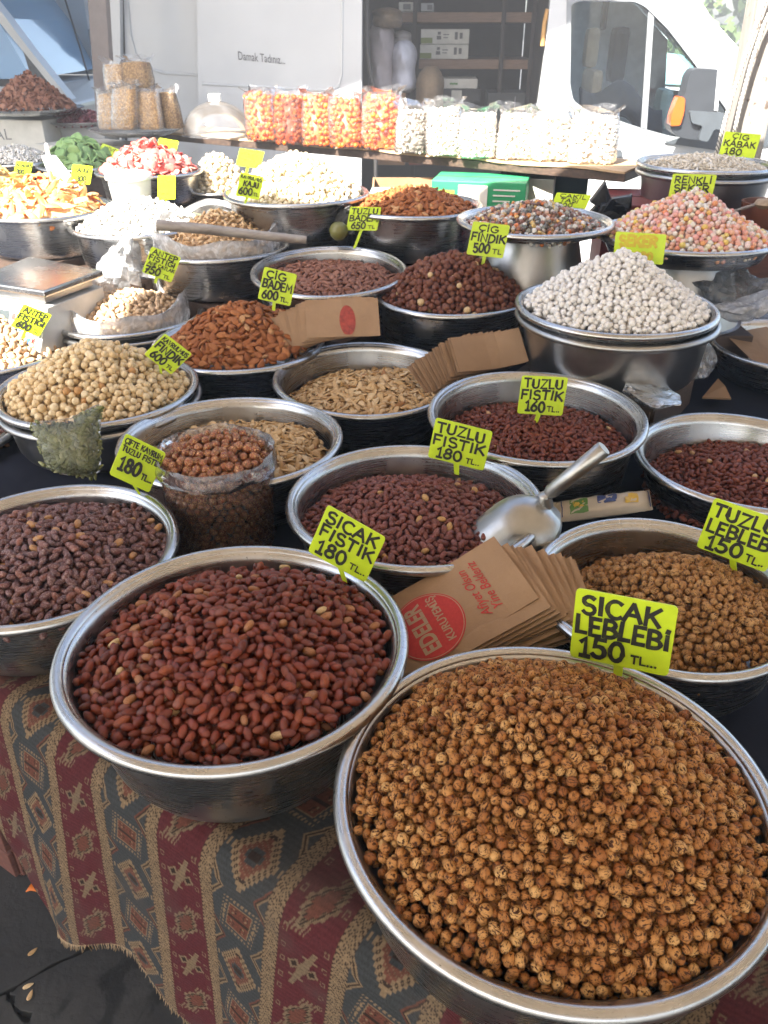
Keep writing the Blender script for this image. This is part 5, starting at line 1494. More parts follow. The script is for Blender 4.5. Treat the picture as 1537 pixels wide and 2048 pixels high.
def crumple(path, rad, label, mat, seed, name='plastic_bag', n=26, squash=.6):
    g_ = np.random.default_rng(seed)
    t = thing(name, label, 'plastic bag', path[len(path) // 2])
    gr = []
    m_ = len(path)
    P_ = [Vector(p) for p in path]
    ph = g_.uniform(0, 6, 6)
    for i in range(24):
        q = i / 23 * (m_ - 1); a0 = min(int(q), m_ - 2); c_ = P_[a0].lerp(P_[a0 + 1], q - a0)
        rr = np.interp(q, range(m_), rad)
        d = (P_[a0 + 1] - P_[a0]).normalized(); s_ = d.cross(Vector((0, 0, 1))).normalized(); u_ = s_.cross(d)
        row = []
        for j in range(n + 1):
            a = 2 * PI * j / n
            k_ = rr * (1 + .22 * math.sin(a * 3 + ph[0] + q) + .16 * math.sin(a * 5 + ph[1] - q * 2.2) + .10 * math.sin(a * 9 + ph[2] + q * 3))
            row.append(c_ + s_ * k_ * math.cos(a) + u_ * k_ * squash * math.sin(a))
        gr.append(row)
    MB().sheet(gr).build('crumpled_film', mat, t, smooth=True)
crumple([at(238, 565, y=2.10), at(244, 535, y=2.12), at(250, 505, y=2.13), at(262, 480, y=2.13), at(268, 468, y=2.13)], [.055, .056, .042, .026, .008], 'gathered white plastic bag neck standing behind the bagged pistachios', M['film_white'], 21, squash=.8)
c0 = at(1440, 600, y=1.83)
crumple([at(1375, 560, y=1.88), at(1420, 572, y=1.87), at(1480, 590, y=1.84), at(1530, 600, y=1.82), at(1590, 600, y=1.82)], [.02, .055, .07, .06, .03], 'grey crumpled plastic bag over the empty basin', M['film_grey'], 3)
crumple([at(1425, 615, y=1.74), at(1470, 622, y=1.73), at(1505, 618, y=1.73), at(1560, 580, y=1.73)], [.008, .034, .036, .012], 'white crumpled plastic bag hanging over the rim of the empty basin', M['film_white'], 9)
crumple([at(1395, 690, y=1.66), at(1400, 730, y=1.65), at(1402, 757, y=1.64)], [.03, .04, .02], 'clear plastic bag hanging between the white cone basin and the empty basin', M['film_soft'], 12)
crumple([at(1250, 768, y=1.42), at(1310, 790, y=1.40), at(1360, 800, y=1.39)], [.03, .06, .02], 'dark clear plastic bag lying behind the small peanuts', M['film_grey'], 14, squash=.25)
bag_fan((1560, 720), .945, .5, .11, .14, 1, ('brown paper bag lying inside the empty basin', ''), None, 0, 1.2, .003, 0)
t = thing('cardboard_piece', 'piece of brown cardboard tucked beside the empty basin', 'cardboard', at(1425, 790, z=.93))
pc = [at(1405, 797, z=.92), at(1436, 760, z=.93), at(1450, 775, z=.93), at(1462, 800, z=.92)]
k = NT('brown_cardboard'); v = k.coord(); n_ = k.noise(v, 20, 4); k.base(k.ramp(n_, ((.3, (.26, .155, .08)), (.7, (.34, .215, .115))))); k.set(Roughness=.85); M['card'] = k.m
MB().prism(pc, (0, 0, .004)).build('card_sheet', M['card'], t)
# two small plastic wraps: the liner hanging on the upturned basin, dark cloth bundle with leaves
k = NT('black_plastic_and_shadow'); v = k.coord(); n_ = k.noise(v, 14, 4, .6, 1); k.base((.012, .012, .013)); k.set(Roughness=.45); k.bump(n_, .7, .02); M['black'] = k.m
def black_leaf(pts, y, label, name='black_plastic_leaf'):
    P_ = [at(*p, y=y + .02 * (i % 2)) for i, p in enumerate(pts)]
    c = sum(P_, Vector()) / len(P_)
    return P_, c
t = thing('black_bag_and_shadow', 'crumpled black plastic bag with pointed ears behind the pebble candies', 'plastic bag', at(1215, 420, y=2.25))
rr_ = np.random.default_rng(4)
for pts in ([(1180, 405), (1212, 362), (1224, 400), (1215, 425)], [(1205, 425), (1225, 398), (1265, 392), (1258, 420)], [(1240, 415), (1266, 388), (1264, 415), (1252, 430)], [(1190, 440), (1205, 408), (1250, 412), (1262, 440), (1230, 465)], [(1175, 430), (1195, 410), (1215, 470), (1185, 480)]):
    y_ = 2.25 + rr_.uniform(-.03, .03)
    P_ = [at(*p, y=y_ + rr_.uniform(-.02, .02)) for p in pts]
    MB().prism(P_, (.004, .03, .0)).build('ear_and_shadow', M['black'], t, bevel=.004)
t = thing('black_bag_and_shadow', 'black plastic scrap hanging beside the sunlit hazelnut basin', 'plastic bag', at(655, 425, y=2.18))  # cast leaf shadows on the basin side, built as black pieces
for pts in ([(618, 442), (655, 415), (690, 405), (672, 425), (640, 440)], [(640, 470), (668, 425), (700, 410), (712, 470)]):
    MB().prism([at(*p, y=2.17 + rr_.uniform(0, .02)) for p in pts], (.004, .02, 0)).build('ear_and_shadow', M['black'], t, bevel=.003)
t = thing('green_fruit', 'small yellow green fruit tucked beside the salted almond basin', 'fruit', at(678, 462, y=2.10))
k = NT('green_fruit_skin'); k.base((.13, .125, .03)); k.set(Roughness=.35); 
MB().lathe([(.0001, -.024), (.012, -.021), (.021, -.011), (.024, 0), (.021, .012), (.012, .020), (.004, .021), (.0001, .018)], 24, at(678, 462, y=2.10)).build('fruit_body', k.m, t, smooth=True)
# ------------------------------------------------------------------ scale
c0 = at(95, 545, y=2.10)
t = thing('market_scale', 'steel topped digital market scale with keypad at the left edge', 'scale', (c0.x, c0.y, 1.0))
M['scale_body'] = plain('scale_plastic', (.62, .62, .60), .45)
pa = [at(-60, 560, z=1.10), at(88, 582, z=1.10), at(206, 540, z=1.10), at(60, 512, z=1.10)]
MB().prism(pa, (0, 0, -.016)).build('weighing_plate', M['steel_bright'], t, bevel=.004)
cen = sum(pa, Vector()) / 4
MB().prism([cen + (p - cen) * .8 - Vector((0, 0, .017)) for p in pa], (0, 0, -.02)).build('plate_support', M['steel_b'], t)
bd = [cen + (p - cen) * .96 for p in pa]
bd = [Vector((p.x, p.y, 1.06)) for p in bd]
f0, f1 = bd[0], bd[1]
fw = Vector((.10, -.14, 0)).normalized() * .0
fr_ = (f1 - f0).normalized(); fn = Vector((fr_.y, -fr_.x, 0))
if fn.y > 0: fn = -fn
body = [f0 + fn * .055 - Vector((0, 0, .10)), f1 + fn * .055 - Vector((0, 0, .10)), bd[2] - Vector((0, 0, .10)), bd[3] - Vector((0, 0, .10))]
MB().add([bd[0], bd[1], bd[2], bd[3], *body], [(3, 2, 1, 0), (4, 5, 6, 7), (0, 1, 5, 4), (1, 2, 6, 5), (2, 3, 7, 6), (3, 0, 4, 7)]).build('housing', M['scale_body'], t, bevel=.003)
nrm = (bd[1] - bd[0]).cross(body[0] - bd[0]).normalized()
if nrm.y > 0: nrm = -nrm
def face(a, b): return bd[0].lerp(bd[1], a).lerp(body[0].lerp(body[1], a), b) + nrm * .0015
M['lcd'] = plain('dark_display', (.05, .06, .06), .2); M['key_white'] = plain('keypad_white', (.7, .72, .74), .4); M['key_blue'] = plain('key_blue', (.03, .12, .45), .4); M['key_red'] = plain('key_red', (.5, .05, .04), .4)
def panel_(a0, a1, b0, b1, mat, nm, th=.002):
    MB().prism([face(a0, b0), face(a1, b0), face(a1, b1), face(a0, b1)], nrm * th).build(nm, mat, t)
panel_(.18, .97, .15, .95, M['key_white'], 'keypad', .0015)
panel_(.2, .52, .18, .42, M['lcd'], 'display', .0035)
for i in range(6):
    for j in range(3):
        panel_(.56 + i * .065, .60 + i * .065, .22 + j * .22, .34 + j * .22, (M['key_blue'], M['key_red'], M['key_white'])[(i + j) % 3 if i > 2 else (0 if j else 1)], 'key', .004)
for i in range(4):
    panel_(.22 + i * .08, .27 + i * .08, .55, .68, M['key_blue'], 'key', .004)
t2 = thing('wooden_crate', 'dark crate under the market scale', 'crate', (cen.x, cen.y, TT))
MB().box((cen.x - .17, cen.y - .15, TT + .006), (cen.x + .15, cen.y + .15, .958)).build('side_boards', M['wood_dark'], t2, bevel=.003)

# ------------------------------------------------------------------ white plastic scoop and tub in the sun
M['white_plastic'] = plain('white_plastic', (.72, .72, .70), .35, var=.04)
a_, b_ = at(98, 312, y=2.62), at(135, 375, y=2.40)
t = thing('plastic_scoop', 'white plastic scoop standing in the dried fruit', 'scoop', b_)
w_ = Vector((.030, 0, 0))
gr = []
for i in range(9):
    q = i / 8; p = a_.lerp(b_, q); row = []
    for j in range(9):
        e = (j / 8 - .5) * 2
        row.append(p + w_ * e * (.75 + .5 * q) + Vector((0, .014 * (1 - e * e), 0)))
    gr.append(row)
MB().sheet(gr).build('scoop_bowl', M['white_plastic'], t, smooth=True, solid=.003)
MB().tube([a_, a_ + Vector((-.012, .03, .02)), a_ + Vector((-.02, .05, .025))], .006, 8).build('handle', M['white_plastic'], t, smooth=True)
c = at(268, 418, y=2.52)
t = thing('plastic_tub', 'white plastic tub standing in the sun behind the coconut', 'tub', c)
c_top = at(268, 352, y=2.52)
h_ = c_top.z - c.z
MB().lathe([(.0001, 0), (.050, 0), (.054, .004), (.062, h_ - .008), (.065, h_ - .006), (.065, h_), (.060, h_), (.052, .006), (.0001, .006)], 40, c).build('tub_wall', M['white_plastic'], t, smooth=True)
MB().lathe([(.0001, h_ + .012), (.05, h_ + .012), (.064, h_ + .008), (.068, h_ + .002), (.068, h_ - .006), (.066, h_ - .006), (.066, h_ + .001), (.0001, h_ + .004)], 40, c).build('lid', M['white_plastic'], t, smooth=True)
t = thing('wooden_crate', 'dark crate under the white plastic tub', 'crate', (c.x, c.y, TT))
MB().box((c.x - .08, c.y - .08, TT + .006), (c.x + .08, c.y + .08, c.z - .001)).build('side_boards', M['wood_dark'], t, bevel=.003)

# ------------------------------------------------------------------ shelf plank along the back of the stall
SZ = 1.25
SL = at(80, 243, z=SZ); SR = at(1252, 343, z=SZ)
sx = (SR - SL); slen = sx.length; sx.normalize(); sy = Vector((-sx.y, sx.x, 0))
t = thing('shelf_plank', 'long brown shelf plank covered with cardboard along the back of the stall', 'shelf', SL)
MS = Matrix(((sx.x, sy.x, 0, SL.x), (sx.y, sy.y, 0, SL.y), (0, 0, 1, SZ), (0, 0, 0, 1)))
MB().box((0, .0, -.030), (slen, .30, -.005), MS).build('plank', M['wood_dark'], t, bevel=.002)
mb = MB()
gr = []
for i in range(60):
    a = slen * (.20 + .80 * i / 59); row = []
    for j in range(6):
        e = -.006 + rng.normal(0, .002) if j == 0 else .05 * j
        row.append(MS @ Vector((a, e, -.0015 + .0025 * math.sin(i * .6) * (j == 0))))
    gr.append(row)
k = NT('pale_cardboard'); v = k.coord(); n_ = k.noise(v, 24, 4); k.base(k.ramp(n_, ((.3, (.40, .27, .15)), (.7, (.50, .35, .21))))); k.set(Roughness=.85); M['card2'] = k.m  # paler brown than the loose cardboard piece
mb.sheet(gr).build('cardboard_cover', M['card2'], t, solid=.006)
def on_shelf(px, py): return at(px, py, z=SZ + .004)
# cartons that carry the shelf
def carton(lo, hi, rot, mat, label, name='carton', M2=None, extra=()):
    c = Vector(((lo[0] + hi[0]) / 2, (lo[1] + hi[1]) / 2, lo[2]))
    t = thing(name, label, 'box', c)
    MM = Matrix.Translation(c) @ Matrix.Rotation(rot, 4, 'Z')
    h = ((hi[0] - lo[0]) / 2, (hi[1] - lo[1]) / 2, hi[2] - lo[2])
    MB().box((-h[0], -h[1], 0), (h[0], h[1], h[2]), MM).build('box_body', mat, t, bevel=.003)
    MB().box((-h[0] + .002, -.0015, h[2] + .0005), (h[0] - .002, .0015, h[2] + .0012), MM).build('flap_joint', M['wood_dark'], t)
    for (x0, x1, z0, z1, m_, nm) in extra:
        MB().box((-h[0] + x0 * 2 * h[0], -h[1] - .0012, z0 * h[2]), (-h[0] + x1 * 2 * h[0], -h[1] - .0002, z1 * h[2]), MM).build(nm, m_, t)
    return t
M['carton_white'] = plain('white_carton', (.56, .55, .50), .7); M['carton_grey'] = plain('grey_carton', (.34, .35, .36), .75); M['print_grey'] = plain('grey_print', (.12, .12, .12), .7)
M['box_green'] = plain('green_carton', (.025, .27, .11), .5, var=.06); M['label_white'] = plain('white_label', (.66, .64, .58), .6); M['print_lime'] = plain('lime_print', (.28, .42, .04), .6)
p = at(210, 300, y=3.42)
carton((p.x - .26, p.y - .12, TT + .006), (p.x + .26, p.y + .16, SZ - .032), -.60, M['carton_white'], 'white carton with small printed squares under the shelf end',
       extra=[(.36 + i * .07, .41 + i * .07, .62, .74, M['print_grey'], 'printed_square') for i in range(3)] + [(.1, .2, .66, .70, M['print_grey'], 'printed_line')])
p = at(60, 262, y=3.72)
carton((p.x - .2, p.y - .14, TT + .006), (p.x + .17, p.y + .16, 1.295), -.25, M['carton_white'], 'white carton under the tray of brown slices')
p = at(15, 285, y=3.5)
tt_ = carton((p.x - .30, p.y - .10, TT + .006), (p.x + .06, p.y + .10, 1.19), -.25, M['carton_grey'], 'grey carton with capital letters at the left edge')
v_, f_ = text_mesh('AL', .055)
lp_ = at(6, 270, y=3.36)
MB().add([lp_ + Vector((q.x, 0, q.y)) for q in v_], f_).build('lettering', M['print_grey'], tt_)
p = at(975, 375, y=2.62)
gt = carton((p.x - .155, p.y - .02, 1.075), (p.x + .135, p.y + .16, 1.208), -.22, M['box_green'], 'green printed carton standing below the shelf',
     extra=[(.29, .60, .22, .92, M['label_white'], 'white_label'), (.08, .25, .72, .80, M['print_lime'], 'printed_line')] + [(.06, .26 - .03 * (i % 2), .50 - i * .12, .58 - i * .12, M['label_white'], 'printed_line') for i in range(4)]
     + [(.66, .94 - .05 * (i % 3), .82 - i * .12, .85 - i * .12, M['label_white'], 'printed_line') for i in range(6)] + [(.30, .58, .06, .10, M['label_white'], 'printed_line')])
carton((p.x - .17, p.y + .0, TT + .006), (p.x + .20, p.y + .22, 1.07), -.22, M['wood_dark'], 'dark box under the green carton')
p = at(1105, 372, y=2.74)
carton((p.x - .16, p.y - .02, 1.06), (p.x + .02, p.y + .16, 1.20), -.22, M['carton_white'], 'white box right behind the green carton')
p = at(1130, 370, y=2.85)
carton((p.x - .12, p.y, 1.02), (p.x + .09, p.y + .14, 1.22), -.22, plain('dark_teal_box', (.03, .07, .075), .5), 'dark teal box beneath the right end of the shelf')
p = at(845, 372, y=2.72)
t = thing('carton', 'open grey lined carton below the orange bags', 'box', (p.x, p.y, 1.0))
mb = MB()
for q in ([(755, 352), (790, 335), (870, 350), (880, 372)], ): pass
w0, w1, d0, z0, z1 = p.x - .16, p.x + .13, .22, 1.0, 1.17
for lo, hi in (((w0, p.y, z0), (w1, p.y + .006, z1)), ((w0, p.y + d0, z0), (w1, p.y + d0 + .006, z1)), ((w0, p.y, z0), (w0 + .006, p.y + d0, z1)), ((w1, p.y + .007, z0), (w1 + .006, p.y + d0 - .001, z1))): mb.box(lo, hi)
mb.build('box_sides', M['card'], t)
MB().prism([(w0, p.y - .003, z1), (w1, p.y - .003, z1), (w1 + .02, p.y - .10, z1 - .06), (w0 - .03, p.y - .10, z1 - .05)], (0, 0, .004)).build('open_flap', M['carton_grey'], t)
p = at(1300, 418, y=2.30)
carton((p.x - .10, p.y - .02, TT + .006), (p.x + .22, p.y + .26, p.z + .01), -.15, plain('dark_red_box', (.16, .025, .022), .5), 'dark red box under the basin of raw pumpkin seeds')
# brown pottery cup at the right edge
c = at(1530, 440, y=2.16)
t = thing('pottery_bowl', 'brown pottery bowl with a wooden spoon at the right photo edge', 'bowl', c)
M['clay'] = plain('glazed_clay', (.15, .045, .018), .3)
MB().lathe([(.0001, -.05), (.05, -.05), (.058, -.02), (.064, .03), (.066, .045), (.060, .045), (.05, -.03), (.0001, -.035)], 40, c).build('bowl_wall', M['clay'], t, smooth=True)
c2 = at(1530, 408, y=2.12)
MB().lathe([(.0001, -.012), (.018, -.010), (.026, 0), (.02, .010), (.0001, .014)], 20, c2).build('spoon_bowl', M['wood_pale'], t, smooth=True)
MB().tube([c2 + Vector((-.02, 0, 0)), c2 + Vector((-.06, .02, -.02)), c2 + Vector((-.10, .04, -.035))], .004, 8).build('spoon_handle', M['wood_grey'], t, smooth=True)
t = thing('carton', 'dark box under the brown pottery bowl', 'box', (c.x, c.y, TT))
MB().box((c.x - .07, c.y - .07, TT + .006), (c.x + .07, c.y + .07, c.z - .051)).build('box_body', M['wood_red'], t, bevel=.003)

# ------------------------------------------------------------------ trays on the shelf
def dish(c, D, label, name='steel_tray', cat='tray'):
    t = thing(name, label, cat, c)
    r_ = D / 2
    MB().lathe([(.0001, -.018), (r_ - .05, -.018), (r_ - .03, -.010), (r_ - .006, -.001), (r_, 0), (r_ - .002, -.003), (r_ - .03, -.014), (r_ - .05, -.022), (.0001, -.022)], 80).build('dish', M['tray'], t, smooth=True, local=True)
c = (-1.43, 3.642, 1.335); dish(c, .40, 'steel tray heaped with brown dried slices at the far left')
pile(c, .175, dome(-.004, .135, .178, 1.2), 'chip', .0145, M['chips'], 'brown_dried_slice', 'brown_dried_slices', 'curled brown dried slice on the far left heap', 'heap of curled brown dried slices at the far left', 'dried fruit', 'brown dried slices', 260, seed=41, nmax=2600, lod=(2, 1), lvl=2)
c = (-1.279, 3.739, 1.283); dish(c, .34, 'steel tray of dark red berries beside the crumb bags')
pile(c, .145, dome(-.004, .045, .150, 1.8), 'raisin', .0105, M['purple'], 'dark_red_berry', 'dark_red_berries', 'dark red dried berry on the shelf tray', 'dark red dried berries on the shelf tray', 'dried fruit', 'dark red dried berries', 150, seed=42, nmax=500, lod=(2, 1), lvl=2)
t = thing('carton', 'low box under the tray of dark red berries', 'box', (-1.279, 3.739, TT))
MB().box((-1.40, 3.65, TT + .006), (-1.16, 3.85, 1.259)).build('box_body', M['carton_grey'], t, bevel=.003)
c = (-.965, 3.44, 1.278); dish(c, .36, 'wide steel tray under the crumb bags')

# ------------------------------------------------------------------ tall bags standing on tray and shelf
k = NT('golden_crumbs'); v = k.coord(); n1 = k.noise(v, 150, 3, .7); n2 = k.noise(v, 22, 3)
k.base(k.mix(k.step(n1, .35, .65), (.26, .13, .035), (.62, .38, .14))); k.set(Roughness=.75); k.bump(n1, .8, .004); M['crumbs'] = k.m
M['film_thin'] = film('thin_bag_film', milky=.04, crinkle=70, bump=.6)
def standing_bag(base, w, d, h, label, group, fill, lean=0, seed=0, turn=0, neck=.03, mat='film_thin', name='filled_bag'):
    """clear bag: rounded block of filling, film round it, open crumpled neck"""
    g_ = np.random.default_rng(seed)
    t = thing(name, label, 'bag', base, group)
    rt = Matrix.Rotation(turn, 3, 'Z')
    def pt(a, q, e=0, tw=1.0):
        # superellipse section that narrows to the top
        ca, sa = math.cos(a), math.sin(a)
        x = math.copysign(abs(ca) ** .6, ca) * (w / 2 + e) * tw; y = math.copysign(abs(sa) ** .6, sa) * (d / 2 + e) * tw
        return Vector(base) + rt @ Vector((x + lean * q * h, y, q * h))
    ph = g_.uniform(0, 6, 3)
    def ring(q, e, tw, n=28):
        return [pt(2*PI*j/n, q, e + .002 * math.sin(j * 1.9 + q * 9 + ph[0]), tw) for j in range(n + 1)]
    lv = [(.0, .90), (.06, .98), (.3, 1.0), (.6, .99), (.85, .95), (1.0, .90)]
    if fill is not None:
        gr = [ring(q, -.004, tw) for q, tw in lv]
        top = [Vector(base) + rt @ Vector((lean * h, 0, h + .004))] * 29
        MB().sheet(gr + [top]).build('filling', fill, t, smooth=True)
    gr = [ring(q, .0, tw) for q, tw in lv] + [[p + Vector((g_.normal(0, .006), g_.normal(0, .006), neck * .4)) for p in ring(1.0, .004, .80)], [p + Vector((g_.normal(0, .006), g_.normal(0, .004), neck * .75 + .010 * math.sin(j * .9 + ph[1]) * (1 if abs(j - 14) > 4 else .4))) for j, p in enumerate(ring(1.0, .010, .92))]]
    MB().sheet(gr).build('clear_wrap', M[mat], t, smooth=True)
    return t, pt
tb_ = Vector((-.965, 3.44, 1.262))
for i, (px, py, hpx, wpx, yo, lb) in enumerate(((222, 258, 62, 50, -.07, 'crumb bag at the left end of the tray'), (252, 258, 72, 56, -.10, 'leaning crumb bag, second from the left on the tray'), (303, 258, 66, 54, -.09, 'crumb bag, third along the front of the tray'), (346, 256, 62, 46, -.06, 'crumb bag at the right end of the tray'),
                                      (240, 205, 66, 52, .03, 'upper crumb bag on the left, stacked on the others'), (282, 205, 70, 64, .02, 'upper crumb bag on the right, stacked on the others'))):
    y_ = 3.44 + yo
    b_ = at(px, py, y=y_); sc_ = 1 / 1600 * ((b_ - CAM).dot(Vector((0, math.cos(PITCH), -math.sin(PITCH)))))
    standing_bag(b_, wpx * sc_, wpx * sc_ * .62, hpx * sc_, 'clear bag of golden crumbs: ' + lb, 'bags of golden crumbs', M['crumbs'], (.12, .18, 0, -.12, .05, 0)[i], 50 + i, -.2, .028)
def ball_bag(px, py, hpx, wpx, label, group, nm, heap, mat, size, nind, seed, blabel):
    b_ = at(px, py, z=SZ + .005)
    sc_ = 1 / 1600 * ((b_ - CAM).dot(Vector((0, math.cos(PITCH), -math.sin(PITCH)))))
    w, d, h = wpx * sc_ * 1.12, wpx * sc_ * .75, hpx * sc_ * 1.02
    b_ = b_ + Vector((0, d / 2 + .006, 0))
    t, pt = standing_bag(b_, w, d, h, label, group, None, .04 * ((seed % 3) - 1), seed, -.10, .034)
    g_ = np.random.default_rng(seed + 5)
    pts = []; fr_ = []
    nl = max(3, int(h / (size * 1.72)))
    for l in range(nl):
        q = (l + .55) / nl
        tw = np.interp(q, [0, .06, .3, .6, .85, 1], [.90, .98, 1, .99, .95, .90])
        per = 2 * (w + d) * .86; n = max(6, int(per / (size * 1.9)))
        for j in range(n):
            a = 2 * PI * (j + .5 * (l % 2) + g_.normal(0, .22)) / n
            p = pt(a, min(.99, max(.02, q + g_.normal(0, .22) / nl)), -size * 1.15 + g_.normal(0, size * .16), tw) - b_
            pts.append(tuple(p)); fr_.append(math.sin(a) < .25)
    for x in np.arange(-w / 2 * .6, w / 2 * .6, size * 1.9):
        for y in np.arange(-d / 2 * .6, d / 2 * .6, size * 1.9):
            pts.append((x, y, h + g_.normal(-.004, size * .4))); fr_.append(True)
    P = np.array(pts); Q = rot_mats(len(P), g_, np.zeros(len(P)), np.zeros(len(P)), 9)
    bs = (np.array([[sx_ * w * .33, sy_ * d * .33, z_] for z_ in (.004, h * .96) for sx_, sy_ in ((-1, -1), (1, -1), (1, 1), (-1, 1))]), np.array([(0, 1, 5), (0, 5, 4), (1, 2, 6), (1, 6, 5), (2, 3, 7), (2, 7, 6), (3, 0, 4), (3, 4, 7), (4, 5, 6), (4, 6, 7)]))
    scatter(nm, heap, 'hazel', size, P, Q, mat, blabel, 'sweet', group.replace('bags of ', ''), nind, label.replace('clear bag of', 'mass of') + ', deeper in the bag', np.array(fr_), g_, tuple(b_), bs, 2, (2, 1))
for i, (px, py, hpx, wpx, lb) in enumerate(((524, 283, 78, 58, 'leftmost on the shelf'), (580, 290, 84, 58, 'second of the orange row'), (634, 293, 84, 58, 'third of the orange row, partly shaded red'), (694, 298, 84, 62, 'fourth of the orange row'), (765, 300, 92, 76, 'widest, at the right end of the orange row'))):
    ball_bag(px, py, hpx, wpx, 'clear bag of orange sugar balls: ' + lb, 'bags of orange sugar balls', 'orange_sugar_ball', 'orange_sugar_balls', M['orange_ball'], .0092, 58, 60 + i, 'round orange sugar ball inside a bag on the shelf')
for i, (px, py, hpx, wpx, lb) in enumerate(((823, 308, 74, 60, 'first of the white row, next to the orange bags'), (890, 313, 82, 66, 'second of the white row, with a tall pointed neck'), (957, 318, 78, 68, 'third of the white row'), (1032, 320, 78, 70, 'fourth of the white row'), (1106, 323, 78, 74, 'fifth of the white row'), (1190, 329, 82, 88, 'widest, at the right end of the shelf'))):
    ball_bag(px, py, hpx, wpx, 'clear bag of white sugar balls: ' + lb, 'bags of white sugar balls', 'white_sugar_ball', 'white_sugar_balls', M['white_ball'], .0060, 0, 80 + i, '')
# cake dome
c = on_shelf(428, 275) + Vector((0, .10, 0))
t = thing('plastic_dome', 'clear plastic food dome with a square knob on the shelf', 'food cover', c)
rd = .135
MB().lathe([(rd + .006, .0), (rd, .002)] + [(rd * math.cos(R(a)), .115 * math.sin(R(a)) + .002) for a in range(4, 88, 6)] + [(.006, .118)], 64, c).build('dome_shell', film('clear_dome_plastic', milky=.16, crinkle=6, bump=.05, gloss_rough=.06), t, smooth=True)
MB().box((c.x - .022, c.y - .022, c.z + .116), (c.x + .022, c.y + .022, c.z + .142)).build('knob', M['white_plastic'], t, bevel=.004)
# ------------------------------------------------------------------ the white van behind the stall
PHI = .06
VO = Vector((0, 4.55, 0)); VX = Vector((math.cos(PHI), -math.sin(PHI), 0)); VY = Vector((math.sin(PHI), math.cos(PHI), 0))
def V(X, Z, d=0): return VO + VX * X + VY * d + Vector((0, 0, Z))
def P2(px, py, d=0):
    p = onplane(px, py, VO + VY * d, VY) - VO
    return (p.dot(VX), p.z)
def panel(name, outline, holes, mat, parent, d=0, th=.03, px=True, bevel=0):
    bm = bmesh.new(); ed = []
    for lp in [outline] + holes:
        pts = [P2(*q, d) if px else q for q in lp]
        vs = [bm.verts.new((x, 0, z)) for x, z in pts]
        ed += [bm.edges.new((vs[i], vs[(i + 1) % len(vs)])) for i in range(len(vs))]
    bmesh.ops.triangle_fill(bm, use_beauty=True, use_dissolve=False, edges=ed)
    fs = list(bm.faces)
    r_ = bmesh.ops.extrude_face_region(bm, geom=fs)
    bmesh.ops.translate(bm, verts=[q for q in r_['geom'] if isinstance(q, bmesh.types.BMVert)], vec=(0, th, 0))
    bmesh.ops.recalc_face_normals(bm, faces=bm.faces)
    me = bpy.data.meshes.new(name)
    for v_ in bm.verts:
        v_.co = V(v_.co.x, v_.co.z, d + v_.co.y) - (Vector(parent.location) if parent else Vector())
    bm.normal_update(); bmesh.ops.recalc_face_normals(bm, faces=bm.faces)
    bm.to_mesh(me); bm.free(); me.materials.append(mat)
    return link(name, me, parent)
def round_poly(pts, r=6, n=5):
    out = []; m_ = len(pts)
    for i in range(m_):
        p, a, b = Vector(pts[i]), Vector(pts[i - 1]), Vector(pts[(i + 1) % m_])
        da, db = (a - p), (b - p); rr = min(r, da.length * .45, db.length * .45)
        s_, e_ = p + da.normalized() * rr, p + db.normalized() * rr
        for k_ in range(n + 1):
            t_ = k_ / n; out.append(tuple(s_.lerp(p, t_).lerp(p.lerp(e_, t_), t_)))
    return out
k = NT('white_van_paint'); v = k.coord(); n_ = k.noise(v, 3, 4)
k.base(k.ramp(n_, ((.3, (.47, .485, .50)), (.7, (.53, .545, .555))))); k.set(Roughness=.32); k.b.inputs['Coat Weight'].default_value = .4; M['van_white'] = k.m
M['rubber'] = plain('black_rubber', (.03, .028, .027), .6); M['grey_trim'] = plain('grey_trim', (.22, .235, .25), .5); M['dark_trim'] = plain('dark_plastic_trim', (.055, .065, .075), .5)
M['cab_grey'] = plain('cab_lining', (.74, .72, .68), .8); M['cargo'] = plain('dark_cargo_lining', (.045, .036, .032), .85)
k = NT('tinted_glass'); tr = k.new('ShaderNodeBsdfTransparent'); tr.inputs[0].default_value = (.88, .94, .96, 1)
gl = k.new('ShaderNodeBsdfGlossy'); gl.inputs['Roughness'].default_value = .03; fr_ = k.new('ShaderNodeFresnel'); fr_.inputs[0].default_value = 1.5
mx = k.new('ShaderNodeMixShader'); k.lk(fr_.outputs[0], mx.inputs[0]); k.lk(tr.outputs[0], mx.inputs[1]); k.lk(gl.outputs[0], mx.inputs[2]); k.lk(mx.outputs[0], k.o.inputs[0]); M['glass'] = k.m
k = NT('windscreen_glass'); k.base((.10, .20, .30)); k.set(Roughness=.04); k.b.inputs['Specular IOR Level'].default_value = 1.0; k.b.inputs['Coat Weight'].default_value = 1; M['windscreen'] = k.m
van = thing('white_van', 'white panel van with its sliding door open and printed lettering behind the stall', 'van', VO)
panel('rear_panel', [(238, -340), (400, -340), (404, 585), (250, 585)], [], M['van_white'], van, .05)
panel('corner_panel', [(206, -340), (236, -340), (247, 585), (224, 585)], [], M['van_white'], van, .0, .06)
mb = MB(); mb.tube([V(*P2(*q, .05), .048) for q in ((252, -200), (256, 0), (262, 70), (272, 108), (296, 136), (330, 146), (396, 150))], .007, 6).build('pressed_line', M['van_white'], van, smooth=True)
mb = MB(); mb.tube([V(*P2(*q, .05), .050) for q in ((243, -200), (246, 0), (250, 150), (254, 330))], .006, 6).build('door_joint', M['rubber'], van, smooth=True)
panel('sliding_door', round_poly([(392, -335), (728, -335), (724, 60), (722, 575), (400, 575)], 30), [], M['van_white'], van, -.075, .06)
mb = MB(); mb.tube([V(*P2(*q, -.075), -.076) for q in ((686, -200), (685, 60), (684, 150), (678, 172), (660, 181), (560, 176), (405, 168))], .006, 6).build('pressed_line', M['van_white'], van, smooth=True)
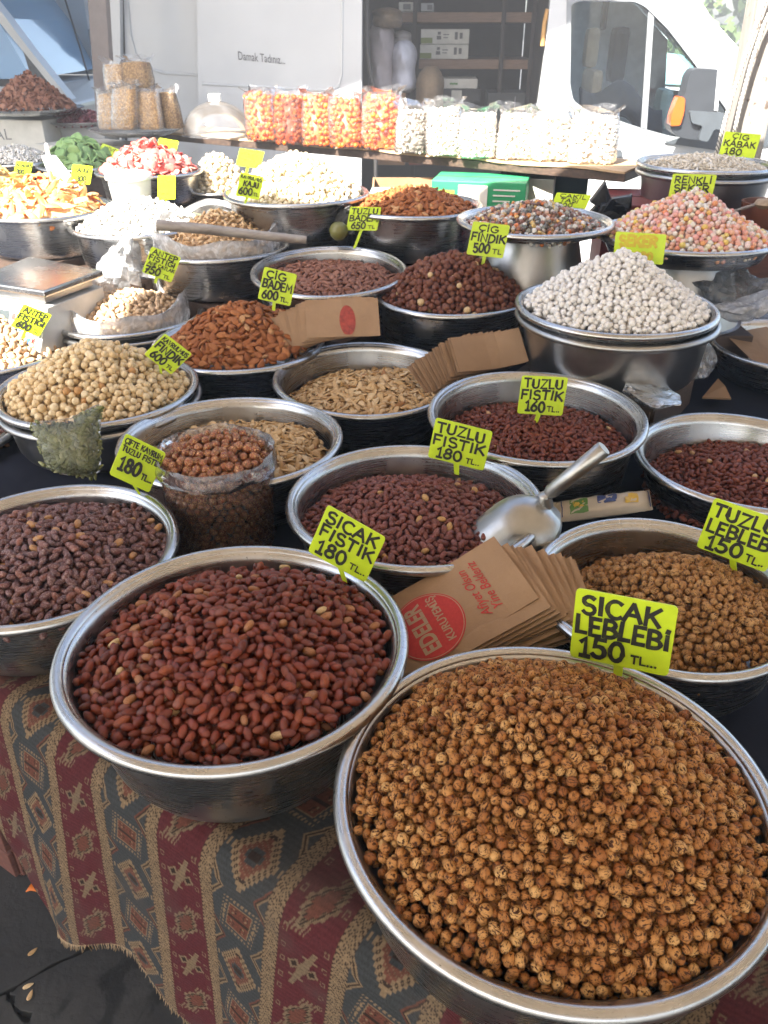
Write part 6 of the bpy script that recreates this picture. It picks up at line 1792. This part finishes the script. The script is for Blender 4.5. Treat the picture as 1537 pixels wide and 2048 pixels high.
v_, f_ = text_mesh('Damak Tadınız...', .065)
(xa, za), (xb, zb) = P2(477, 112, -.077), P2(570, 121, -.077)
wt = max(p.x for p in v_) - min(p.x for p in v_); sc_ = math.hypot(xb - xa, zb - za) / wt; x0_ = min(p.x for p in v_); sl_ = (zb - za) / (xb - xa)
MB().add([V(xa + (p.x - x0_) * sc_, za + (p.x - x0_) * sc_ * sl_ + p.y * sc_ * 1.5, -.0775) for p in v_], f_).build('lettering', plain('dark_grey_lettering', (.045, .045, .05), .5), van)
mb = MB(); mb.tube([V(*P2(*q), -.006) for q in ((734, -335), (734, 0), (735, 100), (740, 140), (749, 178), (752, 210), (752, 575))], .011, 8).build('door_seal', M['rubber'], van, smooth=True)
WIN = [(1143, 8), (1141, 170), (1147, 200), (1170, 218), (1285, 257), (1340, 272), (1440, 287), (1474, 272), (1455, 222), (1390, 128), (1336, 58), (1292, 14), (1270, 3), (1160, 2)]
SEAL = [(1134, -6), (1132, 172), (1139, 208), (1166, 229), (1283, 268), (1340, 284), (1445, 300), (1502, 292), (1498, 210), (1440, 131), (1342, -2), (1304, -20), (1272, -10), (1150, -10)]
panel('front_door_panel', [(1118, -345), (1101, 0), (1091, 100), (1073, 230), (1066, 330), (1060, 590), (1800, 590), (1800, 330), (1640, 285), (1560, 215), (1494, 113), (1390, 0), (1180, -235), (1150, -330)], [round_poly(SEAL, 8)], M['van_white'], van, 0, .05)
panel('window_seal', round_poly(SEAL, 8), [round_poly(WIN, 8)], M['grey_trim'], van, -.004, .05)
panel('door_window', round_poly(WIN, 8), [], M['glass'], van, .02, .004)
panel('window_bar', [(1298, 18), (1309, 26), (1294, 258), (1283, 255)], [], M['grey_trim'], van, .004, .014)
mb = MB()
ua, ub = V(*P2(1180, -235)), V(*P2(1640, 285))
vf = VY * 1.75 + VX * .10
gr = []
for i in range(9):
    q = i / 8; a = ua.lerp(ub, q); row = []
    for j in range(9):
        w_ = j / 8; row.append(a + vf * w_ + VX * (.16 * math.sin(PI * w_)) + VY * .03)
    gr.append(row)
mb.sheet(gr).build('windscreen', M['glass'], van, smooth=True, solid=.006)
(xh, zh) = P2(1640, 285)
MB().add([V(xh - .02, zh, .05), V(xh + .75, zh - .25, .12), V(xh + .75, zh - .25, 1.65), V(xh - .02, zh, 1.7), V(xh - .02, .5, .05), V(xh + .75, .5, .12), V(xh + .75, .5, 1.65), V(xh - .02, .5, 1.7)],
         [(0, 1, 2, 3), (7, 6, 5, 4), (0, 4, 5, 1), (1, 5, 6, 2), (2, 6, 7, 3), (3, 7, 4, 0)]).build('bonnet', M['van_white'], van, bevel=.04)
(x0v, _), (x1v, _), (xbk, _) = P2(215, 100), P2(1118, 0), P2(1108, 100)
zt = P2(700, -345)[1]
MB().box((0, 0, 0), (1, 1, 1), Matrix((( VX.x * (x1v - x0v + .15), VY.x * 1.82, 0, V(x0v, 0).x), (VX.y * (x1v - x0v + .15), VY.y * 1.82, 0, V(x0v, 0).y), (0, 0, .03, zt), (0, 0, 0, 1)))).build('roof', M['van_white'], van)
def vbox(X0, X1, d0, d1, Z0, Z1):
    return Matrix(((VX.x * (X1 - X0), VY.x * (d1 - d0), 0, V(X0, 0, d0).x), (VX.y * (X1 - X0), VY.y * (d1 - d0), 0, V(X0, 0, d0).y), (0, 0, Z1 - Z0, Z0), (0, 0, 0, 1)))
def vb(name, X0, X1, d0, d1, Z0, Z1, mat, parent=van, bevel=0):
    return MB().box((0, 0, 0), (1, 1, 1), vbox(X0, X1, d0, d1, Z0, Z1)).build(name, mat, parent, bevel=bevel)
xo = P2(734, 0)[0]
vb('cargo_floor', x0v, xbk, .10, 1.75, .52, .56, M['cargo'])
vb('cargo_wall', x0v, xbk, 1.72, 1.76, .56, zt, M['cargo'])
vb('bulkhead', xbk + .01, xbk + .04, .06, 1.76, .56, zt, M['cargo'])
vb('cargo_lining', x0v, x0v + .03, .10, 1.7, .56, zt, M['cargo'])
vb('side_sill', x0v, xbk + .9, .0 + .052, .09, .30, .52, M['van_white'])
FARW = [(1338, 30), (1331, 178), (1500, 200), (1455, 140), (1380, 40)]
panel('far_cab_wall', [(1100, -340), (1090, 585), (1560, 585), (1560, 240), (1400, 0), (1250, -230)], [FARW], M['cab_grey'], van, 1.74, .03)
vb('cab_lining', xbk + .05, xbk + .07, .07, 1.72, .56, zt, M['cab_grey'])
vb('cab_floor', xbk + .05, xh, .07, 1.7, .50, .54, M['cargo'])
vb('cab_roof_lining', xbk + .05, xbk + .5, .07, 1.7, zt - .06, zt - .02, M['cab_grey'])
def vpt(px, py, d): return V(*P2(px, py, d), d)
# wheels under the sills
M['tyre'] = plain('tyre_rubber', (.02, .02, .02), .8); M['rim'] = plain('wheel_rim', (.3, .3, .31), .4, 1)
for X in (x0v + .7, xh - .1):
    c = V(X, .30, .16)
    w_ = MB().tube([c - VY * .10, c - VY * .105 + VY * .2], .32, 28).build('wheel', M['tyre'], van, bevel=.03)
    MB().tube([c - VY * .106, c - VY * .112], .19, 20).build('rim', M['rim'], w_, origin=(0, 0, 0)) if False else None
# mirror
HOU = [(1390, 137), (1437, 139), (1444, 152), (1436, 222), (1420, 262), (1402, 281), (1362, 276), (1344, 264), (1340, 250), (1370, 192), (1379, 152)]
mir = panel('wing_mirror', round_poly(HOU, 9), [], M['dark_trim'], van, -.28, .12)
mir.data.materials[0] = plain('mirror_housing', (.022, .026, .032), .55)
bvm = mir.modifiers.new('soft', 'BEVEL'); bvm.width = .014; bvm.segments = 3; bvm.limit_method = 'ANGLE'
panel('mirror_rim', [(1436, 141), (1443, 146), (1436, 222), (1429, 221)], [], plain('pale_edge', (.45, .48, .5), .4), van, -.284, .004)
panel('mirror_arm', round_poly([(1380, 222), (1448, 226), (1470, 240), (1455, 262), (1430, 258), (1416, 284), (1398, 280), (1406, 252), (1384, 246)], 5), [], M['dark_trim'], van, -.305, .30)
orange = NT('orange_indicator_lens'); orange.base((.50, .085, .004)); orange.set(Roughness=.25); orange.b.inputs['Coat Weight'].default_value = .6
panel('indicator', round_poly([(1358, 192), (1371, 196), (1369, 224), (1361, 251), (1341, 252), (1343, 232), (1352, 206)], 5), [], orange.m, van, -.30, .07)
panel('mirror_foot', [(1400, 262), (1490, 262), (1545, 292), (1440, 302), (1330, 286)], [], M['dark_trim'], van, -.012, .02)
panel('painted_door_shadow', [(1500, 236), (1560, 250), (1560, 292), (1510, 286)], [], M['dark_trim'], van, -.009, .01)  # flat dark panel standing in for shadow on the door
panel('door_handle', round_poly([(1222, 302), (1244, 300), (1246, 312), (1226, 316)], 3), [], M['dark_trim'], van, -.03, .03)
# things in the cab
def soft_block(name, px0, px1, py0, py1, d0, d1, mat, label, cat, r=.04, top=None):
    (xa, za), (xb, zb) = P2(px0, py1, d0), P2(px1, py0, d0)
    t = thing(name, label, cat, V((xa + xb) / 2, za, (d0 + d1) / 2))
    return t, vb('body' if top is None else top, xa, xb, d0, d1, za, zb, mat, t, bevel=min(r, (xb - xa) * .42, (zb - za) * .42))
M['beige'] = plain('beige_seat_cloth', (.42, .30, .20), .85); M['blackcloth'] = plain('black_cloth', (.012, .014, .02), .9); M['paleteal'] = plain('pale_dash_plastic', (.34, .42, .40), .6)
t, _ = soft_block('van_seat', 1168, 1205, 55, 136, .50, .62, M['beige'], 'beige van seat with high back seen through the door window', 'seat', .05, 'headrest')
(xa, za), (xb, zb) = P2(1160, 330, .45), P2(1206, 139, .45); vb('backrest', xa, xb, .38, .75, za, zb, M['beige'], t, bevel=.04)
t, _ = soft_block('black_jacket', 1219, 1266, 52, 168, .85, 1.05, M['blackcloth'], 'black jacket hung over the second seat in the cab', 'jacket', .06, 'jacket_body')
(xa, za), (xb, zb) = P2(1203, 60, .7), P2(1225, -30, .7); vb('sleeve', xa, xb, .7, .78, za, zb, M['blackcloth'], t, bevel=.02)
t = thing('cloth_bundle', 'dark heap of folded clothes on the cab sill', 'clothes', vpt(1225, 235, .25))
gr = []
for i in range(24):
    q = i / 23; row = []
    hpx = 175 + 40 * q + 16 * math.sin(q * 9) - 18 * math.sin(q * PI)
    for j in range(9):
        w_ = j / 8; p = vpt(1160 + 165 * q, hpx + 70 * (1 - math.sin(PI * w_)) , .12 + .5 * w_); row.append(p)
    gr.append(row)
MB().sheet(gr).build('folded_cloth', plain('dark_blue_cloth', (.020, .028, .045), .9, bump=.5), t, smooth=True, solid=.01)
t, _ = soft_block('steering_column', 1312, 1352, 178, 262, .45, .62, M['paleteal'], 'pale grey green dashboard hump behind the window bar', 'dashboard', .05)
# beyond the cab: another pale vehicle and a hedge
t = thing('parked_car', 'pale teal car beyond the cab, glimpsed through the far window', 'car', V(*P2(1400, 200, 4.2), 4.2))
M['teal'] = plain('pale_teal_paint', (.28, .48, .48), .4)
panel('car_body', [(1300, 172), (1540, 185), (1560, 420), (1290, 420)], [], M['van_white'], t, 4.2, .6)
panel('car_window', [(1325, 105), (1370, 110), (1440, 172), (1330, 168)], [], M['teal'], t, 4.22, .5)
# cargo: shelves and load
def plank(px0, px1, py0, py1, d0, label):
    (xa, za), (xb, zb) = P2(px0, py1, d0), P2(px1, py0, d0)
    t = thing('cargo_shelf', label, 'shelf', V((xa + xb) / 2, za, d0))
    vb('plank', xa, xb, d0, 1.70, za, zb, wood_brown, t, bevel=.003)
    return t
wood_brown = wood('shelf_board', (.15, .085, .05), (.24, .145, .09), 10)
a_ = plank(790, 1096, 24, 45, 1.05, 'upper brown shelf board in the van')
b_ = plank(838, 1084, 119, 138, 1.05, 'lower brown shelf board in the van')
for par, pxx in ((a_, 831), (a_, 1011), (b_, 1072)):
    (xa, _), (xb, _) = P2(pxx - 4, 0, 1.0), P2(pxx + 4, 0, 1.0)
    vb('shelf_post', xa, xb, 1.01, 1.045, .561, zt - .02, M['cargo'], par)
def cargo_box(px0, px1, py0, py1, d0, dp, mat, label, extra=()):
    (xa, za), (xb, zb) = P2(px0, py1, d0), P2(px1, py0, d0)
    t = thing('carton', label, 'box', V((xa + xb) / 2, za, d0 + dp / 2))
    vb('box_body', xa, xb, d0, d0 + dp, za, zb, mat, t, bevel=.004)
    for (u0, u1, w0, w1, m_) in extra:
        vb('printed_mark', xa + (xb - xa) * u0, xa + (xb - xa) * u1, d0 - .0015, d0 - .0005, za + (zb - za) * w0, za + (zb - za) * w1, m_, t)
    return t
PG = M['print_grey']; GL_ = plain('olive_print', (.16, .20, .05), .7)
mk = lambda: [(.33, .42, .30, .55, PG), (.35, .41, .62, .82, PG), (.70, .76, .3, .8, PG), (.80, .86, .35, .75, PG), (.46, .58, .60, .66, PG), (.46, .56, .40, .46, PG), (.0, .24, .05, .42, GL_)]
cargo_box(840, 938, 89, 118, 1.06, .3, M['carton_white'], 'white printed carton on the lower van shelf, under its twin', mk())
cargo_box(842, 940, 58, 88, 1.06, .3, M['carton_white'], 'white printed carton on the lower van shelf, on top of its twin', mk())
cargo_box(798, 828, 4, 23, 1.06, .3, M['carton_white'], 'small white carton at the left end of the upper van shelf', [(.3, .8, .2, .8, PG)])
cargo_box(842, 868, 6, 23, 1.06, .3, M['carton_grey'], 'small grey carton on the upper van shelf', [(.5, .9, .2, .8, PG)])
(xf, zf) = P2(900, 240, .9)
cargo_box(878, 962, 178, 204, .9, .35, plain('black_crate', (.02, .022, .024), .6), 'black carton with white label in the van, under a flat white box', [(.3, .55, .1, .9, M['carton_white'])])
cargo_box(876, 956, 158, 177, .9, .35, M['carton_white'], 'flat white box on the black carton in the van', [(.05, .16, .3, .7, PG), (.3, .5, .4, .6, M['pack_green'])])
cargo_box(880, 950, 205, 330, .9, .35, plain('dark_crate', (.03, .032, .034), .7), 'dark crate at the bottom of the van load', [(.6, .85, .7, .9, M['carton_grey'])])
cargo_box(968, 1052, 186, 330, .95, .35, plain('slate_crate', (.05, .055, .058), .7), 'slate grey crate with pale label on the van floor', [(.36, .62, .64, .84, M['carton_grey']), (.72, .74, .3, .95, M['carton_grey'])])
cargo_box(750, 812, 186, 330, .45, .4, plain('brown_carton', (.24, .13, .06), .8), 'brown cardboard carton under the sacks in the van')
cargo_box(818, 866, 222, 330, .5, .3, plain('rust_carton', (.20, .06, .035), .8), 'rust red carton beside the burlap sack in the van')
def sack(px0, px1, py0, py1, d, dp, mat, label, lean=0, seed=0, marks=()):
    (xa, za), (xb, zb) = P2(px0, py1, d), P2(px1, py0, d)
    g_ = np.random.default_rng(seed); ph = g_.uniform(0, 6, 4)
    t = thing('sack', label, 'sack', V((xa + xb) / 2, za, d + dp / 2))
    cx, w_, h = (xa + xb) / 2, (xb - xa) / 2, zb - za
    gr = []
    for i in range(18):
        q = i / 17; k_ = (1 - (1 - min(1, q / .12)) ** 2 * .3) * (1 - .55 * max(0, (q - .78) / .22) ** 2.2) * (1 + .04 * math.sin(q * 13 + ph[0]))
        row = []
        for j in range(29):
            a = 2 * PI * j / 28
            e = 1 + .04 * math.sin(a * 3 + ph[1] + q * 4) + .03 * math.sin(a * 7 + ph[2] + q * 9)
            row.append(V(cx + lean * q + w_ * k_ * e * math.cos(a), za + h * q, d + dp / 2 + dp / 2 * k_ * e * math.sin(a)))
        gr.append(row)
    gr.append([V(cx + lean, zb + .004, d + dp / 2)] * 29)
    MB().sheet(gr).build('sack_body', mat, t, smooth=True)
    return t
M['sack_pink'] = plain('pale_pink_sack', (.38, .33, .33), .85, bump=.4); M['sack_white'] = plain('white_woven_sack', (.56, .56, .62), .8, bump=.4); M['burlap'] = plain('burlap', (.19, .135, .085), .95, bump=.6, scale=60)
sack(733, 788, 42, 188, .40, .42, M['sack_pink'], 'tall pale pink sack at the left of the van load', .0, 3)
sack(778, 832, 82, 188, .42, .40, M['sack_white'], 'white woven sack beside the tall pink sack', 0, 4)
sack(742, 802, 14, 56, .38, .40, M['burlap'], 'folded burlap lying on top of the pink sack', 0, 6)
sack(822, 884, 136, 330, .36, .42, M['burlap'], 'burlap sack with its mouth rolled down in the van', .02, 8)
sack(784, 822, 62, 90, .55, .3, plain('clear_jar_bag', (.30, .28, .27), .5), 'small pale parcel on the white sack', 0, 9)
t = thing('grab_strap', 'orange yellow grab strap at the edge of the van opening', 'strap', vpt(1090, 60, .03))
MB().tube([vpt(1096, 18, .02), vpt(1089, 50, .03), vpt(1085, 92, .02)], .011, 8).build('strap_body', plain('ochre_strap', (.48, .26, .07), .6), t, smooth=True)

# ------------------------------------------------------------------ vehicles at the far left
YT = 7.2
t = thing('box_truck', 'pale box truck body with ribbed lower boards at the upper left', 'truck', at(60, 180, y=YT))
M['truck'] = plain('pale_blue_truck_panel', (.50, .57, .62), .5, var=.06, scale=5); M['truck_white'] = plain('white_truck_edge', (.74, .76, .77), .4)
def tq(px0, py0, px1, py1, px2, py2, px3, py3, y=YT): return [at(px0, py0, y=y), at(px1, py1, y=y), at(px2, py2, y=y), at(px3, py3, y=y)]
MB().prism(tq(-420, -330, 118, -330, 196, 141, -420, 136), (0, 2.2, 0)).build('box_side', M['truck'], t)
MB().prism(tq(118, -330, 132, -330, 206, 165, 193, 165, YT - .03), (0, .2, 0)).build('corner_post', M['truck_white'], t)
MB().prism(tq(-420, 137, 196, 142, 197, 149, -420, 144, YT - .04), (0, .2, 0)).build('lower_rail', M['truck_white'], t)
for i in range(4):
    MB().prism(tq(-420, 147 + i * 16, 197 + i * 2, 152 + i * 15, 199 + i * 2, 165 + i * 15, -420, 160 + i * 16, YT + .01 * i), (0, .12, 0)).build('drop_board', M['truck'], t, bevel=.012)
MB().box(tuple(at(186, 74, y=YT - .05) - Vector((.025, .02, .05))), tuple(at(186, 74, y=YT - .05) + Vector((.025, .02, .05)))).build('hinge', M['grey_trim'], t, bevel=.008)
MB().prism(tq(-420, 215, 205, 212, 210, 330, -420, 330, YT + .1), (0, 2.0, 0)).build('chassis', M['dark_trim'], t)
t = thing('stay_cord', 'thin dark cord slanting in front of the pale truck', 'cord', at(160, 90, y=6.4))
MB().tube([at(110, -70, y=6.4), at(131, 0, y=6.4), at(162, 100, y=6.4), at(190, 200, y=6.4)], .007, 6).build('cord_line', M['dark_trim'], t)
YB = 5.6
t = thing('left_van', 'white van with blue tinted windscreen at the left photo edge', 'van', at(-60, 170, y=YB))
k = NT('sky_painted_glass'); k.base((.16, .36, .62)); k.set(Roughness=.15); k.b.inputs['Coat Weight'].default_value = .6; M['sky_glass'] = k.m  # blue base colour paints in the reflected sky
MB().prism(tq(-420, -300, -270, -300, -6, 36, 64, 158, YB) + [at(-420, 158, y=YB)], (-.1, 1.6, .0)).build('windscreen', M['sky_glass'], t)
MB().prism([at(*p, y=YB - .03) for p in ((-276, -300), (-256, -300), (6, 28), (60, 100), (145, 205), (132, 208), (48, 104), (-8, 36))], (0, .12, 0)).build('screen_pillar', M['van_white'], t)
MB().prism([at(*p, y=YB - .01) for p in ((46, 100), (92, 160), (64, 158))], (0, .05, 0)).build('quarter_light', M['dark_trim'], t)
MB().prism([at(*p, y=YB - .05) for p in ((-420, 160), (66, 160), (70, 172), (-420, 174))], (0, .1, 0)).build('wiper_panel', M['rubber'], t)
MB().prism([at(*p, y=YB - .10) for p in ((-420, 175), (80, 173), (150, 210), (175, 330), (-420, 330))], (0, 1.4, 0)).build('bonnet', M['van_white'], t, bevel=.02)

# ------------------------------------------------------------------ posts and ropes of the stall
def post(a, b, w, d, mat, label, bev=.004):
    a, b = Vector(a), Vector(b); dr = (b - a).normalized()
    lo = a + dr * ((-.02 - a.z) / dr.z); hi = a + dr * ((2.62 - a.z) / dr.z)
    t = thing('stall_post', label, 'post', lo)
    q = [Vector((-w, -d, 0)), Vector((w, -d, 0)), Vector((w, d, 0)), Vector((-w, d, 0))]
    MB().prism([lo + p for p in q], hi - lo).build('post_shaft', mat, t, bevel=bev)
    return t
pl_ = post(at(208, 150, y=4.14), at(198, 0, y=4.14), .040, .03, plain('brown_painted_post', (.20, .165, .15), .6), 'brown stall post between the pale truck and the van')
k = NT('old_post_wood'); v = k.coord(); p_ = k.vec('MULTIPLY', v, (6, 6, .8)); n1 = k.noise(p_, 7, 5); n2 = k.noise(v, 34, 3)
k.base(k.mix(k.step(n2, .62, .70), k.ramp(n1, ((.3, (.20, .175, .155)), (.7, (.30, .28, .255)))), (.10, .075, .06))); k.set(Roughness=.8); k.bump(n1, .4, .01)
a_ = at(1492, 250, y=2.72); b_ = at(1528, 60, y=2.72)
post(a_, b_, .048, .05, k.m, 'pale weathered wooden post at the right behind the raw pumpkin seeds', .008)
k = NT('twisted_rope'); v = k.coord(); sx_ = k.new('ShaderNodeSeparateXYZ'); k.lk(v, sx_.inputs[0])
wv_ = k.math('SINE', k.math('ADD', k.math('MULTIPLY', sx_.outputs[2], 480), k.math('MULTIPLY', sx_.outputs[0], 700)))
k.base(k.ramp(k.math('MULTIPLY_ADD', wv_, .5, .5), ((.2, (.10, .095, .09)), (.5, (.50, .47, .43))))); k.set(Roughness=.9); M['rope'] = k.m
for pts, lb in (([(1545, -40), (1524, 20), (1492, 110), (1462, 200), (1432, 310)], 'left of two speckled ropes slanting beside the wooden post'), ([(1550, 5), (1528, 50), (1505, 120), (1482, 205), (1462, 300)], 'right of two speckled ropes slanting beside the wooden post')):
    P_ = [at(*p, y=2.63) for p in pts]
    t = thing('rope', lb, 'rope', P_[-1])
    MB().tube(P_, .0062, 8).build('rope_strand', M['rope'], t, smooth=True)
    kb = P_[-1]
# far awning that shades the upper part of the van
B_ = [shade_from(p, 2.80) for p in (at(60, 350, z=1.2), at(300, 312, z=1.24), at(392, 262, z=1.27), at(440, 240, y=3.9), at(600, 215, y=4.5), at(1150, 40, y=4.48), at(1330, -40, y=4.48))]
awning([(-7.0, B_[0].y - .1)] + [(p.x, p.y) for p in B_], [(-7.0, 9.5), (B_[-1].x + .4, 7.6)], 2.80, .06, M['canvas2'], .02)
# tree and hedge beyond the vans
def leafy(name, c, r, n, label, trunk, seed, cat='tree'):
    g_ = np.random.default_rng(seed)
    t = thing(name, label, cat, (c[0], c[1], 0))
    clus = [(np.array(c) + g_.normal(0, 1, 3) * np.array(r) * .55, g_.uniform(.25, .5)) for _ in range(26)]
    vs, fs = [], []
    for i in range(n):
        cc, rr = clus[g_.integers(0, len(clus))]
        p = cc + g_.normal(0, 1, 3) * rr * min(r) * .55
        a = g_.normal(0, 1, 3); a /= np.linalg.norm(a); b = np.cross(a, g_.normal(0, 1, 3)); b /= np.linalg.norm(b)
        s_ = g_.uniform(.05, .11)
        k0 = len(vs); vs += [p - a * s_, p + b * s_ * .5, p + a * s_, p - b * s_ * .5]; fs.append((k0, k0 + 1, k0 + 2, k0 + 3))
    me = np_mesh('leaves', np.array(vs) - np.array([c[0], c[1], 0]), np.array(fs), False, leaf_mat)
    o = link('crown', me, t); o['kind'] = 'stuff'
    if trunk:
        MB().tube([(c[0], c[1], -.02), (c[0] + .05, c[1], c[2] * .5), (c[0], c[1], c[2])], [.13, .10, .04], 10).build('trunk', M['wood_dark'], t, smooth=True)
        for i in range(4):
            q = clus[i][0]; MB().tube([(c[0], c[1], c[2] * .6), tuple((np.array(c) * .4 + q * .6) + np.array([0, 0, -.1])), tuple(q)], [.06, .04, .015], 8).build('limb', M['wood_dark'], t, smooth=True)
k = NT('leaf_green'); oi = k.noise(k.coord(), 2.4, 3); k.base(k.ramp(oi, ((.3, (.030, .060, .016)), (.7, (.085, .13, .035))))); k.set(Roughness=.6); leaf_mat = k.m
q = at(1545, -30, y=11); leafy('leafy_tree', (q.x + .5, 11.0, q.z + .6), (1.3, 1.2, 1.2), 5200, 'leafy green tree far behind the van at the upper right', True, 3)
q = at(1375, 85, y=9.6); leafy('hedge', (q.x, 9.6, q.z - .5), (1.2, .5, .7), 4200, 'green hedge glimpsed through the cab windows', False, 6, 'hedge')

# ------------------------------------------------------------------ floor by the stall
t = thing('wooden_crate', 'reddish wooden crate standing on the ground at the left edge', 'crate', (-1.02, 1.28, 0))
MC = Matrix.Translation((-.80, 1.10, 0)) @ Matrix.Rotation(R(58), 4, 'Z')
for i in range(3): MB().box((0, -.012, .01 + i * .085), (.42, 0, .085 + i * .085), MC).build('plank', M['wood_red'], t, bevel=.002)
for i in range(3): MB().box((-.012, 0, .01 + i * .085), (0, .34, .085 + i * .085), MC).build('plank', M['wood_red'], t, bevel=.002)
for x_, y_ in ((0, 0), (.39, 0), (0, .31), (.39, .31)): MB().box((x_, y_, -.001), (x_ + .03, y_ + .03, .262), MC).build('corner_post', M['wood_red'], t)
MB().box((.002, .002, .02), (.40, .33, .03), MC).build('bottom_board', M['wood_red'], t)
t = thing('orange_peel', 'bright orange scrap of peel on the dark ground', 'peel', (-.754, 1.077, .004))
gr = [[Vector((-.754 + .010 * (i - 2) + .002 * j, 1.077 + .009 * (j - 2), .006 + .006 * math.sin(i * 1.3) * math.cos(j))) for j in range(5)] for i in range(5)]
MB().sheet(gr).build('peel_skin', plain('orange_skin', (.62, .16, .015), .5), t, smooth=True, solid=.002)
sp = proto_meshes('dropped_seed', 'seed', .010, 3, M['pumpkin'])
for i, (px, py, a, lb) in enumerate(((66, 1905, .9, 'pale seed dropped on the ground nearest the crack'), (57, 1973, .5, 'pale seed dropped on the ground, upper of two together'), (61, 1992, 1.5, 'pale seed dropped on the ground, lower of two together'))):
    q = at(px, py, z=.002)
    o = link('dropped_seed', sp[i], None, q + Vector((0, 0, .002))); o.rotation_euler = (0, 0, a); setp(o, lb, 'seed')

# ------------------------------------------------------------------ thin haze volume added to imitate lens glare
hz = MB().box((-9.5, -10.0, -1.05), (9.5, 15.0, 4.6)).build('haze', None, origin=(0, 0, 0))
hm = bpy.data.materials.new('glare_haze'); hm.use_nodes = True
hn = hm.node_tree.nodes; hn.clear()
ho = hn.new('ShaderNodeOutputMaterial'); hv = hn.new('ShaderNodeVolumePrincipled')
hv.inputs['Color'].default_value = (.93, .95, 1, 1); hv.inputs['Density'].default_value = .027; hv.inputs['Anisotropy'].default_value = .2
hm.node_tree.links.new(hv.outputs[0], ho.inputs['Volume'])
hz.data.materials.append(hm)
setp(hz, 'thin pale haze filling the air of the market', None, None, 'stuff')
